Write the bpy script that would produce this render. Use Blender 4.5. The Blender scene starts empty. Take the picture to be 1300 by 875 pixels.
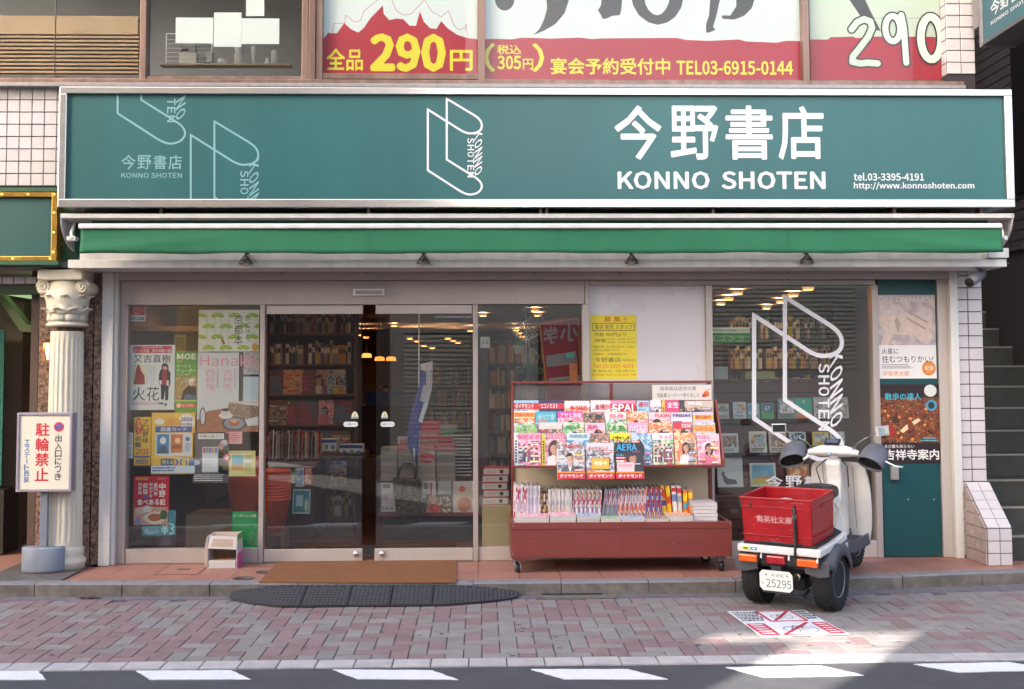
import bpy, math, random
from mathutils import Vector, Matrix
random.seed(11)
R = math.radians
SC = bpy.context.scene
COL = SC.collection

# ---------------- camera ----------------
CF, CU, CV = 1450.0, 650.0, 387.5
PITCH, YAW, ROLL = R(3.33), R(1.55), R(-0.22)
CPOS = Vector((0, -9.12, 1.58))
CM = Matrix.Rotation(-YAW, 3, 'Z') @ Matrix.Rotation(math.pi/2+PITCH, 3, 'X') @ Matrix.Rotation(ROLL, 3, 'Z')
cd = bpy.data.cameras.new('camera'); cam = bpy.data.objects.new('camera', cd); COL.objects.link(cam)
cam.matrix_world = Matrix.Translation(CPOS) @ CM.to_4x4()
cd.sensor_width = 36; cd.lens = CF/1300*36; cd.shift_y = -50/1300.0; cd.clip_end = 500; cd.clip_start = .05
SC.camera = cam

# ---------------- light ----------------
SUN_AZ = Vector((-.61, -.79)).normalized(); SUN_EL = R(28)
w = bpy.data.worlds.new('World'); SC.world = w; w.use_nodes = True
nt = w.node_tree; bg = nt.nodes['Background']; sky = nt.nodes.new('ShaderNodeTexSky')
sky.sky_type = 'NISHITA'; sky.sun_disc = False; sky.sun_elevation = SUN_EL
sky.sun_rotation = math.atan2(SUN_AZ.x, SUN_AZ.y) % (2*math.pi)
sky.air_density = 1.0; sky.dust_density = 4.5; sky.ozone_density = .2
nt.links.new(sky.outputs[0], bg.inputs[0]); bg.inputs[1].default_value = .15
sd = bpy.data.lights.new('sun', 'SUN'); sd.energy = 4.0; sd.angle = R(.55); sd.color = (1, .93, .82)
so = bpy.data.objects.new('sun', sd); COL.objects.link(so)
sdir = Vector((SUN_AZ.x*math.cos(SUN_EL), SUN_AZ.y*math.cos(SUN_EL), math.sin(SUN_EL)))
so.rotation_euler = sdir.to_track_quat('Z', 'Y').to_euler(); so.location = (-6, -8, 12)
SC.view_settings.view_transform = 'Standard'; SC.view_settings.look = 'None'
SC.view_settings.gamma = 1.0; SC.view_settings.exposure = 2.36
SC.render.engine = 'CYCLES'
SC.cycles.max_bounces = 7; SC.cycles.transparent_max_bounces = 14; SC.cycles.glossy_bounces = 3; SC.cycles.diffuse_bounces = 4
SC.cycles.caustics_reflective = False; SC.cycles.caustics_refractive = False
SC.cycles.sample_clamp_indirect = 6

# measured points of the photograph turned into positions in the place
def ray(u, v): return CM @ Vector(((u-CU)/CF, -(v-CV)/CF, -1))
def P(u, v, y=0.0):
    d = ray(u, v); t = (y-CPOS.y)/d.y; return CPOS + d*t
def G(u, v, z=0.0):
    d = ray(u, v); t = (z-CPOS.z)/d.z; return CPOS + d*t
def RC(u0, v0, u1, v1, y=0.0):
    m = (u0+u1)/2; n = (v0+v1)/2
    return P(u0, n, y).x, P(u1, n, y).x, P(m, v1, y).z, P(m, v0, y).z

# ---------------- materials ----------------
def lin(h):
    h = h.lstrip('#'); c = [int(h[i:i+2], 16)/255 for i in (0, 2, 4)]
    return tuple(x/12.92 if x <= .04045 else ((x+.055)/1.055)**2.4 for x in c)
def _nodes(name):
    m = bpy.data.materials.new(name); m.use_nodes = True
    return m, m.node_tree, m.node_tree.nodes['Principled BSDF']
_mc = {}
def mat(name, col, rough=.5, metal=0.0, var=0.0, scale=8.0, bump=0.0, bscale=60.0, stretch=None, objrand=0.0, col2=None, spec=.5, coat=0.0, detail=4, world=False):
    """plain surface with soft colour variation (var), fine relief (bump) and per object tint (objrand)"""
    if name in _mc: return _mc[name]
    m, t, b = _nodes(name); c = lin(col)
    b.inputs['Roughness'].default_value = rough; b.inputs['Metallic'].default_value = metal
    b.inputs['Specular IOR Level'].default_value = spec
    if coat: b.inputs['Coat Weight'].default_value = coat; b.inputs['Coat Roughness'].default_value = .08
    b.inputs['Base Color'].default_value = (*c, 1)
    tc = t.nodes.new('ShaderNodeTexCoord'); src = tc.outputs['Object']
    if world: src = t.nodes.new('ShaderNodeNewGeometry').outputs['Position']
    if stretch:
        mp = t.nodes.new('ShaderNodeMapping'); mp.inputs['Scale'].default_value = stretch
        t.links.new(src, mp.inputs[0]); src = mp.outputs[0]
    if var or col2:
        n = t.nodes.new('ShaderNodeTexNoise'); n.inputs['Scale'].default_value = scale; n.inputs['Detail'].default_value = detail
        n.inputs['Roughness'].default_value = .65
        t.links.new(src, n.inputs['Vector'])
        r = t.nodes.new('ShaderNodeValToRGB'); r.color_ramp.elements[0].position = .3; r.color_ramp.elements[1].position = .7
        a = lin(col2) if col2 else tuple(x*(1-var) for x in c)
        z = c if col2 else tuple(min(1, x*(1+var)) for x in c)
        r.color_ramp.elements[0].color = (*a, 1); r.color_ramp.elements[1].color = (*z, 1)
        t.links.new(n.outputs[0], r.inputs[0]); out = r.outputs[0]
        mr = t.nodes.new('ShaderNodeMapRange'); mr.inputs['To Min'].default_value = max(0.02, rough-.08); mr.inputs['To Max'].default_value = min(1, rough+.08)
        t.links.new(n.outputs[0], mr.inputs[0]); t.links.new(mr.outputs[0], b.inputs['Roughness'])
        if objrand:
            oi = t.nodes.new('ShaderNodeObjectInfo'); hs = t.nodes.new('ShaderNodeHueSaturation')
            q = t.nodes.new('ShaderNodeMapRange'); q.inputs['To Min'].default_value = 1-objrand; q.inputs['To Max'].default_value = 1+objrand
            t.links.new(oi.outputs['Random'], q.inputs[0]); t.links.new(q.outputs[0], hs.inputs['Value'])
            t.links.new(out, hs.inputs['Color']); out = hs.outputs[0]
        t.links.new(out, b.inputs['Base Color'])
    if bump:
        n2 = t.nodes.new('ShaderNodeTexNoise'); n2.inputs['Scale'].default_value = bscale; n2.inputs['Detail'].default_value = 3
        t.links.new(src, n2.inputs['Vector'])
        bp = t.nodes.new('ShaderNodeBump'); bp.inputs['Strength'].default_value = bump; bp.inputs['Distance'].default_value = .01
        t.links.new(n2.outputs[0], bp.inputs['Height']); t.links.new(bp.outputs[0], b.inputs['Normal'])
    _mc[name] = m; return m
def ink(h, rough=.42):
    k = 'print_'+h.lstrip('#')+('' if rough == .42 else '_%d' % int(rough*100))
    return mat(k, h, rough)
def grime(name, col, streak, rough=.35, metal=0.0, sx=30, sz=1.2, amt=.5):
    """painted or anodised surface with vertical rain streaks"""
    if name in _mc: return _mc[name]
    m, t, b = _nodes(name)
    b.inputs['Roughness'].default_value = rough; b.inputs['Metallic'].default_value = metal
    tc = t.nodes.new('ShaderNodeTexCoord'); mp = t.nodes.new('ShaderNodeMapping'); mp.inputs['Scale'].default_value = (sx, sx, sz)
    n = t.nodes.new('ShaderNodeTexNoise'); n.inputs['Scale'].default_value = 1; n.inputs['Detail'].default_value = 5
    r = t.nodes.new('ShaderNodeValToRGB'); r.color_ramp.elements[0].position = .38; r.color_ramp.elements[1].position = .38+.5*amt
    r.color_ramp.elements[0].color = (*lin(streak), 1); r.color_ramp.elements[1].color = (*lin(col), 1)
    t.links.new(tc.outputs['Object'], mp.inputs[0]); t.links.new(mp.outputs[0], n.inputs['Vector']); t.links.new(n.outputs[0], r.inputs[0])
    t.links.new(r.outputs[0], b.inputs['Base Color'])
    _mc[name] = m; return m
def photo(pal, cells=22.0):
    """printed picture: soft patches of a palette"""
    k = 'picture_'+'_'.join(p.lstrip('#') for p in pal)+'_%d' % cells
    if k in _mc: return _mc[k]
    m, t, b = _nodes(k); b.inputs['Roughness'].default_value = .4
    tc = t.nodes.new('ShaderNodeTexCoord'); oi = t.nodes.new('ShaderNodeObjectInfo')
    ad = t.nodes.new('ShaderNodeVectorMath'); ad.operation = 'ADD'
    t.links.new(tc.outputs['Object'], ad.inputs[0]); t.links.new(oi.outputs['Location'], ad.inputs[1])
    n0 = t.nodes.new('ShaderNodeTexNoise'); n0.inputs['Scale'].default_value = cells*.9; n0.inputs['Detail'].default_value = 3
    t.links.new(ad.outputs[0], n0.inputs['Vector'])
    r = t.nodes.new('ShaderNodeValToRGB'); e = r.color_ramp.elements
    while len(e) < len(pal): e.new(.5)
    for i, p in enumerate(pal):
        e[i].position = .3+.4*i/(len(pal)-1); e[i].color = (*lin(p), 1)
    t.links.new(n0.outputs[0], r.inputs[0]); t.links.new(r.outputs[0], b.inputs['Base Color'])
    _mc[k] = m; return m
def glass_mat(name, tint='#e8eeee', ior=1.72, rough=0.0, dirt=0.0, dirtcol='#b9a7a2', wave=0.0015):
    if name in _mc: return _mc[name]
    m = bpy.data.materials.new(name); m.use_nodes = True; t = m.node_tree
    for n in list(t.nodes): t.nodes.remove(n)
    o = t.nodes.new('ShaderNodeOutputMaterial'); tr = t.nodes.new('ShaderNodeBsdfTransparent'); gl = t.nodes.new('ShaderNodeBsdfGlossy')
    tr.inputs[0].default_value = (*lin(tint), 1); gl.inputs['Roughness'].default_value = rough; gl.inputs[0].default_value = (1, 1, 1, 1)
    f = t.nodes.new('ShaderNodeFresnel'); f.inputs[0].default_value = ior
    gm_ = t.nodes.new('ShaderNodeNewGeometry'); io = t.nodes.new('ShaderNodeMapRange'); io.inputs['To Min'].default_value = ior; io.inputs['To Max'].default_value = 1/ior
    t.links.new(gm_.outputs['Backfacing'], io.inputs[0]); t.links.new(io.outputs[0], f.inputs[0])
    mx = t.nodes.new('ShaderNodeMixShader'); t.links.new(f.outputs[0], mx.inputs[0]); t.links.new(tr.outputs[0], mx.inputs[1]); t.links.new(gl.outputs[0], mx.inputs[2])
    tc = t.nodes.new('ShaderNodeTexCoord')
    nw = t.nodes.new('ShaderNodeTexNoise'); nw.inputs['Scale'].default_value = 1.6; nw.inputs['Detail'].default_value = 1
    t.links.new(tc.outputs['Object'], nw.inputs['Vector'])
    bp = t.nodes.new('ShaderNodeBump'); bp.inputs['Strength'].default_value = wave; bp.inputs['Distance'].default_value = .3
    t.links.new(nw.outputs[0], bp.inputs['Height']); t.links.new(bp.outputs[0], gl.inputs['Normal'])
    last = mx.outputs[0]
    if dirt:
        df = t.nodes.new('ShaderNodeBsdfDiffuse'); df.inputs[0].default_value = (*lin(dirtcol), 1)
        n = t.nodes.new('ShaderNodeTexNoise'); n.inputs['Scale'].default_value = 3; n.inputs['Detail'].default_value = 6
        mr = t.nodes.new('ShaderNodeMapRange'); mr.inputs['From Min'].default_value = .35; mr.inputs['From Max'].default_value = .75
        mr.inputs['To Min'].default_value = dirt*.4; mr.inputs['To Max'].default_value = dirt
        t.links.new(tc.outputs['Object'], n.inputs['Vector']); t.links.new(n.outputs[0], mr.inputs[0])
        m2 = t.nodes.new('ShaderNodeMixShader'); t.links.new(mr.outputs[0], m2.inputs[0]); t.links.new(last, m2.inputs[1]); t.links.new(df.outputs[0], m2.inputs[2]); last = m2.outputs[0]
    t.links.new(last, o.inputs[0]); _mc[name] = m; return m
def glow(name, col, s):
    if name in _mc: return _mc[name]
    m, t, b = _nodes(name); b.inputs['Base Color'].default_value = (*lin(col), 1)
    b.inputs['Emission Color'].default_value = (*lin(col), 1); b.inputs['Emission Strength'].default_value = s
    _mc[name] = m; return m

# ---------------- geometry helpers ----------------
_tc = {}; _tn = {}; _keep = []
def dep(vs, i):
    n = _tn.get(id(vs)); return (i//n)*4e-5 if n else 0.0
try: FONT = bpy.data.fonts.load(bpy.utils.system_resource('DATAFILES')+'/fonts/Noto Sans CJK Regular.woff2')
except Exception: FONT = None
def text_geo(s, bold=0.0):
    k = (s, bold)
    if k in _tc: return _tc[k]
    c = bpy.data.curves.new('lettering', 'FONT'); c.body = s; c.resolution_u = 2
    if FONT and s.isascii(): c.font = FONT
    o = bpy.data.objects.new('lettering', c); m = bpy.data.meshes.new_from_object(o)
    vs = [(v.co.x, v.co.y) for v in m.vertices]; fs = [tuple(p.vertices) for p in m.polygons]
    bpy.data.objects.remove(o); bpy.data.curves.remove(c); bpy.data.meshes.remove(m)
    if bold:
        # heavier weight: the outline stamped several times around itself, each stamp a hair behind the last
        base, bf, n = vs, fs, len(vs); vs, fs = [], []; hh = [b for a, b in base]; bold = .58*bold*max(.5, max(hh)-min(hh))/.9
        for k in range(8):
            a = 2*math.pi*k/8; vs = vs+[(p+bold*math.cos(a), q+bold*math.sin(a)) for p, q in base]; fs = fs+[tuple(i+k*n for i in f) for f in bf]
        _tn[id(vs)] = n; _keep.append(vs)
    xs = [a for a, b in vs]; ys = [b for a, b in vs]
    r = (vs, fs, (min(xs), max(xs), min(ys), max(ys))); _tc[k] = r; return r
class MB:
    def __init__(s): s.v = []; s.f = []; s.m = []; s.mats = []; s.sm = []
    def mi(s, m):
        if m not in s.mats: s.mats.append(m)
        return s.mats.index(m)
    def add(s, vs, fs, m, smooth=False, M=None):
        b = len(s.v); i = s.mi(m)
        s.v += [tuple(M @ Vector(p)) if M is not None else tuple(p) for p in vs]
        for f in fs: s.f.append(tuple(b+k for k in f)); s.m.append(i); s.sm.append(smooth)
        return s
    def box(s, x0, x1, y0, y1, z0, z1, m, M=None):
        v = [(x0,y0,z0),(x1,y0,z0),(x1,y1,z0),(x0,y1,z0),(x0,y0,z1),(x1,y0,z1),(x1,y1,z1),(x0,y1,z1)]
        return s.add(v, [(3,2,1,0),(4,5,6,7),(0,1,5,4),(1,2,6,5),(2,3,7,6),(3,0,4,7)], m, M=M)
    def cbox(s, x0, x1, y0, y1, z0, z1, m, c=.004, M=None):
        """box whose front (low y) edges are chamfered"""
        v = [(x0,y1,z0),(x1,y1,z0),(x1,y1,z1),(x0,y1,z1),(x0,y0+c,z0),(x1,y0+c,z0),(x1,y0+c,z1),(x0,y0+c,z1),(x0+c,y0,z0+c),(x1-c,y0,z0+c),(x1-c,y0,z1-c),(x0+c,y0,z1-c)]
        return s.add(v, [(3,2,1,0),(0,1,5,4),(1,2,6,5),(2,3,7,6),(3,0,4,7),(4,5,9,8),(5,6,10,9),(6,7,11,10),(7,4,8,11),(8,9,10,11)], m, M=M)
    def prism(s, pts, h, m, axis='y', a0=0.0, M=None, smooth=False):
        """polygon pts extruded along an axis from a0 by h; axis y: pts=(x,z), z: pts=(x,y), x: pts=(y,z)"""
        n = len(pts)
        def q(p, a): return (p[0], a, p[1]) if axis == 'y' else ((p[0], p[1], a) if axis == 'z' else (a, p[0], p[1]))
        v = [q(p, a0) for p in pts]+[q(p, a0+h) for p in pts]
        s.add(v, [tuple(range(n)), tuple(range(2*n-1, n-1, -1))], m, M=M)
        b = len(s.v)-2*n; i = s.mi(m)
        for k in range(n):
            s.f.append((b+k, b+n+k, b+n+(k+1) % n, b+(k+1) % n)); s.m.append(i); s.sm.append(smooth)
        return s
    def lathe(s, prof, m, c=(0,0,0), n=20, M=None, smooth=True, sx=1.0, sy=1.0, cap=True):
        v = []; f = []
        for r, z in prof:
            for k in range(n):
                a = 2*math.pi*k/n; v.append((c[0]+sx*r*math.cos(a), c[1]+sy*r*math.sin(a), c[2]+z))
        for j in range(len(prof)-1):
            for k in range(n): f.append((j*n+k, j*n+(k+1) % n, (j+1)*n+(k+1) % n, (j+1)*n+k))
        if cap and prof[0][0] > 1e-5: f.append(tuple(range(n-1, -1, -1)))
        if cap and prof[-1][0] > 1e-5: f.append(tuple((len(prof)-1)*n+k for k in range(n)))
        return s.add(v, f, m, smooth, M)
    def tube(s, pts, r, m, n=8, M=None, caps=True):
        pts = [Vector(p) for p in pts]; rs = r if isinstance(r, (list, tuple)) else [r]*len(pts)
        v = []; f = []; up = None
        for i, p in enumerate(pts):
            d = (pts[min(i+1, len(pts)-1)]-pts[max(i-1, 0)]).normalized()
            if up is None: up = Vector((0,0,1)) if abs(d.z) < .9 else Vector((1,0,0))
            a = d.cross(up).normalized(); bb = a.cross(d).normalized(); up = bb
            for k in range(n):
                t = 2*math.pi*k/n; q = p+(a*math.cos(t)+bb*math.sin(t))*rs[i]; v.append(tuple(q))
        for i in range(len(pts)-1):
            for k in range(n): f.append((i*n+k, i*n+(k+1) % n, (i+1)*n+(k+1) % n, (i+1)*n+k))
        if caps: f.append(tuple(range(n-1, -1, -1))); f.append(tuple((len(pts)-1)*n+k for k in range(n)))
        return s.add(v, f, m, True, M)
    def ell(s, c, r, m, n=12, k=8, M=None):
        v = []; f = []
        for j in range(k+1):
            t = math.pi*j/k
            for i in range(n):
                a = 2*math.pi*i/n; v.append((c[0]+r[0]*math.sin(t)*math.cos(a), c[1]+r[1]*math.sin(t)*math.sin(a), c[2]+r[2]*math.cos(t)))
        for j in range(k):
            for i in range(n): f.append((j*n+i, (j+1)*n+i, (j+1)*n+(i+1) % n, j*n+(i+1) % n))
        return s.add(v, f, m, True, M)
    def text(s, st, x0, x1, z0, z1, y, m, bold=0.0, mirror=False, keep=False, M=None):
        vs, fs, (a, b, c, d) = text_geo(st, bold)
        if st in ('一', 'ー', '-', '・'): c, d = c-.35, d+.35
        sx, sz = (x1-x0)/(b-a), (z1-z0)/(d-c)
        if keep: q = min(sx, sz); x0 += ((x1-x0)-q*(b-a))/2; sx = sz = q
        if mirror: v = [(x0+(b-p)*sx, y-dep(vs, i), z0+(r-c)*sz) for i, (p, r) in enumerate(vs)]
        else: v = [(x0+(p-a)*sx, y-dep(vs, i), z0+(r-c)*sz) for i, (p, r) in enumerate(vs)]
        return s.add(v, fs, m, M=M)
    def build(s, name, parent=None, bevel=0.0, seg=2, auto=False, kind=None):
        me = bpy.data.meshes.new(name)
        o = bpy.data.objects.new(name, me); COL.objects.link(o)
        vs = s.v
        if parent is not None:
            o.parent = parent
            off = parent.get('_off')
            if off is not None: vs = [(a-off[0], b-off[1], c-off[2]) for a, b, c in vs]; o['_off'] = off
        me.from_pydata(vs, [], s.f)
        for m in s.mats: me.materials.append(m)
        me.polygons.foreach_set('material_index', s.m); me.polygons.foreach_set('use_smooth', s.sm); me.update()
        if bevel:
            md = o.modifiers.new('edge', 'BEVEL'); md.width = bevel; md.segments = seg; md.limit_method = 'ANGLE'; md.angle_limit = R(40)
        if kind: o['kind'] = kind
        return o
_labels = {}
def tag(o, label, cat, group=None):
    if len(label.split()) > 16: print('LONG', len(label.split()), label)
    if label in _labels and (group is None or _labels[label] != group): print('DUPLICATE LABEL:', label)
    _labels[label] = group
    o['label'] = label; o['category'] = cat
    if group: o['group'] = group
    return o
def thing(name, label, cat, loc=(0,0,0), rot=None, group=None, local=False):
    """an Empty at the thing's base; parts are given in world coordinates unless local"""
    o = bpy.data.objects.new(name, None); COL.objects.link(o); o.location = loc; o.empty_display_size = .1
    if rot: o.rotation_euler = rot
    if not local: o['_off'] = tuple(loc)
    return tag(o, label, cat, group)
def struct(mb, name, bevel=0.0): return mb.build(name, bevel=bevel, kind='structure')
def one(mb, name, label, cat, loc=None, group=None, bevel=0.0):
    """a thing that is one mesh; given in world coordinates, origin moved to loc"""
    if loc is not None: mb.v = [(a-loc[0], b-loc[1], c-loc[2]) for a, b, c in mb.v]
    o = mb.build(name, bevel=bevel)
    if loc is not None: o.location = loc
    return tag(o, label, cat, group)
def piece(name, me, loc, parent, rot=None, scale=None):
    """a copy sharing mesh data; loc in world coordinates"""
    o = bpy.data.objects.new(name, me); COL.objects.link(o)
    if parent is not None:
        o.parent = parent; off = parent.get('_off', (0,0,0)); loc = (loc[0]-off[0], loc[1]-off[1], loc[2]-off[2])
    o.location = loc
    if rot: o.rotation_euler = rot
    if scale: o.scale = scale
    return o
def mesh_of(mb, name='piece'):
    me = bpy.data.meshes.new(name); me.from_pydata(mb.v, [], mb.f)
    for m in mb.mats: me.materials.append(m)
    me.polygons.foreach_set('material_index', mb.m); me.polygons.foreach_set('use_smooth', mb.sm); me.update(); return me

# a printed sheet: layers are given in the measured coordinates of ref=(u0,v0,u1,v1)
def ell_pts(u0, v0, u1, v1, n=16):
    return [((u0+u1)/2+(u1-u0)/2*math.cos(2*math.pi*k/n), (v0+v1)/2+(v1-v0)/2*math.sin(2*math.pi*k/n)) for k in range(n)]
def layers_to(mb, layers, ref, x0, x1, z0, z1, y, step=.00004, M=None, mirror=False):
    u0, v0, u1, v1 = ref
    X = lambda u: x0+(u-u0)/(u1-u0)*(x1-x0)
    Z = lambda v: z1-(v-v0)/(v1-v0)*(z1-z0)
    for i, L in enumerate(layers):
        yy = y-step*(i+1); k = L[0]
        if k == 'r': a, b, c, d = L[1]; mb.add([(X(a),yy,Z(d)),(X(c),yy,Z(d)),(X(c),yy,Z(b)),(X(a),yy,Z(b))], [(0,1,2,3)], L[2], M=M)
        elif k == 'e': pts = ell_pts(*L[1]); mb.add([(X(a), yy, Z(b)) for a, b in pts], [tuple(range(len(pts)-1, -1, -1))], L[2], M=M)
        elif k == 'p': mb.add([(X(a), yy, Z(b)) for a, b in L[1]], [tuple(range(len(L[1])))], L[2], M=M)
        elif k == 't': a, b, c, d = L[2]; mb.text(L[1], X(a), X(c), Z(d), Z(b), yy, L[3], L[4] if len(L) > 4 else 0.0, mirror, False, M)
        elif k == 'v':
            a, b, c, d = L[2]; n = len(L[1]); h = (d-b)/n
            for j, ch in enumerate(L[1]):
                if ch == 'ー': L_ = X((a+c)/2); w__ = (X(c)-X(a))*.07; mb.add([(L_-w__,yy,Z(b+h*(j+.9))),(L_+w__,yy,Z(b+h*(j+.9))),(L_+w__,yy,Z(b+h*(j+.1))),(L_-w__,yy,Z(b+h*(j+.1)))], [(0,1,2,3)], L[3], M=M)
                elif ch == '。': mb.text(ch, X(a+(c-a)*.68), X(c), Z(b+h*(j+.38)), Z(b+h*(j+.10)), yy, L[3], 0, mirror, False, M)
                elif ch != ' ': mb.text(ch, X(a), X(c), Z(b+h*(j+.95)), Z(b+h*(j+.05)), yy, L[3], L[4] if len(L) > 4 else 0.0, mirror, False, M)
def poster(ref, y, paper, layers, name, label, cat, thick=.002, group=None):
    x0, x1, z0, z1 = RC(*ref, y)
    mb = MB(); mb.box(x0, x1, y, y+thick, z0, z1, paper); layers_to(mb, layers, ref, x0, x1, z0, z1, y)
    return one(mb, name, label, cat, ((x0+x1)/2, y, z0), group)
def tlines(u0, v0, u1, n, h, gap, col, seed=1, ragged=.3):
    """rows of tiny body text"""
    rn = random.Random(seed); out = []; v = v0
    for i in range(n):
        e = u1-(u1-u0)*ragged*rn.random() if ragged else u1; u = u0
        while u < e:
            q = u+h*(.6+rn.random()*1.6); out.append(('r', (u, v+h*.1*rn.random(), min(q, e), v+h*.9), col)); u = q+h*.35
        v += h+gap
    return out

# ================= street =================
M_asph = mat('asphalt', '#4b4b50', .9, var=.18, scale=5, bump=.9, bscale=260, detail=8)
M_paint = mat('road_paint', '#dcdce0', .7, col2='#cfced4', scale=30, bump=.3, bscale=200)
M_brg = mat('paver_grey', '#837d7c', .85, var=.17, scale=7, bump=.5, bscale=300, objrand=.09, world=True, detail=9)
M_brp = mat('paver_pink', '#826b6d', .85, var=.17, scale=7, bump=.5, bscale=300, objrand=.10, world=True, detail=9)
M_kerb = mat('kerb_concrete', '#a8a3a3', .85, var=.16, scale=9, bump=.4, bscale=250, objrand=.05, world=True, detail=8)
M_bed = mat('joint_sand', '#47424a', .95, var=.2, scale=30)
M_stepc = mat('step_concrete', '#837b75', .9, col2='#56514d', scale=9, bump=.8, bscale=160, objrand=.10, detail=9, world=True)
M_stept = mat('step_top_concrete', '#7c7a7e', .9, var=.15, scale=14, bump=.5, bscale=200, objrand=.06)
M_terra = mat('terracotta_tile', '#a27365', .5, col2='#8f6255', scale=2.2, bump=.12, bscale=120, objrand=.045, world=True, detail=9)
M_grout = mat('floor_grout', '#8c6154', .9)
M_nstone = mat('dark_paving_stone', '#6d6462', .45, col2='#524b4b', scale=60, bump=.1, bscale=200, objrand=.06)
M_dark = mat('dark_gap', '#1b1a1c', .8)

def lineY(us_vs, z):
    pts = [G(u, v, z) for u, v in us_vs]
    def f(x):
        if x <= pts[0].x: return pts[0].y
        for a, b in zip(pts, pts[1:]):
            if x <= b.x: return a.y+(b.y-a.y)*(x-a.x)/(b.x-a.x)
        a, b = pts[-2], pts[-1]; return b.y+(b.y-a.y)/(b.x-a.x)*(x-b.x)*.6
    return f
ZS = .095
KY0, KY1 = G(610, 845, 0).y, G(610, 835.5, 0).y           # road side and footway side of the kerb
stepY = lineY([(0, 741.5), (640, 740.5), (980, 736.3), (1140, 731.5), (1300, 725.5)], ZS)
guty = lineY([(0, 762.5), (640, 761), (980, 757.5), (1140, 754), (1300, 749.5)], 0)

b = MB(); b.add([(-40,-40,-.05),(40,-40,-.05),(40,40,-.05),(-40,40,-.05)], [(0,1,2,3)], M_asph); struct(b, 'ground')
b = MB(); N = 40
b.box(-30, 30, -9.0, KY0-.002, -.04, -.008, M_asph); struct(b, 'road')
for i, q in enumerate([[(-70,851.5),(46,851),(58.4,863.8),(-60,864.5)], [(172.6,852.4),(294,852),(318.5,863.3),(191.6,863.9)], [(422,850.8),(549,852),(581.5,863.8),(453.8,862.9)],
        [(674,850.5),(797,850.5),(848,863.3),(716,863.3)], [(921,848),(1042.8,846.4),(1096.9,858.2),(971,860.5)], [(1159.8,844),(1279.6,841.5),(1345,851),(1218,854.6)]]):
    z = -.008; pt = [G(u, v, z) for u, v in q]; b = MB()
    rn = random.Random(i)
    top = [];   # a slightly worn outline
    for a, c in zip(pt, pt[1:]+pt[:1]):
        for k in range(9):
            s = k/9; p = a.lerp(c, s); j = 0 if k == 0 else .004
            top.append((p.x+rn.uniform(-j, j), p.y+rn.uniform(-j, j)))
    b.prism(top, .004, M_paint, 'z', z+.0005); struct(b, 'road_marking')
# far side pavement and its kerb (behind the camera)
b = MB(); b.box(-30, 30, -10.9, -9.0, -.04, .1, M_stept); struct(b, 'far_pavement')

# footway pavers: herringbone, joint grid on the line that runs straight away from the viewer
sw = MB(); sw.box(-9, 12, KY1-.002, -.3, -.04, -.010, M_bed); side = struct(sw, 'sidewalk')
pit = .1028
def paver(w, h, m):
    q = MB(); x, y = w/2-.0028, h/2-.0028; c = .0035
    v = [(-x,-y,-.01),(x,-y,-.01),(x,y,-.01),(-x,y,-.01),(-x,-y,-.0022),(x,-y,-.0022),(x,y,-.0022),(-x,y,-.0022),(-x+c,-y+c,0),(x-c,-y+c,0),(x-c,y-c,0),(-x+c,y-c,0)]
    q.add(v, [(0,1,5,4),(1,2,6,5),(2,3,7,6),(3,0,4,7),(4,5,9,8),(5,6,10,9),(6,7,11,10),(7,4,8,11),(8,9,10,11)], m); return q
bm = {}
for o_, (w_, h_) in {'h': (2*pit, pit), 'v': (pit, 2*pit)}.items():
    for c_, m_ in {'g': M_brg, 'p': M_brp}.items(): bm[o_+c_] = paver(w_, h_, m_)
bme = {k: mesh_of(q, 'paver') for k, q in bm.items()}
cells = []; rb = random.Random(5)
for i in range(-44, 56):
    for j in range(0, 22):
        s = (i-j) % 4
        x0 = i*pit; y0 = KY1+.004+j*pit
        if s == 0: o_, cx, cy = 'h', x0+pit, y0+pit/2
        elif s == 3: o_, cx, cy = 'v', x0+pit/2, y0+pit
        else: continue
        if cy > guty(cx)+.03: continue
        if cy-(pit if o_ == 'v' else pit/2) < KY1-.01: continue
        pp = .60-.11*(cx+1.5); pp = max(.20, min(.64, pp))
        cl = 'p' if rb.random() < pp else 'g'
        cells.append((o_+cl, cx, cy, rb.uniform(-.0012, .0012), rb.uniform(-.006, .006)))
# the half pavers that close the pattern along the kerb
for i in range(-44, 56):
    if (i-0) % 4 == 2: cells.append(('cut', i*pit+pit/2, KY1+.004+pit/2, 0, 0))
cutm = {k: mesh_of(paver(pit, pit, m_), 'paver') for k, m_ in {'g': M_brg, 'p': M_brp}.items()}
def vis(x, y): return abs(x+.1) < (y+9.12)*.475
def dist(c): return (c[1])**2*.35+(c[2]+9.12)**2 + (0 if vis(c[1], c[2]) else 100)
cells.sort(key=dist)
rest = MB()
for n, (k, x, y, dz, rot) in enumerate(cells):
    if n < 300:
        me = cutm['gp'[rb.random() < .4]] if k == 'cut' else bme[k]
        piece('brick', me, (x, y, dz), side, (rb.uniform(-.004, .004), rb.uniform(-.004, .004), rot))
    else:
        q = bm[k] if k != 'cut' else paver(pit, pit, M_brp if rb.random() < .4 else M_brg)
        for f_ in [0]: rest.add(q.v, q.f, q.mats[0], M=Matrix.Translation((x, y, dz)) @ Matrix.Rotation(rot, 4, 'Z'))
r_ = rest.build('brick_paving', side); r_['kind'] = 'stuff'
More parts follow.
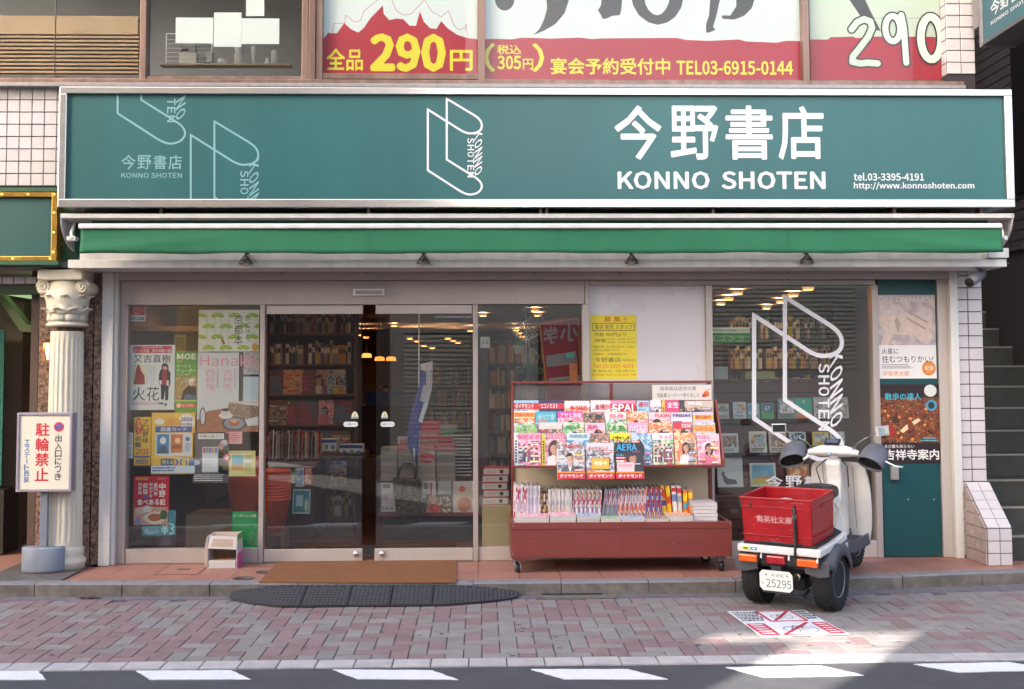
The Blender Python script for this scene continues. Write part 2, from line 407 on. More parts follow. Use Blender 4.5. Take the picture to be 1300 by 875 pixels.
# kerb stones, flush with the footway
kb = MB(); kb.box(-9, 12, KY0, KY1-.004, -.04, -.012, M_bed); kerb = struct(kb, 'kerb')
q = MB(); ks = .2068; x, y = ks/2-.003, (KY1-KY0)/2-.004; c = .004
q.add([(-x,-y,-.03),(x,-y,-.03),(x,y,-.03),(-x,y,-.03),(-x,-y,-.004),(x,-y,-.004),(x,y,-.004),(-x,y,-.004),(-x+c,-y+c,0),(x-c,-y+c,0),(x-c,y-c,0),(-x+c,y-c,0)],
      [(0,1,5,4),(1,2,6,5),(2,3,7,6),(3,0,4,7),(4,5,9,8),(5,6,10,9),(6,7,11,10),(7,4,8,11),(8,9,10,11)], M_kerb)
ksm = mesh_of(q, 'kerb_stone')
for i in range(-20, 24): piece('kerb_stone', ksm, (G(595.3, 840, 0).x+ks/2+i*ks, (KY0+KY1)/2, rb.uniform(.0, .003)), kerb, (0, 0, rb.uniform(-.004, .004)))
# gutter strip and step in front of the shops
g_ = MB(); xs = [-9+.5*k for k in range(43)]
for a, c_ in zip(xs, xs[1:]):
    g_.add([(a,guty(a),.004),(c_,guty(c_),.004),(c_,stepY(c_)+.02,.006),(a,stepY(a)+.02,.006),(a,guty(a),-.01),(c_,guty(c_),-.01)], [(0,1,2,3),(4,5,1,0)], mat('gutter_concrete', '#67636b', .9, var=.25, scale=12, bump=.6, bscale=150))
struct(g_, 'gutter')
st = MB()
for a, c_ in zip(xs, xs[1:]):
    st.prism([(a, stepY(a)+.03), (c_, stepY(c_)+.03), (c_, 1.0), (a, 1.0)], .122, M_grout, 'z', -.04)
step = struct(st, 'step')
x = -4.4; k = 0; rs_ = random.Random(3)
edge_w = .13
while x < 6.2:
    L = .62; x1 = x+L
    ya, yb = stepY(x+.003), stepY(x1-.003)
    q = MB(); c = .008
    P0 = [(x+.003, ya), (x1-.003, yb), (x1-.003, yb+edge_w), (x+.003, ya+edge_w)]
    h = ZS+rs_.uniform(-.002, .002)
    q.add([(P0[0][0],P0[0][1],-.02),(P0[1][0],P0[1][1],-.02),(P0[1][0],P0[1][1],h-c),(P0[0][0],P0[0][1],h-c)], [(0,1,2,3)], M_stepc)
    q.add([(P0[0][0],P0[0][1],h-c),(P0[1][0],P0[1][1],h-c),(P0[1][0],P0[1][1]+c,h),(P0[0][0],P0[0][1]+c,h)], [(0,1,2,3)], M_stept)
    q.add([(P0[0][0],P0[0][1]+c,h),(P0[1][0],P0[1][1]+c,h),(P0[2][0],P0[2][1],h),(P0[3][0],P0[3][1],h)], [(0,1,2,3)], M_stept)
    q.add([(P0[0][0],P0[0][1],-.02),(P0[0][0],P0[0][1],h-c),(P0[0][0],P0[0][1]+c,h),(P0[3][0],P0[3][1],h),(P0[3][0],P0[3][1],-.02)], [(0,1,2,3,4)], M_stepc)
    q.add([(P0[1][0],P0[1][1],-.02),(P0[1][0],P0[1][1],h-c),(P0[1][0],P0[1][1]+c,h),(P0[2][0],P0[2][1],h),(P0[2][0],P0[2][1],-.02)], [(4,3,2,1,0)], M_stepc)
    q.build('edge_stone', step); x = x1
# terracotta tiles; the shop's forecourt ends at a slanting line on the neighbour's side
LX = G(82, 741, ZS).x; LX2 = G(132, 712, ZS).x
tp = .300; ty0 = lambda xx: stepY(xx)+edge_w
for i in range(-12, 19):
    for j in range(0, 5):
        xa, xb = G(607, 725, ZS).x+i*tp+.002, G(607, 725, ZS).x+(i+1)*tp-.002
        ya, yb = .06-(j+1)*tp+.002, .06-j*tp-.002
        lo = max(ty0(xa), ty0(xb))+.001
        if yb < lo: continue
        ya2 = max(ya, lo) if ya < lo else ya
        la = LX+(LX2-LX)*((ya2-(-1.1))/1.1)*1.0
        m = M_terra
        if xb < LX: m = M_nstone
        if xb > LX and xa < LX: xa = LX+.001
        y_l, y_r = (max(ya, ty0(xa)+.001), max(ya, ty0(xb)+.001)) if ya < lo else (ya, ya)
        q = MB(); z = ZS-.001+rs_.uniform(-.0004, .0004); c = .002
        q.prism([(xa, y_l), (xb, y_r), (xb, yb), (xa, yb)], z-.082, m, 'z', .082)
        q.build('tile', step)
for (u0, v0, u1, v1) in []: pass
# access hatches let into the forecourt
def disc(u, v, rx, label):
    p = G(u, v, ZS); q = MB(); q.lathe([(rx+.006, 0), (rx+.006, .003), (rx, .003), (rx, .0015), (0, .0015)], mat('hatch_iron', '#57494a', .6, var=.2, scale=40), (0,0,0), 24)
    o = one(q, 'drain_cap', label, 'drain cap'); o.location = (p.x, p.y, ZS); return o
disc(309, 734.5, .072, 'round dark drain cap in the terracotta floor, the larger one by the doormat corner')
disc(336, 726.5, .062, 'small round drain cap nearly touching the brown doormat')
a = G(206, 717, ZS); c_ = G(256, 729.5, ZS); q = MB(); Mh = mat('hatch_joint', '#7a5b52', .6)
hx0, hx1, hy0, hy1 = G(197, 729.5, ZS).x, G(250, 729.5, ZS).x, c_.y, a.y
hz = ZS+.0005
hatch = thing('floor_hatch', 'square tiled inspection hatch set in the terracotta floor below the poster window', 'floor hatch', (hx0, hy0, hz))
for nm, (x0, x1, y0, y1) in {'a': (hx0,hx1,hy0,hy0+.008), 'b': (hx0,hx1,hy1-.008,hy1), 'c': (hx0,hx0+.008,hy0+.0085,hy1-.0085), 'd': (hx1-.008,hx1,hy0+.0085,hy1-.0085)}.items():
    q = MB(); q.box(x0, x1, y0, y1, hz, hz+.002, Mh); q.build('frame', hatch)
q = MB(); q.box(hx0+.0085, hx1-.0085, hy0+.0085, hy1-.0085, hz, hz+.0012, M_terra); q.build('cover_tile', hatch)
q = MB(); mx, my = (hx0+hx1)/2, (hy0+hy1)/2; q.box(mx-.05, mx+.05, my-.03, my+.03, hz+.001, hz+.0025, mat('hatch_iron', '#57494a')); q.build('lifting_plate', hatch)

# doormat
dm = [G(356, 711, ZS), G(580, 711, ZS), G(579.5, 740.8, ZS), G(328, 740.8, ZS)]
q = MB(); q.prism([(p.x, p.y) for p in (dm[3], dm[2], dm[1], dm[0])], .009, mat('doormat_coir', '#9a6743', .95, col2='#885836', scale=14, detail=9, bump=1.0, bscale=500), 'z', ZS+.001)
o = one(q, 'doormat', 'long plain brown doormat on the step in front of the sliding doors', 'doormat', (dm[3].x, dm[3].y, ZS), bevel=.003)
# rubber kerb ramp
M_rub = mat('black_rubber', '#2e2d31', .75, var=.25, scale=30)
ramp = thing('kerb_ramp', 'long black rubber ramp with treaded segments and tapering ends against the step', 'kerb ramp', (G(470,768,0).x, -1.4, 0))
ru = [(284, 322, 345), (385, 385, 385), (444, 444, 444), (497, 497, 497), (549, 549, 549), (620, 600, 598), (662, 0, 0)]
yB = G(470, 769.0, .01).y
segs = [(286, 386), (386, 444), (444, 497), (497, 549.5), (549.5, 660)]
M_rib = mat('rubber_rib', '#46464c', .6, var=.2, scale=30)
for si, (ua, ub) in enumerate(segs):
    q = MB(); rb_ = MB(); xa, xb = G(ua, 756, .05).x, G(ub, 756, .05).x
    n = 14
    def prof(x):
        # how far the slope reaches towards the street at x
        t = 1.0
        if si == 0: t = min(1, (x-xa)/(.42)) ; t = math.sqrt(max(.0, t))*.85+.15*t if t < 1 else 1
        if si == 4: t = min(1, (xb-x)/(.50)); t = math.sqrt(max(.0, t))*.85+.15*t if t < 1 else 1
        return t
    top, bot = [], []
    for k in range(n+1):
        xx = xa+.003+(xb-xa-.006)*k/n; ys = stepY(xx)-.004; t = prof(xx)
        yt = ys; yb_ = ys-.03-(ys-.03-yB)*t
        inset = .10*(1-t)
        top.append((xx, yt, max(.03, .088*(.35+.65*t)))); bot.append((xx, yb_, .016)); 
    for k in range(n):
        a, b_, c1, d = bot[k], bot[k+1], top[k+1], top[k]
        q.add([a, b_, c1, d, (a[0],a[1],.006), (b_[0],b_[1],.006), (c1[0],c1[1],.006), (d[0],d[1],.006)], [(0,1,2,3),(4,5,1,0),(6,7,3,2)], M_rub, False)
    q.add([bot[0], top[0], (top[0][0],top[0][1],.006), (bot[0][0],bot[0][1],.006)], [(0,1,2,3)], M_rub)
    q.add([bot[n], top[n], (top[n][0],top[n][1],.006), (bot[n][0],bot[n][1],.006)], [(0,1,2,3)], M_rub)
    q.build('ramp_segment', ramp)
    # raised treads
    xx = xa+.012; col_ = 0
    while xx < xb-.03:
        for r in range(8):
            f0 = (r+.25)/8.3; f1 = f0+.055
            kk = (xx-xa)/(xb-xa)*n; k0 = min(n-1, int(kk)); fr = kk-k0
            A = [bot[k0][i]*(1-fr)+bot[k0+1][i]*fr for i in range(3)]; B = [top[k0][i]*(1-fr)+top[k0+1][i]*fr for i in range(3)]
            if B[1]-A[1] < .04: continue
            if (r+col_) % 2 and r > 6: continue
            Z = lambda f, h: (A[1]+(B[1]-A[1])*f, A[2]+(B[2]-A[2])*f+h)
            y0, z0 = Z(f0, .0035); y1, z1 = Z(f1, .0035)
            rb_.add([(xx,y0,z0),(xx+.020,y0,z0),(xx+.020,y1,z1),(xx,y1,z1),(xx,y0,z0-.004),(xx+.020,y0,z0-.004)], [(0,1,2,3),(4,5,1,0)], M_rib)
        xx += .029; col_ += 1
    s_ = rb_.build('tread', ramp); s_['kind'] = 'stuff'
# drain slot by the step
a0, a1 = G(690, 762, .006).x, G(777, 762, .006).x; yy = stepY(.6)
dr = thing('gutter_drain', 'concrete gutter drain with a black slot under the step edge', 'drain', (a0, yy-.1, .006))
q = MB(); q.box(a0-.05, a1+.04, yy-.125, yy-.004, .0, .012, M_stepc); q.build('surround', dr, bevel=.003)
q = MB(); q.box(a0, a1-.05, yy-.03, yy-.006, .012, .020, M_dark); q.build('slot', dr)
q = MB(); q.box(a0-.01, a1-.03, yy-.10, yy-.045, .012, .017, mat('drain_steel', '#8b8689', .5, metal=.6)); q.build('cover_plate', dr)
# crumpled rag
p = G(114, 759, .01); q = MB(); rn = random.Random(2); vs = []
for j in range(7):
    for i in range(13):
        vs.append((p.x-.075+.15*i/12, p.y-.02+.04*j/6+rn.uniform(-.004, .004), .008+.012*math.sin(i*1.3+j)*math.sin(math.pi*i/12)*(1 if 0 < j < 6 else 0)+.006*rn.random()))
q.add(vs, [(j*13+i, j*13+i+1, (j+1)*13+i+1, (j+1)*13+i) for j in range(6) for i in range(12)], mat('leather_brown', '#41221f', .7), True)
one(q, 'rag', 'small dark brown scrap lying in the gutter', 'scrap', (p.x, p.y, .008))

# pavement notice stuck on the bricks
nz = .0035
def gp(pts): return [(G(u, v, nz).x, G(u, v, nz).y) for u, v in pts]
nT = [(923,776.5),(1021,774.6),(1079,805.6),(966.8,808.6)]
nq = [G(u, v, nz) for u, v in nT]
def bil(s, t):
    a = nq[0].lerp(nq[1], s); c = nq[3].lerp(nq[2], s); p = a.lerp(c, t); return (p.x, p.y)
def npoly(mb, pts, m, z): mb.add([(*bil(s, t), z) for s, t in pts], [tuple(range(len(pts)))], m)
q = MB(); Wp = mat('notice_white', '#cfd2d8', .6, var=.1, scale=30); Rd = ink('#b5213c', .5); Bk = ink('#26262c', .5)
q.prism([bil(0,1), bil(1,1), bil(1,0), bil(0,0)], .0016, Wp, 'z', nz)
z = nz+.0022
def nline(a, c, wd, m, zz=0):
    d = Vector((c[0]-a[0], c[1]-a[1])); nrm = Vector((-d.y, d.x)).normalized()*wd/2
    npoly(q, [(a[0]-nrm.x,a[1]-nrm.y),(c[0]-nrm.x,c[1]-nrm.y),(c[0]+nrm.x,c[1]+nrm.y),(a[0]+nrm.x,a[1]+nrm.y)], m, z+.0004+zz)
for (a, c) in [((.36,.03),(.80,.03)),((.80,.03),(.80,.45)),((.80,.45),(.36,.45)),((.36,.45),(.36,.03)),((.42,.42),(.74,.06))]: nline(a, c, .035, Rd)
rn = random.Random(8)
for r in range(6):
    xx = .03
    while xx < .30: ww = .02+.03*rn.random(); npoly(q, [(xx,.05+r*.065),(xx+ww,.05+r*.065),(xx+ww,.095+r*.065),(xx,.095+r*.065)], Bk, z); xx += ww+.012
for r in range(4):
    xx = .84
    while xx < .97: ww = .02+.02*rn.random(); npoly(q, [(xx,.05+r*.09),(xx+ww,.05+r*.09),(xx+ww,.11+r*.09),(xx,.11+r*.09)], Bk, z); xx += ww+.01
npoly(q, [(.02,.52),(.24,.52),(.24,.97),(.02,.97)], Rd, z); npoly(q, [(.80,.52),(.98,.52),(.98,.97),(.80,.97)], Rd, z)
for r in range(5):
    npoly(q, [(.05,.56+r*.08),(.20,.56+r*.08),(.20,.595+r*.08),(.05,.595+r*.08)], Wp, z+.0004); npoly(q, [(.83,.56+r*.08),(.95,.56+r*.08),(.95,.595+r*.08),(.83,.595+r*.08)], Wp, z+.0004)
nline((.28,.96), (.76,.52), .04, Rd); nline((.26,.96), (.50,.96), .03, Rd)
for cx_, cy_, rr in [(.50,.28,.06),(.64,.28,.06),(.45,.78,.085),(.66,.78,.085)]:
    for k in range(14): t0, t1 = 2*math.pi*k/14, 2*math.pi*(k+1)/14; nline((cx_+rr*math.cos(t0), cy_+rr*1.3*math.sin(t0)), (cx_+rr*math.cos(t1), cy_+rr*1.3*math.sin(t1)), .010, Bk, .0003)
for a, c in [((.50,.28),(.56,.18)),((.56,.18),(.64,.28)),((.45,.78),(.53,.63)),((.53,.63),(.66,.78)),((.50,.66),(.62,.66))]: nline(a, c, .010, Bk, .0003)
one(q, 'pavement_notice', 'white and red no bicycle parking notice stuck flat on the pavement bricks', 'pavement notice', (nq[0].x, nq[0].y, nz))

# chewing gum and small stains trodden into the pavers, grit in the gutter
q = MB(); rn = random.Random(21); Mgum = mat('gum_stain', '#4c4848', .8); Mgrit = mat('grit', '#8d857c', .9)
for k in range(90):
    x_, y_ = rn.uniform(-3.6, 3.9), rn.uniform(KY1+.02, -1.25)
    if y_ > guty(x_)-.03: continue
    r = rn.uniform(.006, .018); n = 8
    q.add([(x_+r*math.cos(2*math.pi*i/n)*rn.uniform(.8, 1.2), y_+r*.8*math.sin(2*math.pi*i/n)*rn.uniform(.8, 1.2), .0022) for i in range(n)], [tuple(range(n))], Mgum)
o = q.build('gum_stain', side); o['kind'] = 'stuff'
q = MB()
for k in range(500):
    x_ = rn.uniform(-4.2, 4.4); y_ = guty(x_)+rn.uniform(-.03, .09)*rn.random(); s_ = rn.uniform(.0015, .004); z_ = .0055
    q.add([(x_-s_, y_-s_, z_), (x_+s_, y_-s_, z_), (x_, y_+s_, z_), (x_, y_, z_+s_*1.2)], [(0,1,3),(1,2,3),(2,0,3)], Mgrit if k % 3 else Mgum)
o = q.build('gutter_grit'); o['kind'] = 'stuff'

# ================= bookshop building =================
M_alu = grime('pink_beige_aluminium', '#b2a7a2', '#aa9f9a', .38, .25, 5, .6, .6)
M_alul = grime('pale_aluminium', '#beb4ae', '#b6aca6', .4, .2, 5, .6, .6)
M_white = grime('white_steel', '#d6d3d0', '#c9c6c2', .45, 0, 9, .8, .5)
M_brown = grime('bronze_aluminium', '#8b7268', '#6f5a52', .35, .45, 10, .8, .6)
M_brownd = mat('bronze_dark', '#54463f', .4, metal=.3)
M_chrome = mat('polished_steel', '#d9d4d0', .22, metal=.9, var=.06, scale=3, stretch=(.6, 1, 8))
M_tile = mat('white_tile', '#c2bcbf', .16, var=.03, scale=20, bump=.03, bscale=30, objrand=.035, coat=.3)
M_tg = mat('tile_grout', '#322c31', .9, var=.2, scale=20)
M_granite = mat('brown_granite', '#a08270', .22, col2='#2c2324', scale=42, detail=3, objrand=.08)
M_teal = mat('teal_paint', '#10454a', .38, var=.06, scale=2, bump=.04)
G_shop = glass_mat('shop_glass', '#f4f7f6', 1.72, dirt=.012)
G_up = glass_mat('upper_glass', '#f4f6f6', 1.25, dirt=.015)
GZ = ZS
bld = thing('bookshop_building', 'two storey bookshop with glazed front and bronze framed windows over a wide teal sign', 'shop building', (0, .1, ZS))
def bar(u0, v0, u1, v1, y0, y1, m, name, parent=bld, bevel=.003, yr=None):
    x0, x1, z0, z1 = RC(u0, v0, u1, v1, y0 if yr is None else yr); b = MB(); b.box(x0, x1, y0, y1, z0, z1, m); return b.build(name, parent, bevel=bevel)
def xbar(x0, x1, z0, z1, y0, y1, m, name, parent=bld, bevel=.003):
    b = MB(); b.box(x0, x1, y0, y1, z0, z1, m); return b.build(name, parent, bevel=bevel)
def pane(u0, v0, u1, v1, y, m, parent, name='pane'):
    x0, x1, z0, z1 = RC(u0, v0, u1, v1, y); b = MB(); b.box(x0, x1, y, y+.008, z0, z1, m); return b.build(name, parent)
def X0(u, y=0, v=540): return P(u, v, y).x
def Z0(v, y=0, u=600): return P(u, v, y).z
zH0 = Z0(357, 0)           # top of the shopfront
zfl = ZS+.001
# jambs and header
xbar(X0(134), X0(148), zfl, zH0+.06, -.13, .10, M_white, 'corner_post')
xbar(X0(148)+.001, X0(152.5), zfl, zH0+.06, -.104, .10, M_white, 'corner_post')
xbar(X0(153), X0(163), zfl, Z0(387), -.05, .06, M_alu, 'door_frame')
xbar(X0(153), X0(742.5), Z0(387)+.001, zH0, -.052, .06, M_alu, 'header')
xbar(X0(739.5), X0(748.5), zfl, Z0(387)-.001, -.045, .06, M_alul, 'mullion')
xbar(X0(743), X0(748.5), Z0(387), zH0, -.044, .06, M_alul, 'mullion')
xbar(X0(897), X0(905), zfl, zH0-.04, -.045, .06, M_alul, 'mullion')
xbar(X0(749), X0(1113), zH0-.038, zH0, -.046, .06, M_alu, 'header')
xbar(X0(1108), X0(1116), zfl, zH0-.04, -.045, .06, M_alu, 'mullion')
xbar(X0(330.5), X0(336.5), zfl, Z0(387), -.045, .05, M_alu, 'mullion')
xbar(X0(600.5), X0(607), zfl, Z0(387), -.045, .05, M_alu, 'mullion')
# band above the shopfront
xbar(X0(134), X0(1216), zH0+.002, Z0(340)+.05, -.10, .3, M_alu, 'transom_panel')
# poster window sill
xbar(X0(163.5), X0(330), zfl, Z0(693), -.04, .05, M_alu, 'sill')
w1 = pane(163.5, 387, 330.5, 693, .0, G_shop, bld, 'window')
# header sensor
sn = xbar(X0(449), X0(489), Z0(376), Z0(367.5), -.085, -.053, mat('sensor_white', '#d8d5d3', .4), 'door_sensor', bevel=.004)
b = MB(); b.box(X0(452), X0(486), -.0875, -.0855, Z0(374.5), Z0(369.5), mat('sensor_dark', '#9c9797', .25)); b.build('sensor_lens', sn)
# sliding doors
for (a, c_, gx0, gx1, yy, side_) in [(337, 461, 340.5, 459.5, -.015, 1), (476.5, 600, 477.5, 599.5, -.02, -1)]:
    d = pane(gx0, 398.5, gx1, 695, yy, G_shop, bld, 'sliding_door')
    xbar(X0(a+.5), X0(c_-.5), Z0(398.5), Z0(387.5), yy-.015, yy+.02, M_alul, 'top_rail', d)
    xbar(X0(a), X0(c_), zfl+.004, Z0(695), yy-.018, yy+.022, M_alul, 'bottom_rail', d)
    ed = gx1 if side_ > 0 else gx0
    xbar(X0(ed-(.5 if side_ > 0 else -.2)), X0(ed+(.6 if side_ > 0 else -1.0))+.006, Z0(695), Z0(398.5), yy-.006, yy+.014, M_alu, 'stile', d) if False else None
    # finger lock, stickers
    ku = 452 if side_ > 0 else 485
    p = P(ku, 703, yy-.018); q = MB(); q.lathe([(.0, .0), (.018, .0), (.022, .012), (.022, .02), (0, .02)], M_chrome, (0,0,0), 14, Matrix.Translation((p.x, p.y-.02, p.z)) @ Matrix.Rotation(-math.pi/2, 4, 'X')); q.build('lock_cylinder', d)
    for (su0, sv0, su1, sv1, kind_) in [(446, 522.5, 455, 531.5, 0), (436, 535.5, 454.5, 542, 1)] if side_ > 0 else [(484, 522.5, 492.5, 531.5, 0), (483, 535.5, 501, 542, 1)]:
        x0, x1, z0, z1 = RC(su0, sv0, su1, sv1, yy); q = MB(); cx, cz = (x0+x1)/2, (z0+z1)/2; yq = yy-.0012
        if kind_ == 0:
            q.add([(cx+(x1-x0)/2*math.cos(t), yq, z0+(z1-z0)*max(0, math.sin(t))) for t in [math.pi*k/12 for k in range(13)]], [tuple(range(13))], ink('#c9d2b8'))
            q.add([(cx-.012, yq-.0004, z0+.015), (cx+.012, yq-.0004, z0+.015), (cx, yq-.0004, z1-.012)], [(0,1,2)], ink('#d0a53a'))
            q.box(x0+.004, x1-.004, yq-.0006, yq-.0004, z0+.002, z0+.010, ink('#3f74b5'))
        else:
            rr = (z1-z0)/2
            pts = [(x1-rr+rr*math.cos(t), cz+rr*math.sin(t)) for t in [-math.pi/2+math.pi*k/8 for k in range(9)]]+[(x0+rr+rr*math.cos(t), cz+rr*math.sin(t)) for t in [math.pi/2+math.pi*k/8 for k in range(9)]]
            q.add([(a_, yq, b_) for a_, b_ in pts], [tuple(range(len(pts)))], ink('#d6d9da'))
            q.text('←自動ドア' if side_ > 0 else '自動ドア→', x0+rr*.7, x1-rr*.7, cz-rr*.45, cz+rr*.45, yq-.0005, ink('#3b4045'))
        q.build('sticker', d)
# floor rail below the doors
xbar(X0(337), X0(600), ZS+.0005, ZS+.004, -.06, .05, mat('door_track', '#8a8280', .3, metal=.8), 'door_track', bevel=0)
# side window beside the doors (behind the rack), with its bottom rail
w2 = pane(607.5, 387.5, 739.5, 694, .0, G_shop, bld, 'window')
xbar(X0(607.2), X0(739.3), zfl, Z0(694)-.001, -.03, .04, M_alul, 'bottom_rail', w2)
b = MB(); b.box(X0(548), X0(598), -.0212, -.0206, Z0(404.5), Z0(401.5), ink('#b9b6c6')) ; 
b = MB(); b.text('Super Brand Bargain Tokyo', X0(552), X0(599), Z0(405), Z0(400.5), -.0214, ink('#b9b6c6'), 0, True); b.build('lettering', bld)
# white panel with its yellow notice
b = MB(); b.box(X0(748.8), X0(896.8), .0, .03, zfl, Z0(360)-.002, mat('white_panel', '#d3ced3', .28, var=.03, scale=1.5)); b.build('infill_panel', bld)
b = MB(); b.box(X0(607), X0(897), .5, .52, zfl, Z0(640), mat('cream_board', '#cdbb98', .6)); 
# right hand window
w3 = pane(905.3, 360.5, 1108, 690, .0, G_shop, bld, 'window')
xbar(X0(905.2), X0(1107.8), zfl, Z0(690)-.001, -.04, .05, M_alul, 'sill')
# teal panel door beside it
td = xbar(X0(1117), X0(1190.5), zfl+.003, Z0(351), -.03, .05, M_teal, 'panel_door')
q = MB(); p0 = P(1136, 601, -.06)
q.box(p0.x-.030, p0.x+.030, -.075, -.031, p0.z-.052, p0.z+.052, mat('lock_box', '#a59e97', .4, metal=.4)); q.build('lock_box', td, bevel=.006)
q = MB()
for k in range(3):
    pa = P(1120+k*33, 634, -.031); q.lathe([(0,0),(.006,0),(.006,.002),(0,.002)], M_alul, (0,0,0), 8, Matrix.Translation((pa.x, pa.y, pa.z)) @ Matrix.Rotation(math.pi/2, 4, 'X'))
q.build('screw', td)
xbar(X0(1191), X0(1203), zfl, Z0(348), -.05, .08, M_alul, 'door_frame')
xbar(X0(1203.3), X0(1213.5), zfl, Z0(341), -.106, .10, M_white, 'corner_post')
# structural core behind the signs, roof slabs (seen from the street and blocking the sun)
M_core = mat('core_render', '#6b6462', .9)
xbar(-3.9, 4.05, 2.62, 3.98, .06, .30, M_core, 'wall', bevel=0)
xbar(-6.0, 4.05, 5.6, 9.5, .02, .30, mat('upper_wall_render', '#b3aaa4', .9, var=.08, scale=2), 'wall', bevel=0)
xbar(-6.0, 4.05, 9.5, 9.6, .02, 8.0, M_core, 'roof', bevel=0)

# granite facing left of the shopfront
zg = [Z0(718, -.1), Z0(625), Z0(530), Z0(437), Z0(343)]
for (ua, ub, yy) in [(47, 116, -.10), (117, 133.5, -.10)]:
    for k in range(4):
        q = MB(); c = .003; q.cbox(X0(ua, yy)+.0015, X0(ub, yy)-.0015, yy, .1, (zg[k] if k else ZS+.002)+.0015, zg[k+1]-.0015, M_granite, .003); q.build('granite_slab', bld)
# upper storey: bronze windows
YU = .02
zs0, zs1 = Z0(110.5, -.05), Z0(103, -.05)
xbar(-5.2, X0(1222, -.1, 100), zs0-.03, zs0, -.16, .1, mat('ledge_flashing', '#8e8a8c', .4, metal=.5, var=.15, scale=20), 'ledge')
xbar(-5.2, X0(1222, -.06, 100), zs0+.001, zs1, -.09, .1, M_brown, 'sill')
def ubar(u0, u1, v0, v1, name='frame', y0=-.05, m=M_brown, parent=bld): return bar(u0, v0, u1, v1, y0, .08, m, name, parent)
TOPV = -120
wins = [(-60, 178, 99), (186, 383, 97), (410, 606, 93.5), (616, 1018, 101), (1027, 1213.5, 102)]
upw = []
for (a, c_, bt) in wins:
    w_ = pane(a+.5, TOPV, c_-.5, bt, YU, G_up, bld, 'upper_window'); upw.append(w_)
    bar(a-1, bt, c_+1, bt+7, -.035, .07, M_brown, 'bottom_rail', w_)
for (a, c_) in [(178.5, 186), (606.5, 616), (1018, 1026.5)]: ubar(a, c_, TOPV, 103)
ubar(383.5, 392, TOPV, 103); ubar(392.4, 400.5, TOPV, 103, y0=-.07); ubar(401, 409.5, TOPV, 103)
ubar(1214, 1222, TOPV, 103, m=M_brown)
bar(70, TOPV, 71.2, 99, .031, .05, M_brown, 'glazing_bar')
xbar(-5.2, X0(1222, -.05, 60), Z0(TOPV, -.05), 5.6, -.05, .1, M_brown, 'head_rail')

# white tile facing: left strip and right pier
def tile_field(x0, x1, z0, z1, nx, nz, y, parent, th=.012, name='tile'):
    dx, dz = (x1-x0)/nx, (z1-z0)/nz; q = MB(); q.cbox(0, dx-.0065, 0, th, 0, dz-.0065, M_tile, .003); me = mesh_of(q, 'tile')
    rn = random.Random(int(x0*100))
    for i in range(nx):
        for j in range(nz): piece(name, me, (x0+i*dx+.0025, y-th+rn.uniform(0, .0012), z0+j*dz+.0025), parent)
tw = thing('tiled_wall', 'white square tiled wall strip above the green neighbouring shop sign', 'tiled wall', (-4.2, -.06, Z0(240)))
yt = -.06; zt1 = Z0(111.5, yt, 40); zt0 = Z0(239, yt, 40); xt1 = P(88, 180, yt).x
q = MB(); q.box(xt1-12*.0972, xt1, yt, .06, zt0-.02, zt1, M_tg); q.build('grout_bed', tw)
tile_field(xt1-12*.0972, xt1, zt1-8*.0985, zt1-.001, 12, 8, yt-.001, tw)
pier = thing('tiled_pier', 'tall white tiled pier between the teal door and the dark staircase', 'tiled pier', (X0(1232), -.1, ZS))
yp = -.075; px0 = X0(1213.5, yp); px1 = P(1249.5, 500, yp).x
q = MB(); q.box(px0+.002, px1-.003, yp, .5, ZS, 5.7, M_tg); q.build('grout_bed', pier)
pz0 = ZS+.02; npz = 34; dzp = .0965
tile_field(px0, px1, pz0, pz0+npz*dzp, 2, npz, yp-.001, pier)
xbar(X0(1213.8), px0+.04, ZS+.004, Z0(337), -.05, .4, M_alul, 'wall_end')
# left return of the pier above the sign, right return by the stairs
q = MB(); q.cbox(0, .092, 0, .012, 0, .0915, M_tile, .003); tme = mesh_of(q, 'tile')
for j in range(55):
    if pz0+j*dzp > 3.95: piece('tile', tme, (px0-.0, yp+.10, pz0+j*dzp), pier, (0, 0, -math.pi/2))
tile_field(px0, px1, pz0+40*dzp, pz0+54*dzp, 2, 14, yp-.001, pier)
for j in range(0, 30):
    for k in range(2): piece('tile', tme, (px1, yp+k*.0965, pz0+j*dzp), pier, (0, 0, math.pi/2))
# low tiled wing wall with a sloping top
ws = thing('tiled_wing_wall', 'low white tiled wing wall with a sloping top at the foot of the staircase', 'wing wall', (X0(1248), -.5, ZS))
y_f = G(1262, 717, ZS).y-.05            # front face
xa, xb = G(1249, 716.5, ZS).x, G(1282, 717, ZS).x
zl = P(1264, 671.5, y_f).z; zh = P(1235, 613.5, yp-.014).z
prof = [(y_f, ZS), (y_f, zl), (yp-.016, zh), (yp-.016, ZS)]
q = MB(); q.prism([(yp-.016, ZS), (y_f, ZS), (y_f, zl), (yp-.016, zh)], xb-xa, M_tg, 'x', xa); q.build('grout_bed', ws)
# front tiles
nx = 2; dx = (xb-xa)/nx; nz_ = 3; dz = (zl-ZS)/nz_
q = MB(); q.cbox(0, dx-.005, 0, .011, 0, dz-.005, M_tile, .003); me = mesh_of(q, 'tile')
for i in range(nx):
    for j in range(nz_): piece('tile', me, (xa+i*dx+.0025, y_f-.0115, ZS+j*dz+.003), ws)
# sloping top tiles
sl = Vector((0, yp-.016-y_f, zh-zl)); Ls = sl.length; n_s = 5; ds = Ls/n_s; ang = math.atan2(sl.z, sl.y)
q = MB(); q.box(0, dx-.005, 0, ds-.005, 0, .011, M_tile); me = mesh_of(q, 'tile')
for i in range(nx):
    for j in range(n_s):
        o = Vector((xa+i*dx+.0025, y_f, zl))+sl.normalized()*(j*ds+.0025)
        piece('tile', me, o, ws, (ang, 0, 0))
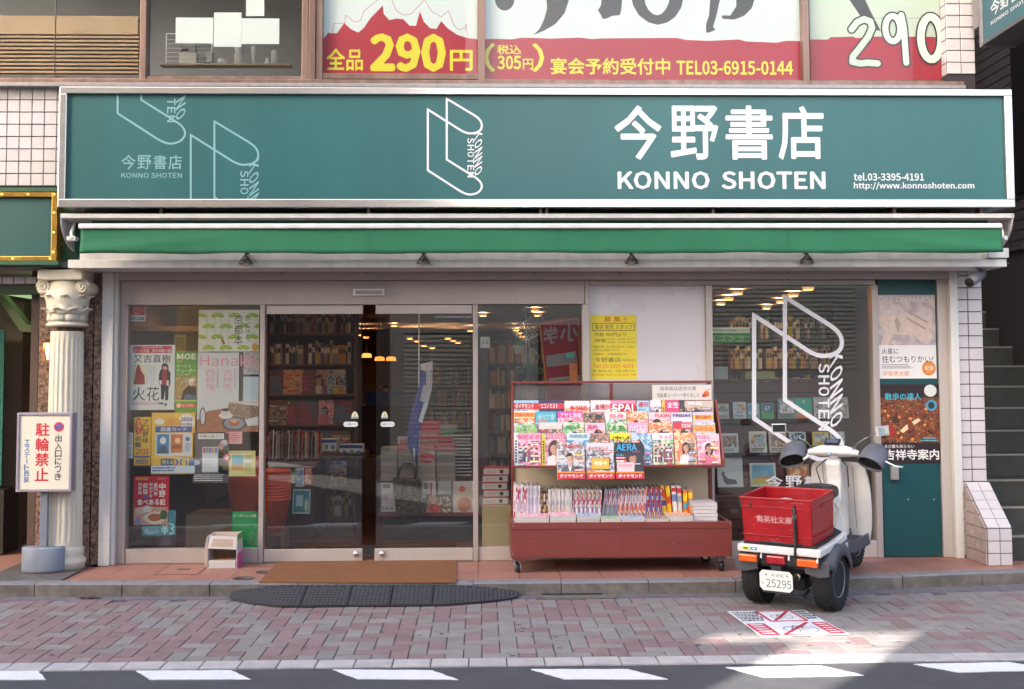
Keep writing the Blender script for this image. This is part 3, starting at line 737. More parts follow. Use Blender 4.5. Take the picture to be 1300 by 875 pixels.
# left side tiles, cut along the slope
n_y = 4; dy = (yp-.016-y_f)/n_y
for i in range(n_y):
    j = 0
    while True:
        ya, yb = y_f+i*dy+.0025, y_f+(i+1)*dy-.0025; z0 = ZS+j*dz+.003; z1 = ZS+(j+1)*dz-.0025
        top = lambda yy: zl+(yy-y_f)/(yp-.016-y_f)*(zh-zl)-.004
        if z0 > top(yb)-.01: break
        pts = [(ya, z0), (yb, z0)]
        if top(yb) > z1: pts.append((yb, z1))
        else: pts.append((yb, top(yb)))
        if top(ya) > z1: pts.append((ya, z1))
        elif top(ya) > z0:
            if top(yb) > z1: yc = y_f+(z1-zl+.004)/(zh-zl)*(yp-.016-y_f); pts.append((yc, z1))
            pts.append((ya, top(ya)))
        else:
            if top(yb) > z1: yc = y_f+(z1-zl+.004)/(zh-zl)*(yp-.016-y_f); pts.append((yc, z1))
            yc = y_f+(z0-zl+.004)/(zh-zl)*(yp-.016-y_f); pts[0] = (max(ya, yc), z0)
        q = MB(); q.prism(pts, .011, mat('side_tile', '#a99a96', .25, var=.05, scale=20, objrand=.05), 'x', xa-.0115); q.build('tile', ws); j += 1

# ---------------- main sign ----------------
YS = -.62
sx0, sx1 = P(85.5, 190, YS).x, P(1274.5, 190, YS).x; sz0, sz1 = P(650, 253.5, YS).z, P(650, 121.5, YS).z
M_signp = grime('teal_sign_face', '#245f61', '#1f5759', .42, 0, 1.6, .35, .6)
M_signp.node_tree.nodes['Principled BSDF'].inputs['Coat Weight'].default_value = .12; M_signp.node_tree.nodes['Principled BSDF'].inputs['Coat Roughness'].default_value = .15
sign = thing('shop_sign', 'long teal shop signboard with white lettering and a steel frame across the whole front', 'signboard', ((sx0+sx1)/2, YS, sz0))
b = MB(); b.box(sx0, sx1, YS, -.02, sz0, sz1, M_signp); b.build('sign_face', sign)
fw = .048
def fr(x0, x1, z0, z1):
    b = MB(); b.box(x0, x1, YS-.03, -.02, z0, z1, M_chrome); return b.build('frame', sign, bevel=.004)
fr(sx0-.055, sx1+.060, sz1+.001, sz1+.052); fr(sx0-.055, sx1+.060, sz0-.062, sz0-.001); fr(sx0-.055, sx0-.001, sz0-.0005, sz1+.0005); fr(sx1+.001, sx1+.060, sz0-.0005, sz1+.0005)
M_sw = mat('sign_white', '#d6d6da', .4); M_pale = mat('sign_pale_teal', '#7ba6aa', .4)
yl = YS-.0015
def stext(s, u0, v0, u1, v1, m=M_sw, bold=0.0, y=yl, parent=sign, name='lettering'):
    x0, x1, z0, z1 = RC(u0, v0, u1, v1, y); b = MB(); b.text(s, x0, x1, z0, z1, y, m, bold); return b.build(name, parent)
for ch, (u0, v0, u1, v1) in {'今': (780,134,840,203), '野': (851,134,912,203), '書': (921,134,981,203), '店': (988,135,1046,203)}.items(): stext(ch, u0, v0, u1, v1, bold=.028)
stext('KONNO', 784, 217.5, 901, 240.5, bold=.03); stext('SHOTEN', 916, 217.5, 1048, 240.5, bold=.03)
stext('tel.03-3395-4191', 1084, 219.5, 1173, 229.5, bold=.022); stext('http://www.konnoshoten.com', 1084, 231.5, 1237, 241.5, bold=.022)
for ch, (u0, v0, u1, v1) in {'今': (154,197,172,215), '野': (174.5,197,192,215), '書': (195,197,211.5,215), '店': (214,197,231,215)}.items(): stext(ch, u0, v0, u1, v1, M_pale, .012)
stext('KONNO SHOTEN', 154, 219.5, 231, 226, M_pale, .012)

# the book mark: one ribbon, drawn in its own units, laid out at three sizes
def book_path():
    pts = [(275,90)]
    def arc(p0, p1, p2, n=8):
        for k in range(n+1):
            t = k/n; yield ((1-t)**2*p0[0]+2*t*(1-t)*p1[0]+t*t*p2[0], (1-t)**2*p0[1]+2*t*(1-t)*p1[1]+t*t*p2[1])
    pts.append((475,210)); pts += list(arc((490,220), (535,250), (535,290)))[1:]; pts += list(arc((535,290), (532,345), (450,347)))[1:]
    pts += list(arc((450,347), (415,347), (370,318)))[1:]
    pts += [(135,170), (135,620), (365,768)]; pts += list(arc((365,768), (415,800), (450,800)))[1:]; pts += list(arc((450,800), (525,795), (535,740)))[1:]
    pts += list(arc((535,740), (535,705), (485,672)))[1:]; pts += [(275,540), (275,90)]
    return pts
def ribbon(mb, pts, wd, y, m, clip=None):
    out = []
    for a, c in zip(pts, pts[1:]):
        n = max(1, int(math.dist(a, c)/(wd*.5)))
        for k in range(n): out.append((a[0]+(c[0]-a[0])*k/n, a[1]+(c[1]-a[1])*k/n))
    out.append(pts[-1])
    L = []
    for i, p in enumerate(out):
        a = out[i-1] if i > 0 else (out[-2] if pts[0] == pts[-1] else out[0]); c = out[i+1] if i < len(out)-1 else (out[1] if pts[0] == pts[-1] else out[-1])
        d1 = Vector((p[0]-a[0], p[1]-a[1])); d2 = Vector((c[0]-p[0], c[1]-p[1]))
        if d1.length < 1e-9: d1 = d2
        if d2.length < 1e-9: d2 = d1
        d1.normalize(); d2.normalize(); n1 = Vector((-d1.y, d1.x)); n2 = Vector((-d2.y, d2.x)); nn = (n1+n2)
        if nn.length < 1e-6: nn = n1
        nn.normalize(); s = min(1.8, 1/max(.3, nn.dot(n1)))*wd/2; L.append(((p[0]+nn.x*s, p[1]+nn.y*s), (p[0]-nn.x*s, p[1]-nn.y*s), p))
    for a, c in zip(L, L[1:]):
        y -= 1e-6
        if clip and not (clip(a[2]) and clip(c[2])): continue
        mb.add([(a[0][0],y+1e-6,a[0][1]),(a[1][0],y+1e-6,a[1][1]),(c[1][0],y,c[1][1]),(c[0][0],y,c[0][1])], [(0,1,2,3)], m)
def book_mark(parent, ua, va, su, sv, wd, y, m, zlo=-9, zhi=9, drop1=0, drop2=0, end1=5, end2=6):
    """ua,va: where (275,90) of the mark's own drawing lies; su,sv: scales"""
    T = lambda p: (ua+(p[0]-275)*su, va+(p[1]-90)*sv)
    W = lambda p: (P(*T(p), y).x, P(*T(p), y).z)
    mb = MB(); ribbon(mb, [W(p) for p in book_path()], wd, y, m, lambda p: zlo < p[1] < zhi)
    # KONNO and SHOTEN run downwards, turned a quarter and sheared along the cover
    for word, x0, x1, y0, y1, dr, en in (('KONNO', 480, 538, 325, 660, drop1, end1), ('SHOTEN', 428, 478, 378, 680, drop2, end2)):
        h = (y1-y0)/len(word)
        for k, ch in enumerate(word):
            if k < dr or k >= en: continue
            vs, fs, (a, b_, c, d) = text_geo(ch, .02)
            pts = []
            for vi, (px_, py_) in enumerate(vs):
                s = (px_-a)/(b_-a); t = (py_-c)/(d-c)
                yy = y0+h*(k+.06+.80*s)+(.34 if word == 'KONNO' else .12)*(1-t)*0*h
                xx = x0+(x1-x0)*t
                if word == 'KONNO': yy += -(1-t)*0+ (t-1)*-.0
                yy += (t-.5)*h*(-.62 if word == 'KONNO' else 0)
                q_ = W((xx, yy)); pts.append((q_[0], y-.0002-dep(vs, vi), q_[1]))
            mb.add(pts, fs, m)
    return mb.build('book_mark', parent)
k0 = 1/5.833
book_mark(sign, 520+275*k0, 110+90*k0, k0, k0, .0155, yl, M_sw)
book_mark(sign, 272.2, 154.3, k0*1.25, k0*1.25, .0145, yl, M_pale, zlo=sz0, end1=4, end2=4)
# the upper pale one is cut by the frame: only its lower half shows
book_mark(sign, 179.3, 126.8-450*k0*1.25, k0*1.25, k0*1.25, .0145, yl-.0008, M_pale, zhi=sz1, drop1=3, drop2=3)

M_jt = mat('sign_joint', '#255357', .5)
for u in (300, 700, 1105):
    b = MB(); xj = P(u, 190, YS).x; b.box(xj, xj+.0025, YS-.0006, YS-.0001, sz0+.001, sz1-.001, M_jt); b.build('panel_joint', sign)

# ---------------- awning, fascia, lights ----------------
M_aw = mat('awning_fabric', '#236a4a', .8, var=.05, scale=2, bump=.15, bscale=14)
YA = -.70
aw = thing('awning', 'rolled up green awning with a hanging valance below the teal sign', 'awning', (0, YA, 2.6))
def abar(u0, v0, u1, v1, y0, y1, m, name, bevel=.004):
    x0, x1, z0, z1 = RC(u0, v0, u1, v1, y0); b = MB(); b.box(x0, x1, y0, y1, z0, z1, m); return b.build(name, aw, bevel=bevel)
abar(76, 271, 1288, 277, -.60, -.05, M_white, 'housing_top', .006)
abar(99, 283.5, 1273, 290, YA-.02, YA+.05, M_white, 'front_bar', .008)
x0, x1, z0, z1 = RC(102, 290, 1272.5, 321.5, YA)
q = MB(); nX, nZ = 260, 6; vs = []
for j in range(nZ+1):
    for i in range(nX+1):
        s = i/nX; t = j/nZ; xx = x0+(x1-x0)*s
        # the cloth hangs with a long drag fold at both ends and faint seams
        y = YA+.005*math.sin(s*60+1.5*math.sin(s*17))*(1-t)+.004*math.sin(s*23+2*t)+.0025*math.sin(s*140+6*math.sin(s*9))*(1-t)
        for e_, dirn in ((0, s), (1, 1-s)):
            d_ = dirn*(x1-x0); fold = abs((1-t)-(.9-.55*d_)); 
            if d_ < 1.3: y -= .016*math.exp(-(fold/.13)**2)*(1-d_/1.3)
        zz = z0+(z1-z0)*t+(.0035*math.sin(s*31+2*math.sin(s*7))+.0015*math.sin(s*90) if j == 0 else 0)
        vs.append((xx, y, zz))
q.add(vs, [(j*(nX+1)+i, j*(nX+1)+i+1, (j+1)*(nX+1)+i+1, (j+1)*(nX+1)+i) for j in range(nZ) for i in range(nX)], M_aw, True)
va = q.build('valance', aw); md = va.modifiers.new('cloth', 'SOLIDIFY'); md.thickness = .003
q = MB(); s_ = P(708, 300, YA).x
for u in (468, 708, 1000): xs_ = P(u, 305, YA).x; q.box(xs_, xs_+.004, YA-.008, YA-.0065, z0+.004, z1, mat('awning_seam', '#24684b', .8))
q.build('seam', aw)
# roller tube in the dark gap and arms
q = MB(); q.tube([(x0, -.42, Z0(281, -.4)), (x1, -.42, Z0(281, -.4))], .045, mat('awning_roll', '#1f5a42', .8), 14); q.build('roller', aw)
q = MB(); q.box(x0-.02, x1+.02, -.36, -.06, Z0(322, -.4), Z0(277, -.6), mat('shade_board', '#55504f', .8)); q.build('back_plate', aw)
for sgn, u in ((-1, 76), (1, 1287)):
    xe = P(u, 290, -.6).x; pts = []
    zt = P(u, 271.5, -.6).z; zb = zt-.25
    pts = [(-.60, zt), (-.05, zt), (-.05, zb-.02), (-.20, zb-.02)]
    for k in range(1, 9): a = math.pi/2*k/8; pts.append((-.20-.40*math.sin(a), zb-.02+(zt-.03-(zb-.02))*(1-math.cos(a))))
    q = MB(); q.prism(pts, .012, mat('end_cap_grey', '#a7a3a9', .45), 'x', xe-(0 if sgn < 0 else .012)); q.build('end_cap', aw, bevel=.003)
    q = MB(); xa_ = xe+(.07 if sgn < 0 else -.07); q.tube([(xa_, -.50, zt-.06), (xa_, -.56, zt-.14), (xa_+sgn*-.03, -.62, zt-.19)], .013, M_white, 8)
    q.box(xa_-.012, xa_+.05 if sgn < 0 else xa_+.012, -.62, -.55, zt-.20, zt-.17, M_white); q.build('bracket', aw)
for u in (205, 468, 686, 694, 905, 1135, 1245):
    q = MB(); p = P(u, 267.5, -.58); q.box(p.x-.01, p.x+.01, -.59, -.5, p.z-.03, p.z+.025, M_brownd); q.build('hanger', aw)
# fascia box under the awning
fz = thing('fascia', 'long weathered white steel fascia box under the green awning', 'fascia', (0, -.3, 2.4))
x0, x1, z0, z1 = RC(92, 320, 1274, 337, -.46)
q = MB(); q.box(x0+.05, x1-.01, -.45, .02, z0+.045, z1+.05, M_white); q.build('fascia_panel', fz, bevel=.003)
q = MB(); q.box(P(86, 335, -.50).x, x1+.006, -.50, .02, z0-.02, z0+.043, M_white); q.build('fascia_lip', fz, bevel=.005)
q = MB(); q.box(P(1253, 330, -.51).x, x1+.012, -.53, -.455, z0+.046, z1+.02, M_white); q.build('junction_cover', fz, bevel=.006)
q = MB(); q.box(P(100, 340, -.1).x, x1-.02, -.16, .02, Z0(344, -.16), z0-.021, mat('soffit_board', '#a59a97', .7, var=.06, scale=6)); q.build('soffit_board', fz)
q = MB()
for k in range(11):
    p = P(140+k*108, 349, -.17); q.lathe([(0,0),(.006,0),(.005,.003),(0,.003)], M_brownd, (0,0,0), 8, Matrix.Translation((p.x, -.1005, P(600, 347, -.1).z)) @ Matrix.Rotation(math.pi/2, 4, 'X'))
q.build('screw', fz)
lab = ['small bell shaped spotlight under the fascia above the poster window', 'small bell shaped spotlight under the fascia above the right leaf of the sliding doors', 'small bell shaped spotlight under the fascia above the white panel', 'small bell shaped spotlight under the fascia above the window with the book mark']
proto = None
for k, u in enumerate((312, 537.5, 802, 1024.5)):
    p = P(u, 331, -.53); t = thing('fascia_spotlight', lab[k], 'spotlight', (p.x, -.53, z0+.02), group='spotlights along the fascia', local=True)
    if proto is None:
        q = MB(); q.lathe([(.0,.055),(.012,.055),(.018,.045),(.045,.012),(.052,-.012),(.050,-.014),(.043,.0),(.0,.012)], mat('spot_metal', '#6d665f', .3, metal=.85), (0,0,0), 20)
        a_ = mesh_of(q); q = MB(); q.tube([(0,0,.05),(0,.02,.075),(0,.07,.075)], .010, M_brownd, 8); q.lathe([(0,0),(.018,0),(.018,.02),(0,.02)], M_brownd, (0,.035,.064), 10); b_ = mesh_of(q)
        q = MB(); q.ell((0,0,-.004), (.03,.03,.018), mat('lamp_glass', '#dcd6cc', .15), 12, 8); c_ = mesh_of(q); proto = (a_, b_, c_)
    for nm, me in zip(('reflector', 'arm', 'bulb'), proto):
        o = bpy.data.objects.new(nm, me); COL.objects.link(o); o.parent = t
# security camera
p = P(1238, 352, -.42); cm = thing('security_camera', 'silver bullet security camera hanging at the end of the fascia above the tiled pier', 'security camera', (p.x, -.42, p.z), local=True)
Mc = mat('camera_shell', '#77757a', .4, metal=.2)
A = Vector((-.085, -.09, -.045)); B = Vector((.075, .06, .03))
q = MB(); q.tube([A, A.lerp(B, .25), B], [.040, .043, .041], Mc, 16); q.build('housing', cm)
q = MB(); q.tube([A+(A-B).normalized()*.004, A+(B-A).normalized()*.01], .034, M_dark, 16); q.build('lens', cm)
q = MB(); q.tube([(.02, 0, .03), (.03, .02, .085), (-.0, .05, .10)], .010, Mc, 8); q.box(-.05, .12, .0, .10, .098, .115, Mc); q.build('mount', cm)
q = MB(); q.box(-.005, .02, -.02, .02, -.012, .045, Mc, M=Matrix.Rotation(.6, 4, 'Z')); q.build('bracket', cm)
q = MB(); q.tube([B, B+Vector((.06,.05,.05)), B+Vector((.14,.03,.075)), B+Vector((.22,-.02,.08))], .006, M_brownd, 6); q.build('cable', cm)

# ---------------- projecting sign, staircase, neighbour on the right ----------------
pX = P(1250, 53, -.30).x; zb = P(1250, 53, -.30).z
ps = thing('projecting_sign', 'teal projecting blade sign with white lettering high on the tiled pier', 'blade sign', (pX, -.3, zb))
M_psf = mat('blade_sign_teal', '#2a5a68', .4); y0_, y1_ = -.28, -1.15
q = MB(); q.box(pX, pX+.26, y1_, y0_, zb, zb+1.2, M_psf); q.build('sign_face', ps)
M_psb = mat('blade_frame', '#8d8a8c', .4, metal=.4)
q = MB(); q.box(pX-.012, pX+.272, y0_+.001, y0_+.05, zb-.03, zb+1.2, M_psb); q.build('frame', ps, bevel=.004)
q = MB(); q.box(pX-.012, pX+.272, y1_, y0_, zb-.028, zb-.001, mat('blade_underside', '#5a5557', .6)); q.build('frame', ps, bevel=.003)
q = MB(); q.box(pX-.02, pX+.10, y0_+.051, .0-.14, zb+.14, zb+1.2, M_psb); q.build('bracket', ps)
Mr = Matrix.Translation((pX-.002, 0, 0)) @ Matrix.Rotation(-math.pi/2, 4, 'Z')   # text faces -X and reads away from the wall
q = MB(); 
def ptext(s, a, c, z0, z1, bold):
    vs, fs, (l, r, bt, tp_) = text_geo(s, bold)
    q.add([(pX-.0015-dep(vs, i), a+(c-a)*(vx-l)/(r-l), z0+(z1-z0)*(vy-bt)/(tp_-bt)) for i, (vx, vy) in enumerate(vs)], fs, M_sw)
ptext('今野書店', -.42, -1.08, zb+.155, zb+.275, .03); ptext('KONNO SHOTEN', -.42, -1.08, zb+.095, zb+.125, .02); q.build('lettering', ps)
# staircase
M_stair = mat('stair_rubber', '#393a38', .75, var=.25, scale=6, bump=.3, bscale=90)
M_nos = mat('stair_nosing', '#7c7a75', .6, var=.15, scale=30)
sc_ = thing('staircase', 'dark straight staircase with pale worn nosings climbing beside the tiled pier', 'staircase', (4.6, 0, ZS))
sx_a, sx_b = px1+.002, 5.25; rise, tread = .190, .285; ys0 = -.24
for k in range(13):
    yy = ys0+k*tread; zz = ZS+(k+1)*rise
    q = MB(); q.box(sx_a+.0, sx_b, yy, yy+tread+.02, zz-rise+.001, zz, M_stair)
    s_ = q.build('step', sc_)
    q = MB(); q.box(sx_a+.002, sx_b-.002, yy-.008, yy+.035, zz-.012, zz+.004, M_nos); q.build('nosing', s_, bevel=.002)
rw = thing('dark_building', 'dark grey panelled building wall rising behind the staircase', 'building', (5.3, 0, ZS))
M_sid = mat('dark_siding', '#68626a', .7, var=.12, scale=6)
q = MB(); q.box(5.27, 9, -.35, 9, ZS, 9, mat('dark_wall_base', '#5f5a5c', .8)); q.build('wall', rw)
q = MB(); z = 2.9; bd = MB()
q.box(5.25, 5.268, -.34, 4.5, 0, .088, M_sid); me_sid = mesh_of(q, 'siding_board')
for k in range(34): piece('siding_board', me_sid, (0, 0, 2.75+k*.098), rw)
q = MB(); q.box(5.225, 5.249, 1.25, 1.85, Z0(250, 2), Z0(62, 2), mat('shaft_dark', '#19181b', .5)); q.build('opening', rw)
xbar(sx_a, 5.26, ZS, 6.5, 4.1, 4.2, mat('stairwell_end', '#7d7773', .9), 'wall', rw, bevel=0)
b = MB(); b.box(px1-.05, px1+.0, .5, 4.1, ZS, 6.5, mat('stairwell_side', '#7a736e', .9, var=.1, scale=3)); b.build('wall', rw)
q = MB(); q.prism([(4.50, 2.62), (4.56, 2.62), (5.0, 2.1), (4.94, 2.1)], .05, mat('slant_beam', '#8d8888', .6), 'y', .2); q.build('brace', rw)

# ---------------- left neighbour ----------------
nb = thing('neighbour_building', 'dim arcade entrance of the neighbouring shop with brown walls', 'building', (-4.2, .5, ZS))
M_nw = mat('arcade_wall', '#5d4f47', .5, var=.12, scale=3)
xL = -6.5
def nbox(x0, x1, y0, y1, z0, z1, m, name, bevel=0): q = MB(); q.box(x0, x1, y0, y1, z0, z1, m); return q.build(name, nb, bevel=bevel)
nbox(xL, X0(47), 2.6, 2.7, ZS, 2.6, M_nw, 'back_wall')
nbox(xL, X0(110), -.05, 2.6, 2.44, 2.5, mat('arcade_ceiling', '#8b8683', .8), 'ceiling')
nbox(xL, X0(110), -.36, -.055, 2.385, 2.43, mat('arcade_soffit', '#6d6768', .7), 'soffit')
xw = P(30, 500, .6).x
nbox(P(50,500,.3).x-.0, P(50,500,.3).x+.06, .1, 2.6, ZS, 2.6, mat('arcade_granite', '#5a4a44', .35, var=.2, scale=40), 'side_wall')
nbox(P(28, 500, 1.2).x, P(52, 500, 1.2).x, 1.2, 1.3, ZS, 2.35, mat('arcade_panel', '#6e5f52', .45, var=.08, scale=3), 'wall_panel')
nbox(P(28, 500, 1.2).x+.01, P(52, 500, 1.2).x, 1.14, 1.198, P(40, 470, 1.2).z, P(40, 466, 1.2).z, mat('panel_joint', '#4a4039', .6), 'panel_joint')
nbox(P(5, 500, .9).x-.9, P(27.5, 500, .9).x, .9, 1.15, ZS, 2.2, mat('arcade_panel_light', '#7a6a5b', .45, var=.08, scale=3), 'wall_panel')
nbox(xL, P(4, 500, .6).x, .6, .62, ZS+.55, 1.95, mat('teal_glass', '#2f6a5c', .3), 'teal_panel')
# green sloping beam and bright ceiling opening
gm = mat('green_paint', '#5a6b3e', .55, var=.08, scale=4)
q = MB(); yb_ = .25; pts = [(0,375),(0,389),(26,423),(52,423),(52,418),(30,414)]
w_ = [P(u, v, yb_) for u, v in [(-30,352),(2,386),(26,421),(52,423),(52,416),(34,412),(4,375),(-30,336)]]
q.prism([(p.x, p.z) for p in w_], .12, gm, 'y', yb_); q.build('sloping_beam', nb)
nbox(P(4, 376, .3).x, P(52, 376, .3).x, .12, 1.0, P(30, 374, .3).z, P(30, 374, .3).z+.03, glow('light_cover', '#b8e0a0', .14), 'ceiling_light')
q = MB()
for k in range(5):
    xx = P(-10+k*14.5, 357, -.04).x; q.cbox(xx+.003, xx+.085, -.065, -.01, P(20, 360.5, -.05).z, P(20, 352, -.05).z, M_tile, .002)
q.build('tile_course', nb)
nbox(xL, P(52, 365, 0).x, -.02, .06, P(20, 374, 0).z, P(20, 361.5, 0).z, mat('dark_green_trim', '#39493a', .6), 'trim')
nbox(P(0,600,.8).x-.6, P(24, 600, .8).x, .5, .8, ZS, P(10, 622, .5).z, mat('counter_dark', '#2a2624', .4), 'counter')
# its sign
gs = thing('green_bulb_sign', 'dark green blank signboard framed in gold with small light bulbs', 'signboard', (-4.4, -.5, 2.6))
yg = -.42; x0, x1, z0, z1 = RC(-120, 251, 67, 326, yg)
q = MB(); q.box(x0, x1, yg, -.07, z0, z1, mat('sign_dark_green', '#1e4f4e', .45, var=.05, scale=2)); q.build('sign_face', gs)
Mg = mat('gold_trim', '#c79a4a', .25, metal=.85, var=.2, scale=12); Mgd = mat('green_casing', '#24523a', .5)
q = MB(); q.box(x0, x1+.001, yg-.035, yg+.02, z1+.001, z1+.04, Mg); q.build('frame', gs, bevel=.003)
q = MB(); q.box(x0, x1+.001, yg-.035, yg+.02, z0-.035, z0-.001, Mg); q.build('frame', gs, bevel=.003)
q = MB(); q.box(x1+.002, x1+.042, yg-.035, -.08, z0-.035, z1+.04, Mg); q.build('frame', gs, bevel=.003)
q = MB(); q.box(x0, x1+.06, yg-.04, -.07, z1+.041, z1+.07, Mgd); q.build('casing', gs)
q = MB(); q.box(x0, x1+.06, yg-.04, -.07, z0-.065, z0-.036, Mgd); q.build('casing', gs)
q = MB(); q.box(x1+.043, x1+.20, yg+.1, -.07, z0-.065, z1+.04, Mgd); q.build('casing', gs)
q = MB(); q.ell((0,0,0), (.008,.008,.008), glow('bulb_glow', '#ffc860', .5), 8, 6); bme_ = mesh_of(q)
bl = [(k*.195+.0, z1+.02) for k in range(0, 4)]
for d_, zz in bl: piece('bulb', bme_, (x1+.02-d_, yg-.042, zz), gs)
for k in range(3): piece('bulb', bme_, (x1+.022, yg-.042, z0+.03+k*.15), gs)
for d_ in (.02, .30, .60): piece('bulb', bme_, (x1+.02-d_, yg-.042, z0-.018), gs)
# classical column
cy = -.20; cxm = P(82, 600, cy).x
Mcol = mat('plaster_white', '#cdc5b4', .6, var=.05, scale=12, bump=.15, bscale=40)
clm = thing('white_column', 'white fluted classical column with a carved leafy capital beside the granite wall', 'column', (cxm, cy, ZS))
zt = P(82, 344, cy).z; zcap = P(82, 414, cy).z; zsh = P(82, 421, cy).z; zbs = P(82, 693, cy).z
def sc(u): return u*8.92/1450
q = MB(); n = 20; rr0, rr1 = sc(22.5), sc(19.5); vs = []; rows = 14; seg_ = n*4
for j in range(rows+1):
    t = j/rows; z = zbs+(zsh-zbs)*t; r = rr0+(rr1-rr0)*t
    for k in range(seg_):
        ph = k % 4; dpt = (0, .0, .008, .008)[ph] if 0 < j < rows else 0
        a = 2*math.pi*(k+.5)/seg_; rr = r-dpt; vs.append((cxm+rr*math.cos(a), cy+rr*math.sin(a), z))
q.add(vs, [(j*seg_+k, j*seg_+(k+1) % seg_, (j+1)*seg_+(k+1) % seg_, (j+1)*seg_+k) for j in range(rows) for k in range(seg_)], Mcol)
q.build('shaft', clm)
q = MB(); q.lathe([(sc(26), ZS-zbs), (sc(26), .03+ZS-zbs), (sc(27.5), .045+ZS-zbs), (sc(27), .07+ZS-zbs), (sc(24), .085+ZS-zbs), (sc(24.5), .105+ZS-zbs), (sc(25), -.02), (sc(23), -.005), (sc(22.3), .004)], Mcol, (cxm, cy, zbs), 32); q.build('base', clm)
q = MB(); q.lathe([(rr1, 0), (sc(25), .008), (sc(25.5), .022), (sc(23), .034), (sc(22), .05), (sc(22.5), .08), (sc(26), .20), (sc(28), .27), (sc(24), .29), (sc(22), .38), (0, .38)], Mcol, (cxm, cy, zcap-.01), 32); cp = q.build('capital', clm)
zc = zcap-.01
q = MB()
for ring, (zb_, hh, n_, r0) in enumerate([(.045, .10, 8, sc(22.5)), (.10, .15, 8, sc(23.5))]):
    for k in range(n_):
        a = 2*math.pi*(k+.5*ring)/n_-.2; ca, sa = math.cos(a), math.sin(a)
        vs = []; 
        for j in range(6):
            t = j/5; r = r0+.004+.045*max(0, t-.45)**1.2*2; z = zc+zb_+hh*math.sin(t*1.5)/1.0*(1 if t < .8 else .97-.25*(t-.8)*5*.3)
            wd = (.055*(1-t*.55))*(1+.25*math.sin(j*2.6))
            for sgn in (-1, 0, 1):
                rr = r+(.006 if sgn == 0 else 0); vs.append((cxm+ca*rr-sa*wd*sgn, cy+sa*rr+ca*wd*sgn, z))
        q.add(vs, [(j*3+i, j*3+i+1, (j+1)*3+i+1, (j+1)*3+i) for j in range(5) for i in range(2)], Mcol, True)
lf = q.build('leaf', cp); md = lf.modifiers.new('thick', 'SOLIDIFY'); md.thickness = .01; lf['kind'] = 'stuff'
for sgn in (-1, 1):
    q = MB(); pts = []; rs = []
    for k in range(30):
        t = k/29; a = t*4.2*math.pi; r = .055*(1-t*.85); pts.append((cxm+sgn*sc(24)+sgn*r*math.cos(a)*.9, cy-.10-.02*t, zc+.305+r*math.sin(a))); rs.append(.015*(1-t*.5))
    q.tube(pts, rs, Mcol, 8); q.ell((cxm+sgn*sc(24), cy-.08, zc+.305), (.05, .035, .05), Mcol); q.build('volute', cp)
    q = MB(); q.tube([(cxm+sgn*sc(24), cy-.10, zc+.30), (cxm+sgn*sc(26), cy+.12, zc+.30)], .055, Mcol, 14); q.build('volute', cp)
q = MB(); q.box(cxm-sc(29), cxm+sc(27), cy-.16, cy+.16, zc+.355, zt-.002, Mcol); q.build('abacus', cp, bevel=.012)
# wall lantern behind the column
p = P(62, 444, -.14); ln = thing('wall_lantern', 'small black wall lantern with a glowing amber pane behind the white column', 'lantern', (p.x, p.y, p.z))
q = MB(); q.lathe([(.0, .085), (.02, .08), (.05, .055), (.046, .05)], M_brownd, tuple(p), 6, smooth=False); q.build('cap', ln)
q = MB(); q.lathe([(.022, -.075), (.043, .05)], glow('lantern_glow', '#ffb060', 2.2), tuple(p), 6, smooth=False); q.build('glass', ln)
q = MB()
for k in range(6): a = 2*math.pi*k/6; q.tube([(p.x+.023*math.cos(a), p.y+.023*math.sin(a), p.z-.078), (p.x+.045*math.cos(a), p.y+.045*math.sin(a), p.z+.052)], .004, M_brownd, 5)
q.tube([(p.x, p.y+.02, p.z-.05), (p.x, p.y+.05, p.z-.09), (p.x+.02, -.101, p.z-.05)], .006, M_brownd, 6); q.build('frame', ln)

# ---------------- no parking sign on its stand ----------------
pb = G(55, 726, ZS); ys_ = pb.y
np_ = thing('no_parking_sign', 'free standing no bicycle parking sign with red lettering on a blue grey drum base', 'sign stand', (pb.x, ys_, ZS))
M_bl = grime('blue_grey_paint', '#7c8494', '#6f7480', .5, 0, 9, 2.5, .5)
w2_ = (P(82,710,ys_).x-P(28,710,ys_).x)/2; zz1 = P(55, 694, ys_).z-ZS
q = MB(); q.lathe([(w2_*.97, 0), (w2_, .02), (w2_, zz1-.01), (w2_*.96, zz1), (0, zz1)], M_bl, (P(55,710,ys_).x, ys_, ZS), 36, sy=.55); q.build('base', np_)
q = MB(); q.box(P(51.5,660,ys_).x, P(61,660,ys_).x, ys_-.02, ys_+.02, ZS+zz1, P(55, 620, ys_).z, M_bl); q.build('pole', np_, bevel=.003)
x0, x1, z0, z1 = RC(24.5, 527.5, 88, 621, ys_-.05)
q = MB(); q.box(x0, x1, ys_-.045, ys_+.035, z0, z1, mat('sign_cream', '#d9d3c2', .5, var=.03, scale=5))
ref = (24.5, 527.5, 88, 621)
layers_to(q, [('v', '駐輪禁止', (44.5, 536, 62, 612), ink('#c8303c'), .035), ('e', (67.5, 536, 80.5, 548.5), ink('#c23a4c')), ('e', (69.5, 538, 78.5, 546.5), ink('#4b5fb0')),
  ('p', [(70.2, 539.2), (71.4, 538.2), (78.2, 545.6), (77, 546.6)], ink('#c23a4c')), ('v', '出入口につき', (69.5, 552, 78, 610.5), ink('#33333f'), .03), ('v', 'エステート西荻', (30.5, 558, 37.5, 613), ink('#3c74b0'), .03)], ref, x0, x1, z0, z1, ys_-.046)
q.build('sign_board', np_)
Mfr = mat('sign_frame_grey', '#a29aa8', .4, metal=.4)
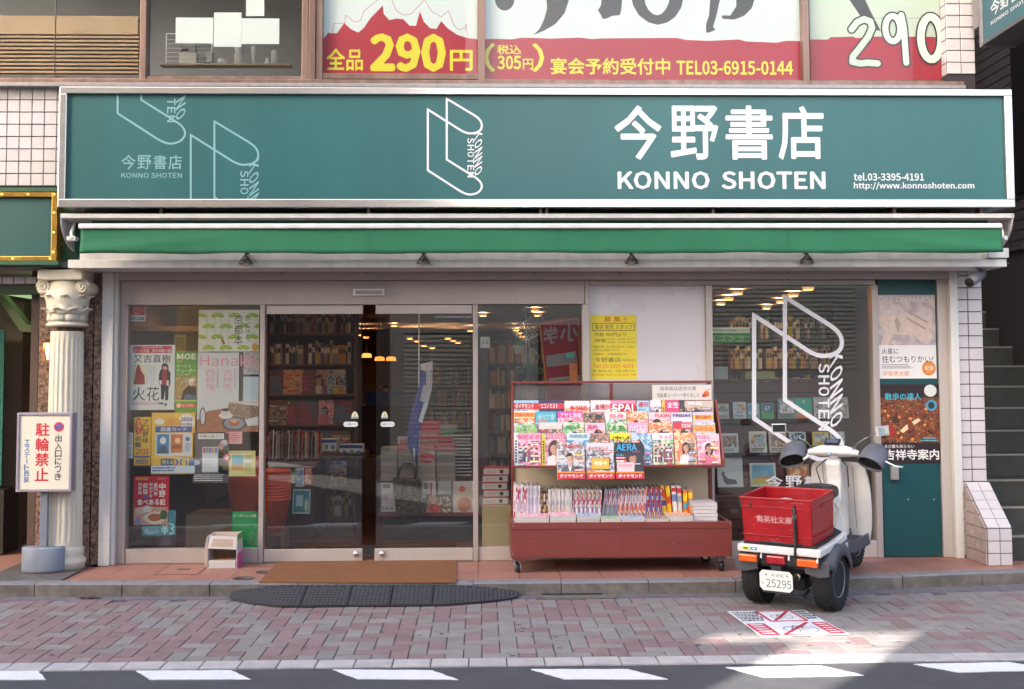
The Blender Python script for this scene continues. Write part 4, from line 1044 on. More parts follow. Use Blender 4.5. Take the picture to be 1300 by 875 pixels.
for (a0, a1, c0, c1) in [(x0-.02, x1+.02, z1+.0005, z1+.02), (x0-.02, x1+.02, z0-.02, z0-.0005), (x0-.02, x0-.0005, z0, z1), (x1+.0005, x1+.02, z0, z1)]:
    q = MB(); q.box(a0, a1, ys_-.055, ys_+.045, c0, c1, Mfr); q.build('frame', np_, bevel=.003)

# ================= posters in the upper windows =================
K = ink
YB = YU+.012
def banner(ref, layers, label, mat_bg):
    return poster(ref, YB, mat_bg, layers, 'window_banner', label, 'window banner', .0015)
Wb = mat('banner_white', '#d6dddd', .5, var=.03, scale=3); Rb = mat('banner_red', '#ac1a32', .5, var=.04, scale=2); Yb = K('#e2d32e')
Rl = K('#b8505e')
b1 = [('r', (410, 55, 606, 93.5), Rb),
      ('p', [(410,51),(417,43),(428,43),(437,30),(446,38),(455,42),(462,36),(470,24),(486,7.5),(487,18),(494,26),(504,24),(512,25),(520,33),(528,33),(533,15),(538,28),(546,36),(554,37),(560,27),(568,36),(580,44),(592,48),(606,50),(606,56),(410,56)], Rb)]
for pts in [[(415,46),(417,42),(422,44),(424,31),(438,30),(439,20),(450,29),(458,27),(462,15),(480,0)], [(497,0),(503,14),(512,20),(522,18),(539,0)], [(539,0),(548,15),(560,22),(569,14),(576,32),(582,38),(590,36),(592,30),(592,38),(594,47)]]:
    for a, c in zip(pts, pts[1:]):
        d = Vector((c[0]-a[0], c[1]-a[1])); n_ = Vector((-d.y, d.x)).normalized()*.35; b1.append(('p', [(a[0]-n_.x,a[1]-n_.y),(c[0]-n_.x,c[1]-n_.y),(c[0]+n_.x,c[1]+n_.y),(a[0]+n_.x,a[1]+n_.y)], Rl))
b1 += [('t', '全品', (415, 62, 461, 90), Yb, .03), ('t', '290', (470, 43, 566, 91.5), Yb, .05), ('t', '円', (571, 63.5, 600, 90), Yb, .04)]
banner((410, TOPV, 606, 93.5), b1, 'white and red window banner with wavy peaks and yellow 290 beside the clear bronze window', Wb)
Kc = K('#3c383c')
edge2 = [(616,51),(628,50.5),(650,51),(661,49),(672,49),(700,50),(735,48.5),(752,50.5),(760,49.5),(800,49),(858,48.5),(870,51),(900,52),(937,50),(945,52.5),(985,54),(996,51.5),(1018,52)]
b2 = [('p', [(616,101)]+edge2+[(1018,101)], Rb),
      ('e', (628,-14,653,15), Kc), ('p', [(693,0),(722,0),(716,18),(704,32),(690,40),(676,46),(684,38),(690,26),(694,12)], Kc),
      ('p', [(763,0),(789,0),(788,12),(786,20),(776,21),(770,24),(764,25),(761,18),(758,14),(762,8)], Kc)]
pts = [(803+28*1.0,0)]
o1 = [(800,-4),(803,8),(810,20),(822,29),(834,32),(846,29),(856,22),(864,10),(867,-4)]; i1 = [(850,-4),(847,8),(841,17),(834,20),(826,18),(819,9),(817,-4)]
b2 += [('p', [o1[k], o1[k+1], i1[len(i1)-2-k] if k < 6 else i1[0], i1[len(i1)-1-k] if k < 6 else i1[0]], Kc) for k in range(0)]
for k in range(8):
    a, c = o1[k], o1[k+1]; t0, t1 = k/8*6, (k+1)/8*6
    def li(t): j = min(5, int(t)); f = t-j; A, B = i1[::-1][j], i1[::-1][j+1]; return (A[0]+(B[0]-A[0])*f, A[1]+(B[1]-A[1])*f)
    b2.append(('p', [a, c, li(t1), li(t0)], Kc))
b2 += [('p', [(901,-3),(914,-3),(908,22),(904,34),(907,38),(898,42),(895,41),(895,31),(899,20)], Kc),
       ('p', [(934,-3),(958,-3),(954,10),(944,20),(931,25),(916,24),(915,20),(920,19.5),(926,20),(934,8)], Kc),
       ('t', '（', (614.5, 56, 628, 92), Yb, .03), ('t', '税込', (630.5, 58, 661, 70), Yb, .03), ('t', '305', (631, 71.5, 661, 89), Yb, .03), ('t', '円', (663, 75.5, 676, 89), Yb, .03), ('t', '）', (675, 56, 690, 92), Yb, .03),
       ('t', '宴会予約受付中', (698, 74, 849, 95), Yb, .035), ('t', 'TEL03-6915-0144', (857, 77, 1005, 95), Yb, .03)]
banner((616, TOPV, 1018, 101), b2, 'widest white and red window banner with dark brush strokes and a yellow telephone number', Wb)
Wc = K('#c6d0c2')
b3 = [('p', [(1027,51),(1050,51),(1053,48),(1082,47),(1085,49),(1110,47),(1213.5,47),(1213.5,102),(1027,102)], Rb), ('r', (1094,23.2,1213,23.9), K('#8f9a88')),
      ('p', [(1075,-4),(1096,-4),(1105,16),(1117,40),(1108,38),(1092,22)], Kc)]
def outlined(cs, s_in, s_out):
    out = []
    for s_, m_ in ((s_out, K('#22242a')), (s_in, K('#d2dccf'))):
        for c_ in cs:
            for a, c in zip(c_, c_[1:]):
                d = Vector((c[0]-a[0], c[1]-a[1])); n_ = Vector((-d.y, d.x)).normalized()*s_
                out.append(('p', [(a[0]-n_.x,a[1]-n_.y),(c[0]-n_.x,c[1]-n_.y),(c[0]+n_.x,c[1]+n_.y),(a[0]+n_.x,a[1]+n_.y)], m_))
            for p_ in c_: out.append(('e', (p_[0]-s_, p_[1]-s_, p_[0]+s_, p_[1]+s_), m_))
    return out
two = [(1080,38),(1087,29),(1096,25),(1104,28),(1106,36),(1101,47),(1091,60),(1081,72),(1080,79),(1090,81),(1100,80),(1112,81)]
def oval(cx, cy, rx, ry, n=18, a0=0): return [(cx+rx*math.cos(a0+2*math.pi*k/n), cy+ry*math.sin(a0+2*math.pi*k/n)) for k in range(n+1)]
b3 += outlined([two], 4.0, 6.0)+outlined([oval(1132,37,9.5,16), [(1143,20),(1146,36),(1147,60),(1148,80)]], 3.8, 5.8)+outlined([oval(1180,49,13,27)], 4.8, 6.8)
banner((1027, TOPV, 1213.5, 102), b3, 'greenish white and red window banner with large outlined hand drawn 290', mat('banner_cream', '#ccd6c6', .5, var=.02, scale=3))
# things in the second clear window: sheets on the glass and a shelf of kitchen goods
for (ref, lab) in [((223, 22.5, 270.5, 55), 'wide blank white sheet on the bronze window above the tool rack'), ((271.5, 16, 306.5, 59.5), 'tall blank white sheet in the middle of the bronze window'),
                   ((306.8, 23.5, 354.5, 56), 'wide blank white sheet above the bottles in the bronze window'), ((312.5, -20, 335.5, 20.5), 'narrow blank white sheet highest in the bronze window')]:
    poster(ref, YB, mat('paper_white', '#dfe3e0', .6), [], 'paper_sheet', lab, 'paper sheet', .001)
ysf = .25
x0, x1, z0, z1 = RC(204, 82.5, 370, 84.5, ysf)
q = MB(); q.box(x0, x1, .20, .31, z0, z1, mat('shelf_wood', '#a58a6a', .6)); one(q, 'wall_shelf', 'pale wooden shelf holding bottles inside the bronze window', 'shelf', (x0, .1, z0))
def lathe_thing(u, v0, v1, w, prof, m, name, label, cat):
    p = P(u, v1, ysf); h = P(u, v0, ysf).z-p.z; r = w*9.4/1450/2; q = MB(); q.lathe([(a*r, c*h) for a, c in prof], m, (0,0,0), 16)
    o = one(q, name, label, cat); o.location = (p.x, ysf, z1+.001); return o
Mp = mat('plastic_white', '#dcdbd5', .35)
lathe_thing(281.5, 75, 82.5, 11, [(.8,0),(1,.3),(1,.7),(.7,1),(0,1)], Mp, 'bowl', 'small white bowl on the shelf inside the bronze window', 'bowl')
o = lathe_thing(303.5, 57, 82.5, 15, [(.75,0),(.85,.55),(.6,.6),(1.0,1),(0,1)], Mp, 'cup_stack', 'stack of white paper cups on the shelf inside the bronze window', 'cup stack')
q = MB(); q.lathe([(.032,0),(.037,.09),(.037,.0901)], mat('cup_band', '#c8ad6a', .5), (0,0,.002), 16)
band = q.build('paper_band', o)
lathe_thing(322.5, 57, 80, 8, [(.6,0),(.6,.35),(.9,.5),(1,1),(0,1)], Mp, 'bottle', 'slim white bottle with a flared top on the shelf inside the bronze window', 'bottle')
lathe_thing(348, 61, 79.5, 8, [(1,0),(1,.85),(.7,1),(0,1)], Mp, 'bottle', 'plain round white bottle nearest the end of the shelf inside the bronze window', 'bottle')
lathe_thing(339, 71, 79.5, 7, [(.8,0),(1,.3),(.5,.6),(.6,1),(0,1)], Mp, 'jar', 'tiny white jar between two white bottles on the shelf', 'jar')
tr = thing('tool_rack', 'thin white wire rack with small boxes standing on the shelf inside the bronze window', 'wire rack', (P(240,82,ysf).x, ysf, z1))
q = MB(); a, c, d, e = RC(211, 43, 269, 82, ysf)
for xx in (a, c): q.tube([(xx, ysf, z1+.001), (xx, ysf, e)], .004, Mp, 6)
q.tube([(a, ysf, e), (c, ysf, e)], .004, Mp, 6)
for k in range(6): q.tube([(a, ysf, z1+.03+k*.036), (c, ysf, z1+.03+k*.036)], .0018, Mp, 5)
q.build('wire_frame', tr)
for (u0, v0, u1, v1, c_) in [(228,68,250,82,'#c4bfb6'),(232,57,248,67,'#9a9892'),(254,72,261,82,'#6d7076'),(262,66,269,80,'#9fa3a6'),(230,61,240,66,'#77797c')]:
    a, c, d, e = RC(u0, v0, u1, v1, ysf+.04); q = MB(); q.box(a, c, ysf+.02, ysf+.10, d, e, mat('small_box_'+c_[1:], c_, .5)); q.build('small_box', tr)
# rooms behind the upper windows, partition
M_up = mat('upper_room', '#878a90', .8, var=.1, scale=2)
q = MB(); q.box(-6, 4.0, 1.6, 1.7, 3.9, 5.6, M_up); struct(q, 'upper_back_wall'); q = MB(); q.box(-6, 4.0, .31, 1.6, 3.75, 3.82, M_up); struct(q, 'upper_floor')
q = MB(); q.box(-6, 4.0, .31, 1.6, 5.6, 5.7, M_up); struct(q, 'upper_ceiling')
# beige slats standing in for the sunlit wall opposite, reflected in the first window
vb = thing('reflected_wall', 'beige horizontal louvres behind the first bronze window above the tiled wall', 'louvre screen', (-3.6, .2, 3.9))
M_lv = mat('reflected_wall_beige', '#a98b6c', .6, var=.14, scale=2); a, c, d, e = RC(-60, 46.5, 178, 100, .25)
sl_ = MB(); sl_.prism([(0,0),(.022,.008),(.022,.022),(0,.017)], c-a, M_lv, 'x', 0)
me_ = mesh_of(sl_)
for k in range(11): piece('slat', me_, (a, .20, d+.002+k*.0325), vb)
a, c, d2, e2 = RC(-60, 23, 178, 46, .25); q = MB(); q.box(a, c, .19, .24, d2, e2, M_lv); q.build('reflected_band', vb)
q = MB(); q.box(a, c, .235, .25, d-.05, e, mat('reflected_wall_back', '#7d6c5a', .8)); q.build('backing', vb)

# ================= posters behind the shop window =================
YP = .012
pw = K('#dedad8'); bk = K('#2b2630'); rd = K('#c51f36'); gr = K('#2c9a52')
def wpos(ref, bg, layers, label): return poster(ref, YP-.004 if False else YP, bg, layers, 'window_poster', label, 'poster')
wpos((163.5, 387, 184.5, 408), K('#e0dcdc'), [('r', (164.3,387.8,183.7,400.5), K('#c4122f')), ('p', [(169.5,397.5),(172,396.8),(174,399),(176,396.8),(178.5,397.5),(174,400)], K('#d98a92')), ('t', 'SECOM', (165.5,402,183,406.8), K('#28407c'), .05)], 'small red and white security sticker in the top corner of the poster window')
wpos((164.5, 438, 221.8, 520.5), pw, [('r', (168,439.5,217.5,448.3), rd), ('t', 'ピース又吉、初の本格小説', (169.5,443.2,216.5,447.6), pw, .03), ('t', '芥川賞受賞', (180,440.2,206,442.4), pw),
  ('t', '又吉直樹', (169.5,450.5,216.5,460.5), bk, .01), ('r', (168,463,184.6,489.5), photo(('#d8c9a4','#e2d4b0'))), ('p', [(169.5,488),(171,480),(172.5,470),(174.5,463.8),(177,463.5),(179,471),(183.5,477),(184,488)], K('#9c1f2c')),
  ('t', '火花', (168.5,491,202.5,509), bk)]+tlines(186,463,198,0,1,1,bk)+[('r', (186+i*2.1,463.5,186.35+i*2.1,489-i%3*3), K('#8c8a90')) for i in range(6)]+
  tlines(167.5,511,205,2,1.0,.8,K('#b86a74'),4,.1)+
  [('p', [(203.5,470),(207,468.5),(213.5,469.5),(216.5,474),(216.5,489),(214.5,490),(214.5,483),(202.3,483),(202,488),(201.5,487),(202,475)], K('#28262d')), ('p', [(206.5,470),(212,470),(211.5,490),(205.5,488)], K('#a8202f')),
   ('p', [(204.3,488),(214.5,490),(213.8,508),(210.5,509),(209.8,495),(208,508),(205,507)], K('#26242b')), ('e', (206.5,462.5,212.5,470), K('#d3a48c')), ('p', [(205,470),(205,464),(207.5,461.2),(211.5,461.3),(213.8,465),(214,471.5),(212.3,471),(212,465.5),(207,465),(206.3,471)], K('#2a2024')),
   ('r', (202.5,511.5,208,513.5), bk), ('r', (209.5,512.5,212.5,515), bk), ('r', (201.6,487,203.6,489.5), K('#d3a48c')), ('r', (214.2,489,216.2,491.5), K('#d3a48c'))], 'white novel poster with a red top band, a red cloaked shape and a standing figure')
wpos((222.5, 446, 250, 524), mat('poster_green', '#4f9240', .45, var=.06, scale=10), [('t', 'MOE', (224.5,449,248.5,456.5), pw, .04), ('r', (224.5,458,230,460), K('#e0a435')), ('t', 'ターシャ・', (224,462.5,246,467), K('#c9dfae'), .02), ('t', 'テューダー', (224,468,248.5,473.5), K('#c9dfae'), .03), ('t', '幸せな暮らし', (224,474.5,246,477), K('#c9dfae')),
  ('r', (222.5,478,250,508), photo(('#6d7a4a','#b9a45a','#8f4a3a','#c9c2a0','#4e5a3c'), 60)), ('p', [(230,508),(233,496),(240,489),(249,492),(250,508)], K('#22242e')), ('p', [(232,508),(236,500),(249,503),(250,508)], K('#4e6686')), ('e', (239.5,481.5,246.5,490.5), K('#d6b09c')), ('p', [(239,486),(240,481.5),(245,480),(248,484),(246,484.5)], K('#d9d6cf')),
  ('r', (222.5,508,250,510), K('#a8c25a')), ('r', (224,512,248,518), K('#d8562c')), ('e', (224.5,512,230,517.7), K('#e6c9b4')), ('t', '第二特集', (231,513.5,246,516.5), pw)], 'narrow green magazine poster with an elderly woman sitting among flowers')
fans = []
for r_ in range(4):
    for c_ in range(5):
        cx, cy_ = 254+c_*22-(11 if r_ % 2 else 0)+ (0 if c_ else 0), 400+r_*13.6
        pts = [(cx+9.2*math.cos(t), cy_+4.6-7.5*math.sin(t)) for t in [math.pi*(.10+.8*k/9) for k in range(10)]]+[(cx+3.2*math.cos(t), cy_+4.6-2.4*math.sin(t)) for t in [math.pi*(.9-.8*k/5) for k in range(6)]]
        pts = [(max(252.3, min(328.7, a)), b_) for a, b_ in pts]
        if max(a for a, _ in pts)-min(a for a, _ in pts) > 3: fans += [('p', pts, K('#97b52e'))]+[('e', (cx+dx_-.9, cy_-.6+dy_, cx+dx_+.9, cy_+.8+dy_), K('#d3dc6a')) for dx_, dy_ in ((-3,0),(2.5,-1)) if 254 < cx+dx_ < 327]
wpos((252, 393.5, 329, 446.5), K('#dcd8cc'), fans+[('r', (263+9*k, 396, 263.4+9*k, 442), K('#8f8c88')) for k in range(4)]+[('v', '京都本', (297,399.5,308.5,438.5), bk), ('v', '歩く', (310,400,319,417), K('#4a5a3a')), ('v', '味わう', (312,418,318,435), K('#4a5a3a')), ('p', [(281,432),(283,429.5),(286,436),(284,438)], K('#b8382e')), ('e', (320,436,328,446), K('#d39a52'))], 'white poster covered in green folding fans with tall black characters')
wpos((250.5, 447.5, 328.5, 548.5), mat('poster_photo_wall', '#cfccd0', .45, var=.04, scale=4), [('r', (303,447.5,328.5,508), K('#b9c4cf')), ('r', (303,447.5,308.5,510), K('#3a3238')), ('r', (303,475.5,328.5,478.5), K('#3a3238')), ('r', (308.5,448,328.5,475), photo(('#8f8a94','#b9b2ae','#a86f80'), 30)),
  ('p', [(250.5,548.5),(250.5,534),(264,522),(300,516),(328.5,524),(328.5,548.5)], photo(('#8f5a48','#a56c56','#9a6450'), 25)), ('p', [(289,520),(291,511),(328.5,516),(328.5,535),(296,531)], photo(('#a88a78','#7c5e52','#c2a894'), 60)), ('r', (289.5,509.5,328.5,512), K('#c9b7a8')),
  ('e', (282,529,314,547), K('#4a4650')), ('e', (284.5,530.5,311,545), K('#8a8d9c')), ('e', (291,533.5,304,541), K('#a5552e')), ('e', (293,532.5,302,537), K('#d9a069')), ('e', (278,523.5,296,532), K('#d5cfcd')), ('e', (281,518.5,292.5,528), K('#c9c2c2')), ('e', (281.5,518.5,292,522.5), K('#4a2f2a')), ('p', [(311,533),(328,529),(328.5,540),(315,541)], K('#cfcbd0')),
  ('e', (253.5,517,262,541), K('#4f5460')), ('e', (255,519,260.5,539), K('#cfccd0')), ('t', 'Hanako', (254,450.5,326,465), K('#e28aa2')), ('v', '西荻窪。', (261,469,273,504), K('#e088a2')), ('v', '吉祥寺。', (282.5,469,295,504), K('#e088a2')),
  ('v', '小さな店をめぐる', (275,468,277.4,492), bk), ('v', 'いつも歩きたい街', (297,468,299.3,492), bk)], 'large pale pink lettered magazine poster with a cafe table and a plate of cake')
wpos((162.5, 549.5, 168.7, 582), pw, [('v', '持って行', (163.6,551,167.6,565), K('#a8404e'), .02), ('v', '求人誌', (163.8,567,167.4,580), bk)], 'thin white vertical strip label at the window edge beside the yellow baseball poster')
wpos((170, 529.5, 191.3, 591), mat('poster_yellow', '#dfae1e', .45), [('v', 'プロ野球', (180.5,532,188.3,563), bk, .03), ('e', (171.3,531,180.5,552.5), rd), ('v', 'カラー', (172.8,533,179.3,551), K('#e6c832'), .03), ('v', '名鑑', (171.5,553.5,179.5,568.5), bk, .03), ('t', '2015', (172.5,569.5,189.3,577), K('#c23a24'), .05), ('r', (171,578.5,190.5,581.5), K('#35508c')), ('t', '球団別', (172.5,583,188.5,589.5), K('#35508c'), .03)], 'yellow baseball guide poster with black and red vertical lettering and 2015')
wpos((192.3, 524, 247.7, 602), mat('poster_amber', '#e3b348', .45), [('e', (226,525.5,247,546.5), pw), ('t', '2020', (229,530,244,535), K('#35508c'), .04), ('t', '円分贈呈', (229,537,244,541), K('#35508c'), .02), ('e', (196,531.5,208,539), pw), ('r', (197,541.5,243.5,549), K('#35589c')), ('t', '図書カード', (204,542.7,237,547.8), pw, .02),
  ('p', [(209.5,541.5),(210,534),(214,531.5),(226,531.5),(229.5,535),(230,541.5)], K('#d99a3e')), ('r', (197.5,550,243.5,579.5), K('#c9cdd6')), ('r', (199,551.5,214.5,576), mat('card_blue', '#3f7cae', .4, var=.4, scale=60)), ('e', (203,555,211,564), pw), ('p', [(199,576),(203,567),(211,566),(214.5,576)], K('#2c4a6e')), ('r', (217,551.5,232,575), K('#c26a34')), ('e', (222,556,229,563), K('#e0c49a')),
  ('r', (219,565,230,570), K('#8a3e22')), ('e', (235.5,555,241,560.5), K('#35589c'))]+tlines(235,563,243,5,1.2,1,K('#5a6a9c'),3)+[('e', (194,577.5,204.5,589.5), K('#e6b93a')), ('r', (204.5,582.5,221,591), K('#35589c')), ('t', '使える', (206,584,220,589.6), K('#e6d23a'), .03), ('p', [(222,583),(224.5,583),(228,587),(224.5,591),(222,591),(225,587)], K('#35589c')), ('r', (229,582.5,238,596), K('#3f66a8')), ('r', (231,584,236.5,592), K('#d9b83a')), ('r', (240,582.5,247,596), K('#3f66a8')), ('r', (192.3,591.5,247.7,600.5), K('#cdd3df'))]+tlines(194,593,226,2,2.2,1.2,K('#5a6a9c'),7), 'amber and blue book token poster with two pictured cards')
wpos((244.8, 549.5, 290.5, 613), mat('poster_grey_dark', '#5d5a61', .45, var=.1, scale=20), [('r', (251,550.5,284,557.5), pw), ('t', '手帳の値下げ', (253,551.8,282,556.2), K('#77787c'), .02), ('r', (256.5,567.5,277,599.5), K('#c7c9d6'))]+
  [('r', (257.5+i*3.8,568.5,260.8+i*3.8,575), K(['#c9566e','#5aa08c','#7a6ab0','#c98f4a','#4a86b8'][i])) for i in range(5)]+[('r', (258+i*3.8,578+j*4,260.4+i*3.8,581+j*4), pw) for i in range(5) for j in range(5)]+
  [('e', (280,558.5,289,566), K('#bcbcc0')), ('e', (246,584.5,254,590.5), K('#bcbcc0')), ('e', (277,563,284,571), K('#c98a8a')), ('r', (246,601.5,289,611.5), K('#46444a'))]+tlines(247,602.5,288,4,1.1,1.2,pw,5,.15), 'grey poster of a wall calendar in small coloured squares')
wpos((285.5, 548.3, 307.5, 563.5), K('#dfa3a8'), tlines(287,550,305,5,1.5,1.1,K('#c25a6c'),6,.2), 'small pink note taped over the corner of the grey calendar poster')
wpos((277.8, 572.5, 324.2, 604.8), K('#d9cf8e'), [('e', (283,576,293,586), K('#d0547e')), ('e', (285,578,291,584), pw), ('r', (294.5,577.5,308.5,597.5), K('#6aa8b8')), ('r', (294.5,590,308.5,597.5), K('#d09a5c')), ('r', (309.5,584,320,587.5), pw), ('t', '読書家の', (309.8,578,322,580.5), bk), ('t', 'おすすめ', (310,581.2,320,583.3), bk)]+tlines(282,588,292,5,.9,.9,K('#a59a58'),2)+tlines(310,589,321,6,.9,.8,K('#a59a58'),3)+tlines(281,574,320,1,.8,1,K('#8a8048'),3), 'pale yellow landscape card with a pink round emblem and a small blue picture')
wpos((169.3, 604.5, 214.5, 667.5), mat('poster_red', '#b9192c', .45), [('r', (172,606,188,609.5), K('#d98a3a')), ('t', 'あまから', (200,606.5,210,609), K('#e3b6a0')), ('v', '中野', (201.5,613,210,632), pw, .05), ('v', '高円寺', (194.8,613,199.8,630), pw, .03), ('v', '阿佐ヶ谷', (189,613,193.6,632), pw, .02), ('v', '荻窪', (181,613,187.5,628), pw, .04), ('v', '西荻窪', (175.3,613,179.8,628), pw, .03),
  ('t', '食べある記', (174,633.5,210,641.5), pw, .05), ('e', (181,628.5,188.5,632.5), K('#6a5aa8')), ('r', (170.5,644,213.5,666.5), photo(('#8c4a38','#c9b7ae','#a5383a','#d3c4b4','#7a5a3a'), 55)), ('e', (172,643.5,186,653), K('#c9b0a0')), ('e', (181,642,193,650.5), K('#d4cdc6')), ('e', (183,650,211,665), K('#cfc4bc')), ('e', (188,652,206,662), K('#a55c34')), ('e', (203,648,213,660), photo(('#2f4a2a','#4f6a38'), 60)), ('p', [(171,661),(174.5,660),(176,657.5),(177.5,660.5),(180.5,661.5),(178,663.5),(178.5,666.5),(175,665),(172,666.5),(172.5,663.5)], K('#5a8ac9'))], 'red restaurant guide poster with white vertical place names above dishes of food')
wpos((180.7, 648, 223, 680), mat('poster_tealblue', '#3f7f90', .45, var=.06, scale=15), [('t', '税込の', (184,671,201,678), K('#9cc9cf'), .01), ('t', '¥3', (204.5,664,221.5,679), K('#9cc9cf'), .02)], 'teal price card partly hidden by the red restaurant guide poster')
wpos((294.5, 649.5, 326.5, 695.5), mat('poster_bright_green', '#1c8f4e', .45), [('t', 'ピーポくん110番', (296,652.8,325.5,657), pw, .02)]+tlines(298,688,324,2,1.6,1.6,K('#0f5a30'),3), 'bright green emergency call card low at the window corner')
# the upper banner text strip ends here; posters on the teal door
YD = -.0335
def dpos(ref, bg, layers, label): return poster(ref, YD, bg, layers, 'door_poster', label, 'poster', .0015)
dpos((1115.5, 374.5, 1188, 480.7), pw, [('r', (1115.5,374.5,1188,438.5), photo(('#b9a8a6','#cbbcb8','#a8989c','#c4b3ae'), 9)), ('t', 'LIFE ON MARS?', (1116.5,376.5,1186.5,384), K('#cfc6c4'), .02),
  ('p', [(1118,438.5),(1124,420),(1116,412),(1117,402),(1126,398),(1140,400),(1152,396),(1170,402),(1184,410),(1180,420),(1186,430),(1170,434),(1158,424),(1146,426),(1134,424),(1128,438.5)], mat('clasped_hands', '#cdb8ac', .45, var=.12, scale=22)), ('p', [(1152,397),(1156,396),(1180,409),(1178,411)], K('#a8948c')), ('p', [(1150,404),(1153,403),(1176,417),(1174,419)], K('#a8948c')), ('p', [(1140,424),(1136,408),(1139,402),(1144,412)], K('#ab978f')),
  ('t', '火星に', (1119,442.5,1140,449.5), bk, .01), ('t', '住むつもりかい?', (1119,451.5,1184,460.5), bk, .01), ('e', (1169.5,458.5,1187,477), K('#c8752c')), ('e', (1171.5,460.5,1185,475), K('#d68a3c')), ('t', '伊坂幸太郎', (1119.5,471,1153,477.5), K('#d98a5c'), .02), ('t', '受賞', (1173,465,1184,470), pw)]+tlines(1119,462.5,1165,3,1.1,1,K('#77747a'),2), 'pale book poster of clasped hands above white with an orange round badge')
lights = [('e', (1118+((i*37) % 66), 512+((i*53) % 46), 1118+((i*37) % 66)+(1.5+(i % 4)*1.1), 512+((i*53) % 46)+(1.5+(i % 4)*1.0)), K(['#e0b070','#b8442c','#d98a4a','#8a3a22'][i % 4])) for i in range(46)]
dpos((1117.5, 488, 1193, 588.5), mat('poster_night', '#2c2022', .35), [('r', (1117.5,505,1193,562), photo(('#2a1a18','#5a2f22','#8a4a2c','#3c2622','#a8703c','#241a1c'), 26))]+lights+[('p', [(1142,547),(1150,540),(1166,531),(1169,534),(1154,544),(1146,550)], K('#e0c49a')), ('e', (1152,536,1160,546), K('#7a3a22')), ('e', (1133,528,1141,538), K('#4a2a20')), ('e', (1126,540,1136,556), K('#9a2c26'))]+
  [('t', '散歩の達人', (1124,499,1170,508), K('#3fb0c8'), .02), ('e', (1174,488.5,1190,504), K('#cfd0cc')), ('e', (1176,508,1190,522), K('#3f8fae')), ('e', (1178.5,510.5,1187,519.5), K('#24323c')), ('t', 'まだ誰も知らない', (1122.5,564.5,1160,569), pw, .01), ('t', '吉祥寺案内', (1122,570.5,1191,584), pw, .035), ('r', (1170,556,1188,557), K('#4fb0c0')), ('r', (1168,559,1190,560), K('#4fb0c0'))], 'dark town guide poster of a lively bar scene with white headline lettering')
# book mark and name on the right window
book_mark(w3, 996.4, 377.2, .279, .291, .034, -.0015, mat('vinyl_white', '#dcdadf', .5))
for ch, (u0, v0, u1, v1) in {'今': (972,604,994,620), '野': (997,604,1018,620), '書': (1021,604,1042,620), '店': (1046,604,1066,620)}.items(): stext(ch, u0, v0, u1, v1, mat('vinyl_white', '#dcdadf', .5), .025, -.0015, w3)
# handwritten notice on the white panel
yn = -.002
poster((749.5, 400, 808.5, 481.5), yn, mat('paper_yellow', '#e6cf3a', .6, var=.03, scale=10), [('t', '募 集 !!', (767,402,796,409), K('#c8442a'), .01), ('r', (752,410.2,806,410.9), bk), ('r', (752,419.6,806,420.3), bk), ('r', (752,410.9,752.7,419.6), bk), ('r', (805.3,410.9,806,419.6), bk),
   ('t', '書店 販売 スタッフ', (755.5,411.8,803,418.6), K('#4a4438')), ('t', '時給 900円より', (755.5,422,795,427.5), K('#4a4438')), ('t', '時間', (755.5,430,769,435), K('#4a4438')), ('t', '17:30〜22:00 まで', (770.5,429.5,804,432), K('#5c5644')), ('t', '(18:00〜22:30 もOK)', (770.5,433.5,806,436), K('#5c5644')),
   ('t', '経験不問、やる気のある方  土日は', (753.5,439.2,805,442), K('#5c5644')), ('t', '週3日以上勤務できる方', (754,443.5,786,446), K('#5c5644')), ('t', '交通費あり。 社員登用制度もあり', (753.5,448.2,796,451), K('#5c5644')), ('t', '今野書店', (754.5,454,788,460), K('#4a4438')), ('t', '(西荻窪北口)', (789,456,806.5,459.5), K('#5c5644')),
   ('t', 'Tel 03-3395-4191', (753.5,462,804,467.5), K('#c8502a')), ('t', '年齢・経験は問いません。お気軽にお問合せ下さい', (752,469.5,806.5,472.5), K('#5c5644')), ('t', '受付時間 10:00〜22:00 担当 今野', (751,474.5,807,477.5), K('#b87a2c'))], 'notice', 'yellow handwritten staff wanted notice taped to the white panel', 'notice', .001)

# ================= magazine rack =================
M_mar = mat('maroon_laminate', '#7a3a34', .42, var=.13, scale=3, detail=8, stretch=(.6, 1, 7), bump=.04, bscale=40)
M_mard = mat('maroon_edge', '#6a2f2d', .45)
YF = G(656, 722, ZS).y-.0      # front casters
YF = -.62
xl, xr = P(649, 690, YF).x, P(929.5, 690, YF).x
rack = thing('magazine_rack', 'maroon magazine rack on casters packed with magazines in front of the white panel', 'magazine rack', ((xl+xr)/2, YF, ZS))
zt, zb = P(790, 663, YF).z, P(790, 708, YF).z
yb = -.10
def rbox(a, b_, c, d, e, f, m, n, bevel=.003): q = MB(); q.box(a, b_, c, d, e, f, m); return q.build(n, rack, bevel=bevel)
rbox(xl, xr, YF, YF+.018, zb, zt-.052, M_mar, 'front_panel'); rbox(xl-.001, xr+.001, YF-.004, YF+.02, zt-.051, zt, M_mar, 'front_rail')
rbox(xl, xl+.018, YF+.021, yb, zb, zt-.004, M_mar, 'side_panel'); rbox(xr-.018, xr, YF+.021, yb, zb, zt-.004, M_mar, 'side_panel')
rbox(xl+.02, xr-.02, YF+.021, yb-.001, zt-.06, zt-.035, mat('tray_floor', '#a07c72', .6), 'tray'); rbox(xl+.02, xr-.02, yb-.018, yb, zb, zt-.061, M_mard, 'back_rail')
mx = P(790, 690, YF).x
q = MB(); q.box(mx-.0015, mx+.0015, YF-.0012, YF+.001, zb, zt-.052, M_mard); q.build('panel_joint', rack)
